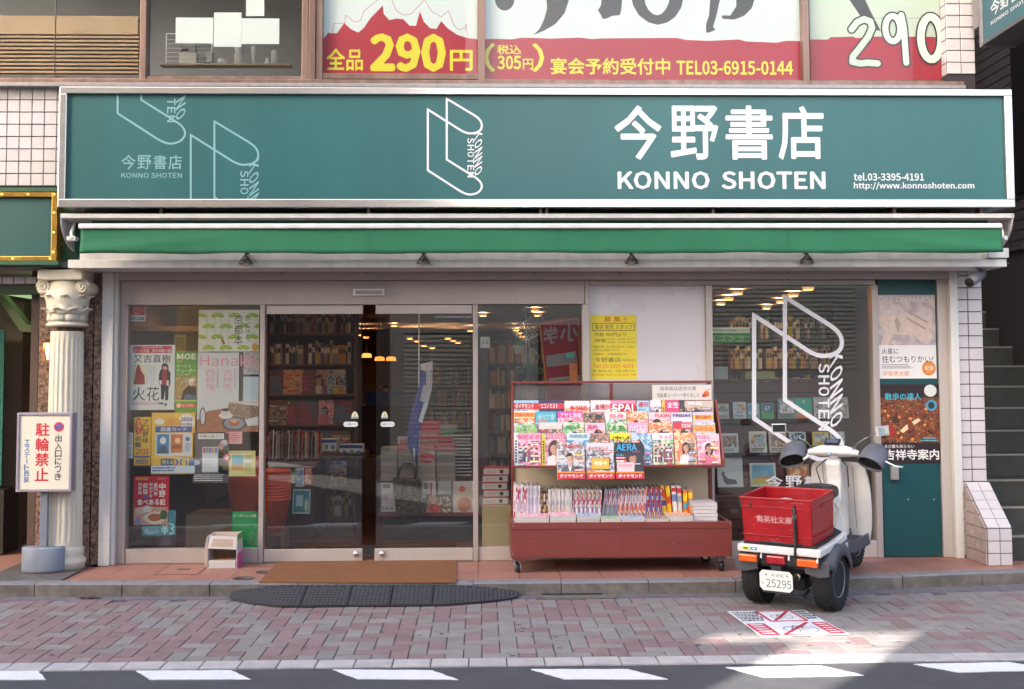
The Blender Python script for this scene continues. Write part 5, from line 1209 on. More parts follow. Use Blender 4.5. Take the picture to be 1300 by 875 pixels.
# frame uprights and inclined display
zq = P(776, 487, -.12).z; xq0, xq1 = P(648.5, 540, -.12).x, P(903, 540, -.12).x
rbox(xq0, xq0+.026, -.125, yb-.001, zt-.03, zq, M_mar, 'upright'); rbox(xq1-.026, xq1, -.125, yb-.001, zt-.03, zq, M_mar, 'upright')
rbox(xq0-.004, xq1+.004, -.14, yb+.0, zq+.001, zq+.020, M_mar, 'top_rail')
xm = P(776, 497, -.12).x; ztop = P(776, 507.5, -.15).z; rbox(xm-.012, xm+.012, -.122, yb-.002, ztop-.02, zq-.001, M_mar, 'divider')
rbox(xq0+.027, xq1-.027, -.118, -.104, ztop-.03, ztop-.002, M_mar, 'shelf_rail')
G_ac = glass_mat('acrylic', '#e3e3e3', 1.5, dirt=.16, dirtcol='#c9c4c2')
for (a, c) in ((xq0+.027, xm-.013), (xm+.013, xq1-.027)):
    q = MB(); q.box(a, c, -.113, -.109, ztop, zq-.002, G_ac); q.build('clear_panel', rack)
rbox(xq0+.027, xq1-.027, -.110, yb+.004, zt-.03, ztop-.031, mat('rack_back_cream', '#c9bba4', .6), 'back_board')
# inclined shelf: board, ledge, cheeks
yL = -.445; zL = P(782, 588, yL).z; xd0, xd1 = P(652, 560, -.3).x, P(912, 560, -.3).x
q = MB(); q.prism([(yL+.058, zL-.018), (-.130, ztop-.05), (-.118, ztop-.05), (-.118, ztop-.08), (yL+.10, zL-.018)], xd1-xd0-.03, mat('rack_board', '#8c5a50', .6), 'x', xd0+.015); q.build('display_board', rack)
rbox(xd0-.004, xd1+.004, yL-.012, yL+.06, zL-.034, zL-.016, M_mar, 'ledge')
for xx in (xd0-.016, xd1+.001):
    q = MB(); q.prism([(yL-.01, zL-.034), (yL-.01, zL+.03), (-.19, ztop+.0), (-.128, ztop+.0), (-.128, ztop-.30), (yL+.10, zL-.034)], .015, M_mar, 'x', xx); q.build('cheek_panel', rack, bevel=.002)
# paper sign on the top rail
poster((828, 488.5, 903.3, 508), -.145, mat('paper_cream', '#ddd5cf', .7), [('t', '幼年誌は店内の奥', (838,490.5,884,496), K('#4c4644'), .005), ('t', '児童書コーナーへ移りました', (834,499,888,504.5), K('#4c4644'), .005), ('e', (893,497,900.5,504), K('#d9682c')), ('e', (891,500.5,896,504.5), K('#c23a3a')), ('p', [(894,497),(901,493.5),(901.5,495),(896,498)], K('#d9a07a'))], 'paper_sign', 'cream handwritten paper sign on the top rail of the magazine rack', 'paper sign', .002)
# casters
M_cst = mat('caster_steel', '#b9b6b6', .25, metal=.9); M_cw = mat('caster_rubber', '#1d1d20', .5)
q = MB(); q.lathe([(0,-.014),(.030,-.014),(.034,-.010),(.034,.010),(.030,.014),(0,.014)], M_cw, (0,0,0), 20, Matrix.Rotation(math.pi/2, 4, 'Y')); cw = mesh_of(q)
q = MB(); q.lathe([(0,-.018),(.012,-.018),(.012,.018),(0,.018)], M_cst, (0,0,0), 12, Matrix.Rotation(math.pi/2, 4, 'Y'))
for s_ in (-1, 1): q.prism([(-.020,-.006),(.010,-.014),(.018,.0),(.030,.040),(-.004,.052),(-.014,.02)], .003, M_cst, 'x', s_*.020-.0015)
q.box(-.022, .022, -.008, .034, .048, .054, M_cst); cf = mesh_of(q)
for (xx, yy, a) in [(xl+.045, YF+.06, .35), (xr-.075, YF+.05, .1), (xl+.05, yb-.07, .9), (xr-.11, yb-.06, 1.3)]:
    w_ = piece('caster', cf, (xx, yy, ZS+.0345), rack, (0, 0, a)); o = bpy.data.objects.new('wheel', cw); COL.objects.link(o); o.parent = w_
    q = MB(); q.box(xx-.03, xx+.03, yy-.03, yy+.03, ZS+.089, zb-.0005, M_cst) ; q.build('caster_plate', rack)
rbox(xl+.02, xl+.14, YF+.0, YF+.018, zb-.016, zb-.001, M_mard, 'bracket')

# ---- magazines ----
tilt = R(14)   # lean of the display board from the vertical
PALS = {'dark': ('#222228','#2e2c34','#26242a','#3a3034'), 'pink': ('#e6a8bc','#d96a92','#efd6da','#c9406c'), 'warm': ('#e0a05a','#d9603a','#efd9b0','#b83a44'), 'cool': ('#8ab8d0','#4a86b0','#d6e0e6','#7a6a9c'), 'green': ('#a8c98a','#5aa06a','#e3e6c9','#d98a6a'),
        'multi': ('#d96a6a','#e6cf6a','#6aa8c9','#efe0e0','#9c5aa0'), 'grey': ('#a8a4a8','#d9d6d6','#6a686e','#c9a8a0'), 'brown': ('#8a5a4a','#c9a890','#4a3430','#d9c9bc'), 'tan': ('#c9b088','#e0cfae','#a08460')}
def cover(w_, h_, bg, title, tcol, art='text', pal='multi', band=None, foot=None, seed=0, side=None, tb=.03, tpos=(.05,.03,.95,.19), th=.006):
    """a magazine: spine, page block and printed front, w_ x h_, face towards -y, foot at the origin"""
    rn = random.Random(seed); q = MB(); x0, x1 = -w_/2, w_/2
    q.box(x0, x1, 0, .0008, 0, h_, K(bg)); q.box(x0+.001, x1-.0015, .0009, th-.0009, .001, h_-.001, K('#cfc9c0')); q.box(x0, x1, th-.0008, th, 0, h_, K(bg)); q.box(x0-.0006, x0-.00005, 0, th, 0, h_, K(bg))
    L = []
    if art != 'text': L.append(('r', (.0, .0 if seed % 2 else .2, 1, 1), photo(PALS[pal], 34)))
    if art in ('woman', 'man', 'face'):
        sk = mat('printed_skin_%d' % (seed % 3), ['#d0a28a','#c4937a','#d6ac96'][seed % 3], .45, col2=['#b9826c','#ab765f','#c08f78'][seed % 3], scale=45); hr = K(['#2a2024','#4a2f28','#33282a'][(seed+1) % 3]); cx = .5+rn.uniform(-.16, .16); cy_ = .43; rx, ry = (.125, .125) if art != 'face' else (.19, .185)
        if art == 'man':
            L.append(('p', [(cx-.34,1),(cx-.32,.72),(cx-.10,.62),(cx+.10,.62),(cx+.32,.72),(cx+.34,1)], K(['#2c2c34','#5c5a62'][seed % 2]))); L.append(('p', [(cx-.07,.62),(cx+.07,.62),(cx,.84)], K('#d9d6d8')))
        else: L.append(('e', (cx-rx*1.5, cy_-ry*1.3, cx+rx*1.5, cy_+ry*2.1), hr)); L.append(('p', [(cx-.36,1),(cx-.28,.70),(cx-.08,.62),(cx+.08,.62),(cx+.28,.70),(cx+.36,1)], K(['#d9d0cf','#c96a86','#d9b04a'][seed % 3])))
        L.append(('r', (cx-.05, cy_, cx+.05, .66), sk)); L.append(('e', (cx-rx, cy_-ry, cx+rx, cy_+ry*1.1), sk))
        L.append(('p', [(cx-rx*1.05,cy_-.01),(cx-rx*.95,cy_-ry*.8),(cx-rx*.3,cy_-ry*1.25),(cx+rx*.5,cy_-ry*1.2),(cx+rx*1.05,cy_-ry*.6),(cx+rx*1.02,cy_),(cx+rx*.7,cy_-ry*.45),(cx-rx*.5,cy_-ry*.5)], hr))
        for s_ in (-1, 1): L.append(('r', (cx+s_*rx*.42-.016, cy_+.0, cx+s_*rx*.42+.016, cy_+.010), K('#6a4a44')))
        L.append(('r', (cx-.022, cy_+ry*.55, cx+.022, cy_+ry*.61), K('#a8605a')))
        L.append(('p', [(cx+rx*.35,cy_-ry*.9),(cx+rx*1.1,cy_-.02),(cx+rx*.8,cy_+ry*.95),(cx+rx*.55,cy_+ry*.5)], mat('printed_shade', '#a87862', .45)))
    if art == 'group':
        for k in range(11):
            cx, cy_ = .16+.068*k+(k % 2)*.01, .40+(k % 3)*.11; L += [('p', [(cx-.08,.86),(cx-.07,cy_+.07),(cx+.07,cy_+.07),(cx+.08,.86)], K(['#4a3a3a','#c9c4c4','#8a4a5a','#6a6a7a'][k % 4])), ('e', (cx-.045,cy_-.06,cx+.045,cy_+.06), K('#d9ae98')), ('e', (cx-.05,cy_-.075,cx+.05,cy_-.02), K('#33262a'))]
    if art == 'food': L += [('e', (.15,.4,.85,.9), K('#d9d6d0')), ('e', (.25,.48,.75,.82), K('#a86a3c'))]
    if band: L.append(('r', (0, tpos[1]-.02, 1, tpos[3]+.015), K(band)))
    cols = ['#c8304a','#2f3a6a','#e0c23a','#d9569a','#3a3a40','#3f8ab0','#e07a3a']
    if art == 'text' :
        L += tlines(.06, .26, .94, 9, .045, .035, K(cols[seed % 7]), seed, .5)
    else:
        for k in range(9):
            cx = rn.choice((.03, .58, .62)); cy_ = .22+.085*k; c = cols[rn.randrange(7)]
            if rn.random() < .45: L.append(('r', (cx, cy_, cx+.36, cy_+.055), K(c))); c2 = '#e3dfe0'
            else: c2 = c
            L += tlines(cx+.01, cy_+.01, cx+.35, 1, .034+.016*(k % 2), .02, K(c2), seed*9+k, .3)
            if rn.random() < .6: L += tlines(cx, cy_+.07, cx+.30, 2, .018, .012, K('#4a4650'), seed*5+k, .3)
    if side: L.append(('r', (0 if side[0] == 'l' else .85, .0, .15 if side[0] == 'l' else 1, 1), K(side[1]))); L += [('r', ((.04 if side[0] == 'l' else .89), .22+.085*k, (.11 if side[0] == 'l' else .96), .28+.085*k), K('#3a3638')) for k in range(8)]
    if foot: L.append(('r', (0, .80, 1, .84), K('#d9922c'))); L.append(('r', (0, .835, 1, 1), K(foot[1]))); L.append(('t', foot[0], (.08, .865, .92, .965), K('#e6e2e2'), .05))
    if title: L.append(('t', title, tpos, K(tcol), tb))
    layers_to(q, L, (0, 0, 1, 1), x0, x1, 0, h_, 0, .00006)
    return q
RT = (-tilt, 0, 0)
def put_cover(u0, u1, vtop, y, h_, label, extra=0, name='magazine', cat='magazine', **kw):
    pa, pb_ = P(u0, vtop, y), P(u1, vtop, y); w_ = pb_.x-pa.x-.004
    ztp = pa.z; zf = ztp-h_*math.cos(tilt); yf = y-h_*math.sin(tilt)
    q = cover(w_, h_, **kw); o = one(q, name, label, cat); o.location = ((pa.x+pb_.x)/2, yf, zf); o.rotation_euler = (-tilt, extra, 0); return o
rows = [
 (-.205, 508.5, [(652,684,dict(bg='#8ec2d6',title='ダイヤモンド',tcol='#f0ece8',band='#c81e32',art='cool',tpos=(.05,.10,.80,.26)),'pale blue business weekly with a red title band'),
   (684.5,716,dict(bg='#23305c',title='エコノミスト',tcol='#f0ece8',band='#c4223a',tpos=(.05,.10,.75,.24),art='text',seed=1),'navy economics weekly with a red title and big white headline'),
   (716.5,748.5,dict(bg='#e6e2e0',title='東洋経済',tcol='#c8303c',tpos=(.2,.14,.9,.28),art='warm'),'white business weekly with red characters in the title'),
   (749.5,775,dict(bg='#e3dcd8',title='金曜日',tcol='#c0202c',tpos=(.2,.12,.95,.26),art='text',seed=3),'white weekly with bold red title beside the pink one'),
   (774,807,dict(bg='#d987a8',title='SPA!',tcol='#f0ecec',band='#c81e3c',tpos=(.05,.12,.9,.34),art='woman',pal='pink',seed=4),'bright pink weekly with huge white letters'),
   (808,824.5,dict(bg='#9cc4dc',title='週刊',tcol='#c8303c',tpos=(.1,.05,.9,.2),art='text',seed=5),'slim pale blue weekly with a red stripe'),
   (825,839.5,dict(bg='#dcd0dc',title='',tcol='#c8303c',art='woman',pal='grey',seed=6),'slim pale lilac weekly almost without lettering'),
   (840,862,dict(bg='#d6417c',title='女性',tcol='#f2e2e8',tpos=(.3,.05,.95,.24),art='text',seed=7,side=('l','#d9b82c')),'magenta women weekly with a yellow side strip'),
   (862.5,868.5,dict(bg='#3a3a40',title='',tcol='#e0e0e0',art='text',seed=2),'very narrow black and white weekly edge'),
   (869,905,dict(bg='#c9b4a4',title='映画',tcol='#e8e4e0',tpos=(.1,.03,.6,.16),art='woman',pal='brown',seed=8),'brown and cream magazine with dark hair across the top')]),
 (-.255, 523.0, [(652,679,dict(bg='#e6e0da',title='ウォーカー',tcol='#d0343c',band='#e0902c',tpos=(.05,.05,.9,.16),art='warm'),'orange topped white listings magazine'),
   (679.5,706.5,dict(bg='#4fa6bc',title='週刊文春',tcol='#a8d4da',tpos=(.08,.08,.92,.26),art='text',seed=6),'plain turquoise weekly with pale blue characters'),
   (707.5,740,dict(bg='#d8489a',title='アサヒ芸能',tcol='#f2dfe8',tpos=(.1,.05,.95,.2),art='woman',pal='pink',seed=10),'hot pink entertainment weekly'),
   (740.5,767,dict(bg='#dcc6cc',title='大衆',tcol='#3a3438',tpos=(.1,.08,.9,.24),art='woman',pal='brown',seed=11),'dusty pink weekly with heavy dark characters'),
   (768,795,dict(bg='#dfd9c6',title='自身',tcol='#d96a9c',tpos=(.2,.05,.9,.18),art='woman',pal='multi',seed=12),'cream weekly with a light patchwork of photographs'),
   (795.5,822.5,dict(bg='#e3a456',title='セブン',tcol='#e8e0d0',tpos=(.1,.05,.8,.18),art='woman',pal='warm',seed=13),'orange weekly with a dark haired portrait'),
   (823,850.5,dict(bg='#e6c2c4',title='FLASH',tcol='#d04a5a',tpos=(.3,.04,.95,.15),art='face',pal='pink',seed=14),'pale pink weekly with one large face'),
   (851,878.5,dict(bg='#dcd0dc',title='FRIDAY',tcol='#4a3a5c',tpos=(.1,.05,.95,.14),art='text',seed=15,band='#cdbfe0'),'lilac and white weekly covered in dark text'),
   (879,905.5,dict(bg='#c9b4d6',title='週刊現代',tcol='#d0342c',band='#e0c03a',tpos=(.1,.10,.9,.22),art='text',seed=16),'mauve weekly with a yellow band and red lettering')]),
 (-.305, 537.0, [(652,683.5,dict(bg='#dbe0dc',title='AERA',tcol='#8ec96a',tpos=(.05,.05,.95,.30),art='man',pal='grey',seed=17),'pale weekly with green capitals and a small man in a dark suit'),
   (684,714,dict(bg='#cfc4bc',title='サライ',tcol='#e6e0dc',tpos=(.3,.05,.95,.16),art='brown',pal='brown',seed=18),'beige and brown magazine with a blue dot'),
   (714.5,742,dict(bg='#c9d9c0',title='生活',tcol='#4a8a4a',tpos=(.1,.1,.8,.2),art='woman',pal='green',seed=19),'pale green household magazine'),
   (742.5,768.5,dict(bg='#e3bcc9',title='美的',tcol='#c84a7c',tpos=(.1,.05,.6,.2),art='face',pal='pink',seed=20),'rose pink beauty magazine with a close up face'),
   (769,796,dict(bg='#9cc46a',title='ぴあ',tcol='#3f8a3c',tpos=(.05,.08,.9,.28),art='green',pal='green',seed=21),'leaf green guide magazine'),
   (796.5,822.5,dict(bg='#e39cb8',title='ハピネス',tcol='#f2dce6',tpos=(.05,.08,.95,.26),art='group',pal='pink',seed=22),'candy pink magazine with two dark heads at its middle'),
   (823,853.5,dict(bg='#e0c450',title='オレンジ',tcol='#d96a2c',tpos=(.1,.05,.9,.18),art='face',pal='warm',seed=23),'yellow magazine with a smiling portrait'),
   (854,878.5,dict(bg='#c43244',title='ESSE',tcol='#f0e2e2',tpos=(.45,.05,.95,.16),art='face',pal='warm',seed=24),'crimson magazine with a young woman looking out'),
   (879,908,dict(bg='#7ab4cc',title='じゃらん',tcol='#d9602c',band='#e3a05a',tpos=(.1,.08,.9,.24),art='multi',pal='multi',seed=25),'blue travel magazine with an orange band')]),
 (-.355, 550.0, [(652,686.5,dict(bg='#e39ab4',title='TVガイド',tcol='#d03a6c',tpos=(.05,.05,.95,.18),art='group',pal='pink',seed=26,side=('l','#e6e0e0')),'pink television magazine with a crowd of people and a white side strip'),
   (687,718,dict(bg='#dfa8b4',title='ザテレビジョン',tcol='#e8e4e0',band='#d06a8a',tpos=(.1,.04,.95,.14),art='face',pal='pink',seed=27,side=('l','#c9b83a')),'pink television magazine with a yellow side strip and one man'),
   (719,748.5,dict(bg='#c4d4dc',title='天然生活',tcol='#5a7a8c',tpos=(.1,.04,.9,.14),art='woman',pal='cool',seed=28),'pale blue magazine with a fringed woman, partly covered'),
   (749,773.5,dict(bg='#dcc0b4',title='クロワッサン',tcol='#c8506c',tpos=(.1,.04,.9,.12),art='group',pal='brown',seed=29),'salmon magazine with tiny figures above the grey business weekly'),
   (774,800.5,dict(bg='#e3d21e',title='イブニング',tcol='#2a2624',tpos=(.05,.07,.95,.32),art='multi',pal='multi',seed=30,tb=.05),'vivid yellow comic magazine with heavy black lettering'),
   (801,827,dict(bg='#5fb2cc',title='モーニング',tcol='#d6e8ec',tpos=(.05,.05,.95,.2),art='face',pal='cool',seed=31),'sky blue comic magazine beside the yellow one'),
   (827.5,854.5,dict(bg='#dfe0e0',title='チャオ',tcol='#d9708c',tpos=(.3,.06,.95,.2),art='group',pal='green',seed=32),'white and mint comic magazine with small drawn figures'),
   (855,883.5,dict(bg='#dc4a44',title='マーガレット',tcol='#e6c23a',tpos=(.05,.05,.95,.16),art='woman',pal='warm',seed=33),'red and yellow comic magazine with a dark haired girl'),
   (884,913,dict(bg='#e4bac2',title='りぼん',tcol='#e05a8c',tpos=(.05,.04,.6,.16),art='woman',pal='pink',seed=34),'rose and white magazine with a long haired girl')])]
for ri, (y, vt, items) in enumerate(rows):
    for (a, c, kw, lab) in items:
        kw = dict(kw)
        if kw.get('art') in PALS: kw['pal'] = kw['art']; kw['art'] = 'picture'
        kw.setdefault('seed', int(a)); put_cover(a, c, vt+random.uniform(-.8, .8), y, .262, lab+', rack '+('top', 'second', 'third', 'front')[ri]+' row', **kw)
for (a, c, kw, lab) in [(706.5,742,dict(bg='#dcd8d8',title='東洋経済',tcol='#d03c4c',tpos=(.25,.05,.8,.14),art='man',pal='grey',foot=('ダイヤモンド','#c81e2c'),seed=41),'white cover with a seated man and a red foot clipped in front of the rack'),
                        (743.5,779,dict(bg='#c9c9ce',title='ダイヤモンド',tcol='#c81e34',tpos=(.05,.10,.8,.22),art='grey2',pal='grey',foot=('ダイヤモンド','#c81e2c'),seed=42),'grey business cover with a yellow label clipped in front of the rack'),
                        (780,816,dict(bg='#222228',title='AERA',tcol='#3aa8d8',tpos=(.05,.04,.78,.22),art='man',pal='dark',foot=('ダイヤモンド','#c81e2c'),seed=46),'black cover with blue capitals and a man clipped in front of the rack')]:
    kw = dict(kw); kw['art'] = 'picture' if kw['art'] == 'grey2' else kw['art']
    o = put_cover(a, c, 562.5, -.415, .275, lab, th=.012, **kw)
    if kw['seed'] == 42:
        q = MB(); q.box(-.065, .065, -.009, -.007, .075, .155, K('#d9a82c')); q.text('ピケティ', -.05, .06, .175, .20, -.008, K('#6a6870')); q.text('特集号', -.05, .05, .10, .135, -.0095, K('#f0e6c8'), .03); q.build('label', o)
    if kw['seed'] == 46:
        q = MB(); q.box(-.095, .035, -.009, -.007, .035, .125, K('#e0bcc0')); q.text('本日発売', -.085, .02, .09, .112, -.0095, K('#c23a4c')); q.build('label', o)
# spine-out magazines standing in the tray
zt0 = zt-.034
def spine(w_, h_, d_, cols, seed):
    rn = random.Random(seed); q = MB(); q.box(-w_/2, w_/2, 0, d_, 0, h_, K(cols[0])); q.box(-w_/2+.001, w_/2-.001, .002, d_+.0005, .001, h_+.0006, K('#c9c2ba'))
    z = h_
    for c in cols[1:]:
        dz = h_*rn.uniform(.10, .26); z -= dz*.4; q.box(-w_/2+.0006, w_/2-.0006, -.0006, 0, max(0.01, z-dz), z, K(c)); z -= dz
        if z < .04: break
    return q
zones = None; x = P(652, 630, -.36).x; xe = P(872, 630, -.36).x; n = 0
zones = [(.10, .016, ['#dcd8dc','#b8263a','#cfcbd6','#c9a0b0'], 'white spined magazine with a red top standing at the near end of the tray', 0.02, .285),
         (.20, .010, ['#dad6dc','#b8b4c0','#cfcad0'], 'thin white magazine wrapped in clear film standing in the tray', 0.0, .285),
         (.26, .012, ['#4a3430','#c9a86a','#d9cfc0','#7a5a3a'], 'brown and cream spined magazine standing in the tray', -.01, .25),
         (.44, .011, ['#d3cfc9','#9cb8c4','#c9bcae','#e0dcd6'], 'pale spined magazine standing in the tray', .01, .255),
         (.66, .010, ['#dcd4d6','#c4284c','#a8749c','#cfd6a0','#d9d2d4'], 'white and crimson spined magazine standing in the tray', .05, .25),
         (.78, .010, ['#8a8e9c','#d3cfd6','#b04a5a'], 'grey spined magazine leaning over in the tray', .14, .26),
         (1.0, .010, ['#d9c4c6','#d0486c','#d9922c','#cfd0d6','#3a6ab0'], 'pink and orange striped spine leaning in the tray', .08, .26),
         (1.30, .011, ['#a83a44','#dcd6d0','#b82c3c','#6a7aa8','#d9b04a','#3f7ab8'], 'multicoloured spined magazine packed upright in the tray', .02, .26)]
zones = [(a, w*.72, c, l, ln_, h) for a, w, c, l, ln_, h in zones]; x00 = x; zi = 0; spn = {}
while x < P(840, 630, -.36).x:
    while zi < len(zones)-1 and x-x00 > zones[zi][0]: zi += 1
    _, w_, cols, lab, lean, h_ = zones[zi]
    key = (zi, n % 4)
    if key not in spn:
        cc = [cols[0]]+random.Random(n).sample(cols[1:], len(cols)-1); q = spine(w_, h_+random.uniform(-.012, .004), .20, cc, n); spn[key] = mesh_of(q)
    o = bpy.data.objects.new('magazine', spn[key]); COL.objects.link(o); o.location = (x+w_/2, -.36+random.uniform(-.012, .006), zt0); o.rotation_euler = (.03, lean, 0)
    tag(o, lab, 'magazine', 'magazines with '+['red tops', 'clear film', 'brown spines', 'pale spines', 'crimson spines', 'grey leaning spines', 'striped leaning spines', 'mixed spines'][zi]+' in the tray')
    x += w_+.0012; n += 1
for k, (u, cols, lab) in enumerate([(845, ['#e0b02c','#d9562c','#3a4a8a'], 'thick yellow annual leaning against the pale back board, first of the bright ones'), (851, ['#e0a82c','#e3c93a','#c8402c'], 'thick yellow annual leaning beside the first bright one'), (858, ['#d9d0cc','#c42c34','#6a7ab0'], 'thick white annual with a red upper spine'),
                                    (864, ['#c4bcb8','#c8343c','#8a98a8'], 'thick grey annual with a red spine head'), (870, ['#df7a24','#e3c02c','#4a9ab0'], 'orange annual with a yellow head and blue foot'), (876.5, ['#df7224','#e6c62c','#4fa0b8'], 'last orange annual with a yellow head beside the wrapped stack')]):
    q = spine(.032, .27 if k < 4 else .235, .19, cols, k+70); o = one(q, 'annual', lab, 'annual'); o.location = (P(u, 630, -.35).x, -.345, zt0); o.rotation_euler = (.03, (-.10, -.08, -.07, -.05, 0, 0)[k], 0)
# flat stacks along the front of the tray
stk = [(659,697,3,'pink and white'),(698.5,731,3,'rose pink'),(732.5,761,3,'pale blue and pink'),(762.5,788,2,'yellow and green'),(789.5,818,2,'lilac blue'),(819.5,849,2,'beige and rose'),(850,879,3,'cream and coral')]
spal = ['pink','pink','cool','green','cool','brown','warm']; ordn = ['first','second','third','fourth','fifth','sixth','seventh']
for si, (a, c, n_, cn) in enumerate(stk):
    pa, pb_ = P(a, 660, -.57), P(c, 660, -.57); w_ = pb_.x-pa.x
    for k in range(n_):
        th = .022+.006*((si+k) % 2); z = zt0+sum(.022+.006*((si+j) % 2) for j in range(k))
        q = MB(); q.box(-w_/2, w_/2, 0, .23, .0012, th-.0022, K('#c6bfb8')); q.box(-w_/2-.001, w_/2, -.001, .23, th-.002, th-.0006, K('#ddd6d6')); q.box(-w_/2-.001, w_/2, -.001, .23, 0, .001, K('#d9c4c4'))
        if k == n_-1:
            tp = [('r', (.02,.02,.98,.98), photo(PALS[spal[si]], 34)), ('t', ['マンガ','別冊','月刊','増刊','ララ','花と夢','きせかえ'][si], (.1,.70,.9,.93), K('#e6dfe0'), .04)]
            layers_to(q, tp, (0,0,1,1), -w_/2, w_/2, 0, .228, 0, .0003, M=Matrix.Translation((0, 0, th-.0004)) @ Matrix.Rotation(-math.pi/2, 4, 'X'))
        pos = 'top of' if k == n_-1 else ('bottom of' if k == 0 else 'middle of')
        o = one(q, 'magazine', 'thick %s magazine, %s the %s flat stack in the tray' % (cn, pos, ordn[si]), 'magazine'); o.location = ((pa.x+pb_.x)/2+random.uniform(-.003, .003), -.585+random.uniform(-.004, .004), z+.0005); o.rotation_euler = (0, 0, random.uniform(-.025, .025))
# the tall wrapped stack
Mw = mat('film_wrapped_paper', '#cfc8c8', .18, var=.08, scale=30, bump=.4, bscale=25, coat=.6)
for k in range(6):
    th = .026; pa, pb_ = P(880.5, 650, -.5), P(910.5, 650, -.5); w_ = pb_.x-pa.x; q = MB(); q.box(-w_/2, w_/2, 0, .24, .001, th-.001, Mw); q.box(-w_/2-.001, w_/2+.001, -.001, .241, th-.0015, th, K('#bdb3b6'))
    o = one(q, 'magazine', 'film wrapped magazine %s the tall stack in the tray' % ['at the bottom of','second from the bottom of','third from the bottom of','third from the top of','second from the top of','at the top of'][k], 'magazine'); o.location = ((pa.x+pb_.x)/2+random.uniform(-.004, .004), -.50, zt0+k*(th+.0005)); o.rotation_euler = (0, 0, random.uniform(-.05, .05))
q = MB(); pr = P(907, 661, -.56); q.prism([(-.05,-.012),(.06,-.05),(.05,.0),(-.02,.03)], .004, K('#d9d6d8'), 'z', 0); o = one(q, 'paper_slip', 'loose white paper slip beside the tall wrapped stack in the tray', 'paper'); o.location = (xr-.10, -.54, zt0+.001)

# knocks and bare spots on the rack
q = MB(); rn = random.Random(7)
for k in range(34):
    e_ = rn.random() < .6; x_ = rn.uniform(xl+.01, xr-.03); z_ = (rn.choice((zt-.002, zb+.004, zt-.050)) if e_ else rn.uniform(zb+.02, zt-.06)); w_ = rn.uniform(.003, .016); h_ = rn.uniform(.0015, .004)
    q.add([(x_, YF-.0046, z_), (x_+w_, YF-.0046, z_-h_*.3), (x_+w_*.8, YF-.0046, z_+h_), (x_+w_*.2, YF-.0046, z_+h_*.8)], [(0,1,2,3)], mat('chipped_spot', '#a8766a' , .7))
o = q.build('scratch', rack); o['kind'] = 'stuff'
q = MB()
for (x_, z_) in ((xl+.014, zt-.022), (xr-.014, zt-.022), (xl+.014, zb+.03), (xr-.014, zb+.03)): q.lathe([(0,0),(.005,0),(.004,.003),(0,.003)], M_cst, (0,0,0), 8, Matrix.Translation((x_, YF-.0042, z_)) @ Matrix.Rotation(math.pi/2, 4, 'X'))
q.build('screw', rack)

# ================= delivery scooter =================
SR = (R(4.5), 0, R(-36)); SL = (2.12, -1.375, .002)
sco = thing('delivery_scooter', 'white three wheeled delivery scooter with dark hand covers, front wheel on the step', 'scooter', SL, SR, local=True)
Ms = mat('scooter_white', '#e2e1e1', .3, col2='#cfcdca', scale=4, coat=.3, detail=9); Mb = mat('scooter_black', '#26262a', .5, var=.2, scale=20); Mt = mat('tyre_rubber', '#1c1c1e', .85, var=.25, scale=25, bump=.3, bscale=60)
Mg_ = mat('scooter_grey', '#4b4c54', .55, var=.1, scale=12); Mrim = mat('rim_silver', '#a8a8aa', .35, metal=.8, var=.12, scale=20); Mst = mat('scooter_steel', '#8a8a8c', .3, metal=.9)
def spart(q, n, bevel=0.0, par=None, seg=2): return q.build(n, par or sco, bevel=bevel, seg=seg)
def wheel(cx, cy, r, wd, side=0):
    M = Matrix.Translation((cx, cy, r)) @ Matrix.Rotation(math.pi/2, 4, 'Y')
    q = MB(); h = wd/2; q.lathe([(r*.56,-h*.8),(r*.70,-h*.95),(r*.86,-h),(r*.955,-h*.80),(r,-h*.45),(r,h*.45),(r*.955,h*.80),(r*.86,h),(r*.70,h*.95),(r*.56,h*.8)], Mt, (0,0,0), 40, M)
    t = spart(q, 'tyre')
    q = MB()
    for k in range(40):
        a = 2*math.pi*k/40
        for s_ in (-1, 1):
            Mk = M @ Matrix.Rotation(a, 4, 'Z'); q.box(r-.004, r+.004, -.007, .007, s_*h*.22-.012, s_*h*.22+.012, Mt, Mk); q.box(r*.925, r*.99, -.008, .008, s_*h*.78-.006, s_*h*.78+.008, Mt, Mk)
    tr_ = q.build('tread', t); tr_['kind'] = 'stuff'
    q = MB(); q.lathe([(0,-h*.5),(r*.30,-h*.5),(r*.42,-h*.35),(r*.56,-h*.8),(r*.585,-h*.86),(r*.585,h*.86),(r*.56,h*.8),(r*.46,h*.35),(r*.34,h*.42),(r*.20,h*.55),(0,h*.55)], Mrim, (0,0,0), 32, M); rm = spart(q, 'rim')
    q = MB()
    for k in range(4): a = 2*math.pi*(k+.5)/4; q.lathe([(0,0),(.009,0),(.009,.012),(0,.012)], Mst, (0,0,0), 6, M @ Matrix.Translation((r*.26*math.cos(a), r*.26*math.sin(a), h*.5)), smooth=False)
    q.build('nut', rm)
wheel(-.245, 0, .205, .13); wheel(.245, 0, .205, .13); wheel(0, 1.2, .19, .095)
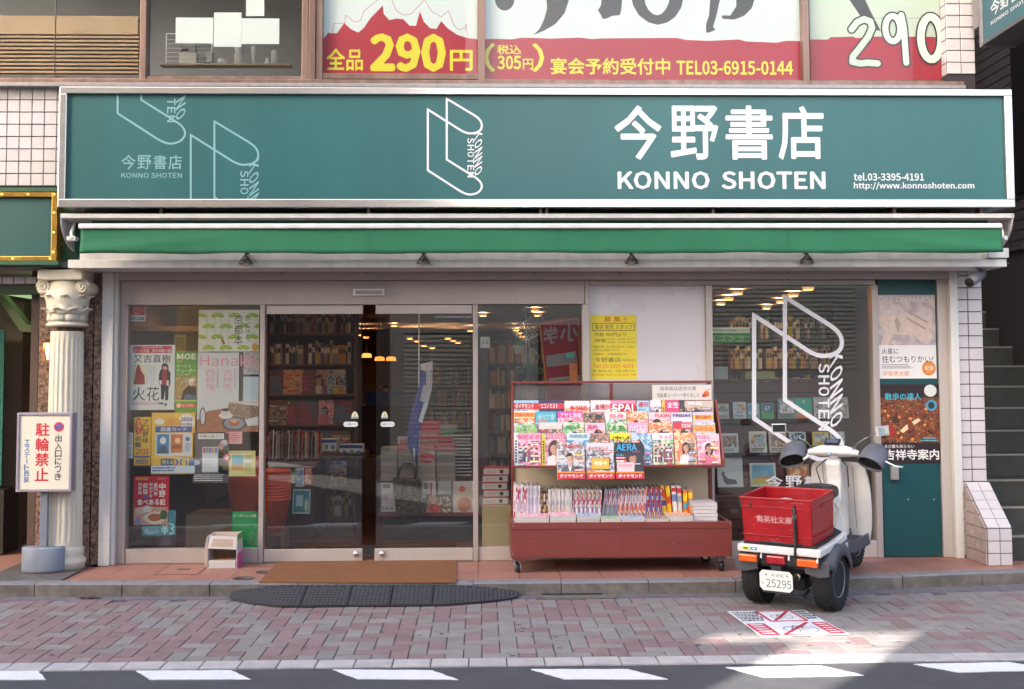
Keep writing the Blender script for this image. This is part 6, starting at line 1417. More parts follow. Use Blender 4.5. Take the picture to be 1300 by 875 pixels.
# mudguards
for s_ in (-1, 1):
    q = MB(); vs = []; n = 14
    for k in range(n+1):
        a = math.radians(28+140*k/n); rr = .232
        for (dx, dr) in ((-.085, -.02), (-.075, 0), (.075, 0), (.085, -.03), (.086, -.075)):
            vs.append((s_*(.245+dx), -(rr+dr)*math.cos(a)+0, .205+(rr+dr)*math.sin(a)))
    q.add(vs, [(k*5+i, k*5+i+1, (k+1)*5+i+1, (k+1)*5+i) for k in range(n) for i in range(4)], Mg_, True)
    o = spart(q, 'mudguard'); md = o.modifiers.new('t', 'SOLIDIFY'); md.thickness = .006
    q = MB(); q.prism([(s_*.160, .285), (s_*.250, .262), (s_*.322, .275), (s_*.328, .37), (s_*.160, .37)], .012, Mg_, 'y', -.250); spart(q, 'mud_flap', .006)
# deck
dw = .285
q = MB(); q.prism([(-dw,-.285),(dw,-.285),(dw+.005,-.05),(dw-.02,.30),(.16,.42),(-.16,.42),(-dw+.02,.30),(-dw-.005,-.05)], .052, Ms, 'z', .400); spart(q, 'deck_trim', .012, seg=3)
q = MB(); q.prism([(-dw+.035,-.262),(dw-.035,-.262),(dw-.03,-.05),(dw-.05,.28),(.14,.39),(-.14,.39),(-dw+.05,.28),(-dw+.03,-.05)], .012, mat('deck_mat', '#232326', .8), 'z', .4525); dk = spart(q, 'deck_mat', .003)
q = MB(); q.tube([(-.13,-.20,.466),(-.13,-.272,.470),(-.125,-.280,.478),(.02,-.280,.478),(.10,-.278,.474),(.20,-.22,.466)], .006, Mb, 8); spart(q, 'cargo_rail')
for (x_, c1, c2_) in ((-.245, '#c9c81e', '#2c6a3a'), (-.19, '#3f9cd0', '#cfe0e8')):
    q = MB(); q.box(x_, x_+.045, -.2868, -.2855, .418, .438, K(c1)); q.box(x_+.012, x_+.033, -.2874, -.2869, .423, .433, K(c2_)); spart(q, 'sticker')
q = MB()
for x_ in (-.115, .075, .265): q.box(x_-.004, x_+.004, -.292, -.2865, .385, .405, Ms); q.box(x_-.006, x_+.006, -.298, -.2925, .372, .392, Ms)
spart(q, 'hook')
# lights and plate
for (x0_, x1_) in ((-.275, -.145), (.125, .265)):
    q = MB(); q.box(x0_-.005, x1_+.005, -.268, -.24, .333, .392, Mb); i_ = spart(q, 'indicator', .005)
    q = MB(); q.box(x0_, x1_, -.298, -.2685, .338, .387, mat('amber_lens', '#e0661c', .2, col2='#c94f14', scale=30, coat=.6)); q.build('lens', i_ if False else sco, bevel=.008)
q = MB(); q.box(-.085, .045, -.29, -.25, .335, .392, mat('red_lens', '#a8182a', .2, col2='#86101f', scale=30, coat=.6)); spart(q, 'tail_light', .01)
q = MB(); q.box(-.13, .11, -.262, -.25, .33, .398, Mb); spart(q, 'rear_panel')
Mpl = mat('plate_white', '#dcdcd8', .4, var=.04, scale=20)
q = MB(); c = .022; a0_, a1_, b0_, b1_ = -.128, .098, .165, .298
q.prism([(a0_+c,b0_),(a1_-c,b0_),(a1_,b0_+c),(a1_,b1_-c),(a1_-c,b1_),(a0_+c,b1_),(a0_,b1_-c),(a0_,b0_+c)], .003, Mpl, 'y', -.305)
q.text('25295', -.082, .088, .188, .242, -.3055, K('#28604a'), .0); q.text('た', -.115, -.096, .203, .222, -.3055, K('#28604a')); q.text('杉並区', -.045, .04, .258, .280, -.3055, K('#28604a'))
for x_ in (-.082, .062): q.lathe([(0,0),(.007,0),(.006,.003),(0,.003)], Mst, (0,0,0), 8, Matrix.Translation((x_, -.3055, .270)) @ Matrix.Rotation(math.pi/2, 4, 'X'))
spart(q, 'number_plate', 0)
q = MB(); q.box(-.11, .08, -.30, -.262, .15, .163, Mb); q.box(-.05, .02, -.30, -.24, .163, .33, Mb); spart(q, 'plate_holder')
# running gear
q = MB(); q.tube([(-.19,0,.205),(.19,0,.205)], .045, Mb, 14); q.box(-.10, .10, -.10, .20, .13, .30, Mb); q.tube([(-.06,-.20,.17),(-.06,.1,.15)], .04, mat('muffler', '#4a4644', .5, metal=.6), 12)
q.tube([(.08,-.18,.24),(.10,.0,.20)], .025, Mst, 8); q.tube([(-.03,-.22,.12),(.12,-.20,.11),(.13,-.1,.14)], .010, Mb, 6); q.box(-.2, .2, -.22, .30, .30, .398, Mb); spart(q, 'engine', .006)
# under-seat body and seat
q = MB(); q.prism([(.20,.40),(.62,.30),(.64,.50),(.60,.66),(.22,.66)], .26, Ms, 'x', -.13); spart(q, 'rear_body', .03, seg=3)
q = MB(); vs = []; n = 12; prof = [(.19,.66,.13),(.20,.72,.145),(.26,.765,.15),(.40,.755,.145),(.56,.735,.13),(.66,.715,.10),(.69,.68,.08)]
for (yy, zz, hw) in prof:
    for k in range(n+1):
        t = math.pi*k/n; vs.append((hw*math.cos(t), yy, .655+(zz-.655)*math.sin(t)**.45))
q.add(vs, [(j*(n+1)+k, j*(n+1)+k+1, (j+1)*(n+1)+k+1, (j+1)*(n+1)+k) for j in range(len(prof)-1) for k in range(n)]+[tuple(range(n+1)), tuple(range((len(prof)-1)*(n+1)+n, (len(prof)-1)*(n+1)-1, -1))], mat('seat_vinyl', '#1d1d20', .5, bump=.15, bscale=150), True); spart(q, 'seat')
q = MB(); q.tube([(.15,.25,.46),(.165,.36,.50),(.165,.44,.58),(.15,.42,.62)], .010, mat('tube_cream', '#b9ab8c', .5), 8); spart(q, 'grab_rail')
# floor and side skirts
q = MB(); q.prism([(-.16,.40),(.16,.40),(.19,.66),(.19,1.0),(-.19,1.0),(-.19,.66)], .05, mat('floor_rubber', '#333237', .8), 'z', .235); spart(q, 'footboard', .01)
for s_ in (-1, 1):
    q = MB(); q.prism([(.30,.33),(.66,.225),(1.03,.215),(1.05,.30),(.66,.31),(.34,.42)], .018, Mg_, 'x', s_*.185-.009); spart(q, 'side_skirt', .006)
    q = MB(); q.box(s_*.20-.004, s_*.20+.004, .42, .50, .30, .34, K('#b9b9bd')); spart(q, 'sticker')
# leg shield, a curved shell, with the inner column
def shell(rows_, m, name, th, bevel=0):
    q = MB(); vs = []; n = 14
    for (z_, xl_, xr_, yc, cv) in rows_:
        for k in range(n+1): s = k/n; xx = xl_+(xr_-xl_)*s; vs.append((xx, yc-cv*(2*s-1)**2, z_))
    q.add(vs, [(j*(n+1)+k, j*(n+1)+k+1, (j+1)*(n+1)+k+1, (j+1)*(n+1)+k) for j in range(len(rows_)-1) for k in range(n)], m, True)
    o = q.build(name, sco); md = o.modifiers.new('t', 'SOLIDIFY'); md.thickness = th; md2 = o.modifiers.new('s', 'SUBSURF'); md2.levels = 1; md2.render_levels = 1; return o
shell([(.200,-.09,.11,1.03,.02),(.206,-.13,.16,1.03,.03),(.235,-.165,.195,1.035,.035),(.32,-.19,.215,1.035,.04),(.50,-.205,.232,1.02,.045),(.68,-.205,.232,.99,.045),(.785,-.195,.215,.965,.045),(.815,-.175,.19,.955,.04),(.826,-.13,.14,.95,.03)], Ms, 'leg_shield', .018)
shell([(.24,-.15,.17,1.08,.05),(.42,-.19,.20,1.10,.06),(.60,-.19,.215,1.09,.06),(.78,-.16,.18,1.04,.06),(.82,-.10,.11,1.01,.04)], mat('front_cover_dark', '#2c2c31', .4), 'front_cover', .01)
q = MB(); q.prism([(.93,.28),(.99,.28),(1.0,.80),(.88,.875),(.835,.84),(.86,.66),(.91,.45)], .115, Ms, 'x', -.0575); spart(q, 'steering_column_cover', .018, seg=3)
Msm = mat('panel_seam', '#6e6c6c', .6)
for (a_, b_) in (((-.11,.935,.80),(-.10,.99,.34)), ((.115,.935,.80),(.11,.99,.34))): q = MB(); q.tube([a_, b_], .0022, Msm, 4); spart(q, 'seam')
q = MB(); q.box(-.05, .05, .853, .860, .55, .70, Ms); spart(q, 'cover_plate', .004)
q = MB(); q.tube([(-.05,.86,.86),(-.11,.80,.80),(-.10,.86,.68)], .0045, Mb, 6); q.tube([(.06,.86,.86),(.12,.81,.82),(.10,.88,.66)], .0045, Mb, 6); spart(q, 'cable')
q = MB(); q.lathe([(0,0),(.014,0),(.014,.006),(0,.006)], Mb, (0,0,0), 12, Matrix.Translation((.0,.835,.66)) @ Matrix.Rotation(math.pi/2, 4, 'X')); spart(q, 'ignition_lock')
# front fender and fork
q = MB(); vs = []; n = 12
for k in range(n+1):
    a = math.radians(-10+190*k/n)
    for dx, dr in ((-.06,-.04),(-.052,0),(.052,0),(.06,-.04)): vs.append((dx, 1.2-(.215+dr)*math.cos(a), .19+(.215+dr)*math.sin(a)))
q.add(vs, [(k*4+i, k*4+i+1, (k+1)*4+i+1, (k+1)*4+i) for k in range(n) for i in range(3)], Mg_, True); o = spart(q, 'front_fender'); o.modifiers.new('t', 'SOLIDIFY').thickness = .006
q = MB(); q.tube([(-.065,1.2,.19),(-.065,1.05,.42)], .016, Mst, 8); q.tube([(.065,1.2,.19),(.065,1.05,.42)], .016, Mst, 8); q.tube([(-.09,1.2,.19),(.09,1.2,.19)], .012, Mst, 8); spart(q, 'fork')
# handlebar group
q = MB(); vs = []; n = 16
for (x_, zc_, hz_, hy_) in [(-.19,.905,.020,.022),(-.15,.912,.030,.04),(-.09,.918,.042,.062),(0,.925,.046,.075),(.09,.918,.042,.062),(.15,.912,.030,.04),(.19,.905,.020,.022)]:
    for k in range(n): a = 2*math.pi*k/n; vs.append((x_, .88+hy_*math.cos(a), zc_+hz_*math.sin(a)))
q.add(vs, [(j*n+k, j*n+(k+1) % n, (j+1)*n+(k+1) % n, (j+1)*n+k) for j in range(6) for k in range(n)]+[tuple(range(n)), tuple(range(7*n-1, 6*n-1, -1))], Ms, True); hb = spart(q, 'handlebar_cover')
q = MB(); q.box(-.055, .055, -.03, .03, -.004, .012, Mb, Matrix.Translation((0,.865,.985)) @ Matrix.Rotation(.5, 4, 'X')); q.box(-.042, .042, -.020, .020, .0125, .0135, mat('meter_glass', '#5a6476', .1), Matrix.Translation((0,.865,.985)) @ Matrix.Rotation(.5, 4, 'X')); spart(q, 'speedometer', .004)
q = MB(); q.lathe([(0,0),(.016,0),(.014,.006),(0,.006)], K('#7f96b0'), (0,0,0), 12, Matrix.Translation((.0,.79,.905)) @ Matrix.Rotation(math.pi/2, 4, 'X')); spart(q, 'badge')
q = MB(); q.tube([(-.34,.86,.90),(-.15,.88,.91),(.15,.88,.91),(.34,.86,.90)], .013, Mb, 8); spart(q, 'handlebar')
for s_ in (-1, 1):
    q = MB(); n = 24; vs = []; rings = [(.745,1.0,1),(.76,1.04,1),(.82,1.05,1),(.90,1.0,1),(.97,.8,1),(1.0,.45,1),(1.005,.02,1)]; cxm_ = s_*.295
    for j, (yy, f, _) in enumerate(rings):
        for k in range(n):
            a = 2*math.pi*k/n; sx_ = .125*f; sz_ = .088*f*(1.0 if math.sin(a) > 0 else .85)
            ca = math.copysign(abs(math.cos(a))**.8, math.cos(a)); vs.append((cxm_+sx_*ca+s_*.03*(1-(yy-.745)/.26), yy, .885+sz_*math.sin(a)+s_*0-.10*abs(sx_*ca)*(1 if ca*s_ > 0 else -.3)))
    q.add(vs, [(j*n+k, j*n+(k+1) % n, (j+1)*n+(k+1) % n, (j+1)*n+k) for j in range(len(rings)-1) for k in range(n)], mat('hand_cover_vinyl', '#5c5e68', .5, bump=.2, bscale=25), True)
    RM = Matrix.Translation((cxm_, .88, .90)) @ Matrix.Rotation(R(34), 4, 'X') @ Matrix.Rotation(R(-s_*16), 4, 'Z') @ Matrix.Scale(.76, 4) @ Matrix.Translation((-cxm_, -.88, -.885))
    q.v = [tuple(RM @ Vector(p)) for p in q.v]
    o = spart(q, 'hand_cover'); o.modifiers.new('t', 'SOLIDIFY').thickness = -.006
    q = MB(); q.add([tuple(RM @ Vector((v[0]+(cxm_-v[0])*.06, .775, v[2]+(.885-v[2])*.06))) for v in vs[:n]], [tuple(range(n))], mat('cover_inside', '#0e0e10', .9)); q.build('cover_opening', o)
    q = MB(); q.tube([(s_*.145,.86,.93),(s_*.19,.84,.985),(s_*.27,.83,1.035)], .005, Mst, 6); q.tube([(s_*.27,.83,1.035),(s_*.345,.83,1.065)], .005, Mst, 6); mi = spart(q, 'mirror_stalk')
    q = MB(); q.box(-.052, .052, .0, .022, -.034, .034, mat('mirror_shell', '#c2c0be' if s_ < 0 else '#a8a23a', .35)); q.box(-.046, .046, -.002, -.0005, -.028, .028, mat('mirror_glass', '#dfe3e6', .03, metal=1.0)); 
    o = q.build('mirror', sco, bevel=.006); o.location = (s_*.39, .82, 1.085); o.rotation_euler = (R(-6), 0, R(18) if s_ < 0 else R(60))
q = MB(); q.tube([(.40,.80,.87),(.47,.79,.84),(.52,.80,.835)], .006, Ms, 6); spart(q, 'brake_lever')
q = MB(); q.tube([(-.16,.82,.89),(-.20,.79,.86)], .010, Ms, 6); spart(q, 'brake_lever')
# crate strapped on the deck
cr = thing('red_crate', 'scuffed open red plastic crate with white lettering strapped on the rear deck of the scooter', 'crate', SL, SR, local=True)
Mcr = mat('crate_red', '#a8121c', .36, col2='#8a0e18', scale=9, detail=9, bump=.05, bscale=30, coat=.15); Mcs = mat('crate_scuff', '#8a2a2c', .7)
cx0, cx1, cy0, cy1, cz0, cz1 = -.255, .232, -.262, .165, .466, .762
q = MB(); t = .008
q.box(cx0+.01, cx1-.01, cy0+.012, cy1-.01, cz0, cz0+t, Mcr); q.build('base', cr)
def wallp(pts_b, pts_t): 
    q = MB(); a, b_ = pts_b; c, d = pts_t; n_ = Vector((b_[0]-a[0], b_[1]-a[1])).normalized(); n_ = Vector((-n_.y, n_.x))*t
    v = [(a[0],a[1],cz0),(b_[0],b_[1],cz0),(d[0],d[1],cz1),(c[0],c[1],cz1)]; v += [(p[0]+n_.x, p[1]+n_.y, p[2]) for p in v]
    q.add(v, [(0,1,2,3),(7,6,5,4),(0,4,5,1),(1,5,6,2),(2,6,7,3),(3,7,4,0)], Mcr); return q.build('side_wall', cr, bevel=.002)
for zr_ in (.515, .700):
    q = MB(); q.box(cx0-.001, cx1+.001, cy0-.0035, cy0+.004, zr_, zr_+.006, Mcr); q.box(cx1-.004, cx1+.0035, cy0+.0045, cy1, zr_, zr_+.006, Mcr); q.build('rib', cr, bevel=.0015)
i_ = .010
wallp(((cx0+i_,cy0+i_),(cx1-i_,cy0+i_)), ((cx0,cy0),(cx1,cy0))); wallp(((cx1-i_,cy0+i_),(cx1-i_,cy1-i_)), ((cx1,cy0),(cx1,cy1)))
wallp(((cx1-i_,cy1-i_),(cx0+i_,cy1-i_)), ((cx1,cy1),(cx0,cy1))); wallp(((cx0+i_,cy1-i_),(cx0+i_,cy0+i_)), ((cx0,cy1),(cx0,cy0)))
for (a, b_, c, d) in ((cx0-.006, cx1+.006, cy0-.006, cy0+.006), (cx0-.006, cx1+.006, cy1-.006, cy1+.006), (cx0-.006, cx0+.006, cy0+.0065, cy1-.0065), (cx1-.006, cx1+.006, cy0+.0065, cy1-.0065)):
    q = MB(); q.box(a, b_, c, d, cz1-.012, cz1+.004, Mcr); q.build('rim', cr, bevel=.003)
yr_ = lambda z: cy0+i_*(1-(z-cz0)/(cz1-cz0))-.0016
q = MB(); vs, fs, (l_, r_2, b2_, t2_) = text_geo('集英社文庫', .045); x0_, x1_, z0_, z1_ = -.150, .095, .600, .648
q.add([(x0_+(a-l_)/(r_2-l_)*(x1_-x0_), yr_(z0_+(b_-b2_)/(t2_-b2_)*(z1_-z0_))-dep(vs, i), z0_+(b_-b2_)/(t2_-b2_)*(z1_-z0_)) for i, (a, b_) in enumerate(vs)], fs, mat('crate_print', '#c9a8a8', .5, col2='#b85a60', scale=70)); q.build('lettering', cr)
q = MB(); q.box(.104, .126, cy0-.0045, cy0-.001, .655, .722, Mb); q.box(.105, .125, cy0-.0012, cy0+.010, .470, .652, Mb); q.tube([(.115,cy0-.004,.725),(.115,cy0-.006,.60),(.118,cy0-.012,.50),(.118,-.290,.43),(.118,-.292,.40)], .009, Mb, 6); q.box(.100, .130, cy0-.010, cy0-.003, .64, .664, Mst); q.build('strap', cr)
q = MB(); q.box(-.190, -.176, cy0-.004, cy0-.0005, .700, .728, Mb); q.box(cx1-.0005, cx1+.005, -.10, -.03, .690, .712, Mcs); q.build('clip', cr)
q = MB(); rn = random.Random(4)
for k in range(60):
    x_ = rn.uniform(cx0+.02, cx1-.06); z_ = rn.choice((rn.uniform(.48, .74), rn.uniform(.475, .50), rn.uniform(.735, .75))); l = rn.uniform(.004, .035); hh = rn.uniform(.0008, .0025); q.add([(x_, yr_(z_)+.0004, z_), (x_+l, yr_(z_)+.0004, z_+rn.uniform(-.004, .004)), (x_+l, yr_(z_)+.0004, z_+hh+.002), (x_, yr_(z_)+.0004, z_+hh)], [(0,1,2,3)], mat('crate_scratch', '#c4525a', .6))
q.build('scratch', cr)
bag = MB(); bag.ell((-.05, .02, .60), (.12, .10, .12), mat('clear_bag', '#b9b0b4', .2, coat=.5, bump=.6, bscale=20), 16, 10); q = bag
o = q.build('plastic_bag'); o.location = SL; o.rotation_euler = SR; tag(o, 'crumpled clear plastic bag inside the red crate', 'plastic bag')

# ================= cardboard box of free papers =================
pb = G(284, 722, ZS); bx = thing('cardboard_box', 'open white and pink cardboard box of free papers on the step under the green card', 'cardboard box', (pb.x, pb.y, ZS))
s = 1450/(9.12+pb.y); bw = 37/s; bh = 42/s; bd_ = .20; bx0 = P(263, 700, pb.y).x
Mcb = mat('cardboard', '#b3a090', .8, var=.06, scale=10); Mcw = mat('cardboard_white', '#cbc6c4', .7); Mcp = K('#d0489a')
q = MB(); q.box(bx0, bx0+bw, pb.y, pb.y+bd_, ZS+.0005, ZS+.006, Mcw); q.build('bottom', bx)
q = MB(); q.box(bx0, bx0+bw, pb.y+bd_, pb.y+bd_+.004, ZS+.0005, ZS+bh*.98, Mcb); q.build('panel', bx)
q = MB(); q.box(bx0, bx0+.004, pb.y+.002, pb.y+bd_-.001, ZS+.007, ZS+bh*.96, Mcw); q.build('panel', bx)
q = MB(); x_ = bx0+bw-.004; Z_ = lambda f: ZS+bh*f
q.box(x_, x_+.004, pb.y, pb.y+bd_-.001, Z_(.02), Z_(1.0), Mcw)
for (f0, f1, c) in ((.0,.42,'#cc4796'),(.42,.60,'#c9b8c4'),(.60,.78,'#c4c9c0'),(.80,1.0,'#5aa04a')): q.box(x_+.0042, x_+.006, pb.y+.001, pb.y+bd_-.002, Z_(f0)+.004, Z_(f1), K(c))
q.build('printed_panel', bx)
q = MB(); q.box(bx0+.006, x_-.002, pb.y+.01, pb.y+bd_-.01, Z_(.62), Z_(.64), Mcw, None); q.prism([(bx0+.004, Z_(.60)), (x_-.001, Z_(.56)), (x_-.001, Z_(.93)), (bx0+.02, Z_(.98))], .005, Mcw, 'y', pb.y-.004); q.prism([(bx0+.03, Z_(.66)), (x_-.03, Z_(.64)), (x_-.025, Z_(.86)), (bx0+.045, Z_(.88))], .002, Mcb, 'y', pb.y-.0065); q.build('flap', bx)
q = MB(); q.prism([(bx0-.03, Z_(.28)), (bx0, Z_(.02)), (bx0, Z_(.95)), (bx0-.012, Z_(.80))], .004, Mcb, 'y', pb.y+.0); q.build('flap', bx)
for k in range(4):
    q = MB(); q.box(bx0+.012, x_-.008, pb.y-.004+.003*(k % 2), pb.y+bd_-.03, ZS+.008+k*.014, ZS+.020+k*.014, K('#c9c3bf'))
    if k == 3: layers_to(q, [('r', (0,0,1,1), photo(PALS['brown'], 30)), ('e', (.2,.3,.7,.8), K('#c9762c'))], (0,0,1,1), bx0+.014, x_-.010, 0, .16, 0, .0003, M=Matrix.Translation((0, pb.y, ZS+.0625)) @ Matrix.Rotation(-math.pi/2, 4, 'X'))
    one(q, 'magazine', 'free paper in the open cardboard box, %s of its pile' % ['lowest', 'second from the bottom', 'second from the top', 'topmost'][k], 'magazine', (bx0, pb.y, ZS+.008+k*.014))

# ================= shop interior =================
IX0, IX1, IY1, IZ = -3.1, 3.88, 12.0, 2.32
M_fl = mat('shop_floor_tile', '#6d4034', .35, var=.10, scale=3)
q = MB(); q.box(IX0, IX1, .101, IY1, .0, .1, M_fl); struct(q, 'shop_floor')
q = MB(); q.box(IX0, IX1, .31, IY1, IZ, IZ+.05, mat('shop_ceiling_paint', '#8f867c', .9)); q.box(IX0, IX1, .10, .309, IZ+.02, IZ+.06, mat('shop_ceiling_paint', '#8f867c')); struct(q, 'shop_ceiling')
M_iw = mat('shop_wall_paint', '#857464', .8, var=.05, scale=2)
q = MB(); q.box(IX0-.05, IX0, .11, IY1, .0, IZ, M_iw); struct(q, 'shop_wall_left')
q = MB(); q.box(IX1, IX1+.05, .11, IY1, .0, IZ, M_iw); struct(q, 'shop_wall_right')
q = MB(); q.box(IX0-.05, IX1+.05, IY1, IY1+.05, .0, IZ, mat('shop_back_paint', '#5c4a3c', .8)); struct(q, 'shop_wall_back')
xa, xb = P(480, 690, .3).x, P(578, 690, .3).x
q = MB(); q.box(P(395, 690, .3).x, xb, .14, .75, .1012, .108, mat('entrance_mat', '#3c3a3c', .95)); one(q, 'entrance_mat', 'dark grey entrance mat inside the glass doors', 'mat', (xa, .14, .1))
# ceiling lights
lp = [(408.6,415),(428.5,417.3),(440,420.4),(454.7,424),(464.6,427),(520,428.5),(529,432),(568.4,428.3),(575.4,431.3),(581.6,433.8),(597,418.6),(679,392.6),(683,398.5),(613,399),(655,418),(659,421.5),(663,426),(667,430),
      (936,370),(925,377),(915,383.5),(973,389),(991,381),(1007,372.5),(1026,364),(538,438),(549,440.4),(500,412),(380,404),(350,410),(250,405),(790,405),(850,415),(1060,392)]
q = MB(); q.lathe([(.065,0),(.065,-.005),(.051,-.006)], mat('lamp_ring', '#cfc6b4', .5), (0,0,0), 16, cap=False); ring = mesh_of(q)
q = MB(); q.lathe([(.040,-.012),(0,-.012)], glow('downlight_glow', '#ffd2a4', 21.0), (0,0,0), 16); dsk = mesh_of(q)
q = MB(); q.lathe([(.050,0),(.048,-.022),(.043,-.028),(.040,-.028)], glow('downlight_rim', '#ffb468', .19), (0,0,0), 18, cap=False); rimg = mesh_of(q)
lpos = []
for k, (u, v) in enumerate(lp):
    p = G(u, v, IZ-.02)
    if p.y > IY1-1.6: p = P(u, v, IY1-1.7-.6*(k % 4))
    p.y = max(p.y, .5); p = P(u, v, p.y) if p.y <= .5 else p; p.z = min(p.z, IZ-.001); lpos.append(p)
lpos += [Vector((x_, y_, IZ-.001)) for y_ in (.75, 1.7) for x_ in (-2.65, -1.8, -.95, .0)]+[Vector((x_, 2.0, IZ-.001)) for x_ in (1.0, 2.0, 3.0)]  # added front rows, hidden behind the header, to brighten the displays
for p in lpos:
    t = thing('ceiling_light', 'round warm downlight in the shop ceiling', 'ceiling light', (p.x, p.y, p.z), group='downlights in the shop ceiling', local=True)
    for nm, me in (('trim_ring', ring), ('shade', rimg), ('diffuser', dsk)):
        o = bpy.data.objects.new(nm, me); COL.objects.link(o); o.parent = t
for k, (u, v) in enumerate([(465.5,451.5),(482,455.7),(496.5,455.7)]):
    p = P(u, v, 6.0); t = thing('pendant_lamp', ['glowing pendant lamp seen between the two door leaves', 'glowing pendant lamp just inside the right door leaf', 'glowing pendant lamp second from the door gap'][k], 'pendant lamp', tuple(p), local=True)
    q = MB(); q.lathe([(.066,-.026),(.060,.020),(.03,.030)], glow('pendant_glow', '#ff9c48', .42), (0,0,0), 20); q.build('lamp_shade', t)
    q = MB(); q.tube([(0,0,.0),(0,0,IZ-p.z)], .004, M_brownd, 5); q.build('cord', t)
# books: one shared set of boxes
BC = ['#8a3a36','#c9b48a','#3f5a7a','#d9d0c0','#5a7a4a','#c98a3a','#6a5a7a','#b8a89c','#2f3a4a','#d0b83a','#9c9088','#e0dcd4']
bk_me = []
for i, c in enumerate(BC):
    w_ = .018+.006*(i % 4); h_ = .19+.012*(i % 5); q = MB(); q.box(0, w_-.001, 0, .14, 0, h_, K(c, .6)); q.box(.001, w_-.002, .002, .139, h_, h_+.001, K('#cfc8ba')); q.box(.003, w_-.004, -.001, 0, h_*.55, h_*.8, K(['#e6e0d4','#3a342e'][i % 2])); bk_me.append((mesh_of(q), w_))
book_n = [0]
face_me = []
for i in range(14):
    rn_ = random.Random(i*7); q = cover(.19, .25, bg=['#b9a8a2','#8a4a50','#c9bcae','#6a6a7c','#a8848c','#d0c4b4','#7c5a4a'][i % 7], title=['旅','食','花','住','山','車','本'][i % 7], tcol=['#c8304a','#e0d8d0','#3a4a7a'][i % 3], art=['face','picture','woman','text','group'][i % 5], pal=list(PALS)[1+i % 7], seed=60+i, tpos=(.1,.04,.35,.18)); face_me.append(mesh_of(q))
def bookcase(x0, x1, y, z0, shelves, sh, label, m, blabel, group, depth=.26, face=()):
    t = thing('bookcase', label, 'bookcase', ((x0+x1)/2, y, z0)); top = z0+shelves*sh
    for a in (x0, x1-.02): q = MB(); q.box(a, a+.02, y, y+depth, z0, top, m); q.build('side_panel', t)
    q = MB(); q.box(x0+.021, x1-.021, y+depth-.015, y+depth, z0, top, m); q.build('back_panel', t)
    for k in range(shelves+1): q = MB(); q.box(x0+.021, x1-.021, y, y+depth-.016, z0+k*sh-.0, z0+k*sh+.018, m); q.build('shelf', t)
    rn = random.Random(int(x0*10+99))
    for k in range(shelves):
        x = x0+.03
        if k in face:
            x = x0+.12
            while x < x1-.10: o = bpy.data.objects.new('magazine', face_me[rn.randrange(14)]); COL.objects.link(o); o.location = (x, y+.02+rn.uniform(-.01, .02), z0+k*sh+.0185); o.rotation_euler = (-.10, rn.uniform(-.02, .02), rn.uniform(-.1, .1)); tag(o, 'magazine shown face out in the tall bookcase behind the left door leaf', 'magazine', 'magazines face out behind the left door leaf'); x += rn.uniform(.13, .20)
            continue
        while x < x1-.06:
            me, w_ = bk_me[rn.randrange(len(bk_me))]
            if book_n[0] >= 285: return t
            o = bpy.data.objects.new('book', me); COL.objects.link(o); o.location = (x, y+.02+rn.uniform(0, .02), z0+k*sh+.0185); x += w_*1.02; book_n[0] += 1
            tag(o, blabel, 'book', group)
            if rn.random() < .06: x += .05
    return t
M_bc = mat('bookcase_wood', '#7a5a42', .6, var=.08, scale=4)
bookcase(P(338,450,2.6).x, P(452,450,2.6).x, 2.6, .1, 7, .31, 'tall wooden bookcase behind the left leaf of the sliding doors', M_bc, 'book standing in the tall bookcase behind the left door leaf', 'books behind the left door leaf', face=(1, 2, 3, 4))
bookcase(P(925,470,2.4).x, P(1060,470,2.4).x, 2.4, 1.28, 3, .30, 'dark wall bookcase seen through the window with the book mark', mat('bookcase_dark', '#4a3830', .6), 'book standing in the dark bookcase behind the book mark window', 'books behind the book mark window')
# far bookcases at the back of the shop, books too many to pick out
for bi, (ua, ub, y_, z1_, lb) in enumerate([(545, 600, 7.0, 1.9, 'far bookcase behind the blue and white banner'), (618, 700, 6.2, 2.0, 'far bookcase behind the wire plant stand'), (345, 440, 7.5, 2.1, 'far bookcase behind the tall wooden bookcase')]):
    xa_, xb_ = P(ua, 460, y_).x, P(ub, 460, y_).x; t = thing('bookcase', lb, 'bookcase', ((xa_+xb_)/2, y_, .1)); q = MB(); q.box(xa_, xb_, y_+.02, y_+.25, .1, z1_, M_bc); q.build('back_panel', t); q = MB(); rn = random.Random(bi)
    z = .2
    while z < z1_-.2:
        x = xa_+.03
        while x < xb_-.04: w_ = rn.uniform(.02, .05); q.box(x, x+w_*.95, y_-.12, y_+.018, z, z+rn.uniform(.18, .25), K(BC[rn.randrange(12)], .6)); x += w_
        z += .30
    o = q.build('books', t); o['kind'] = 'stuff'
    q = MB(); z = .17
    while z < z1_: q.box(xa_, xb_, y_-.16, y_+.018, z, z+.022, M_bc); z += .30
    q.build('shelf', t)
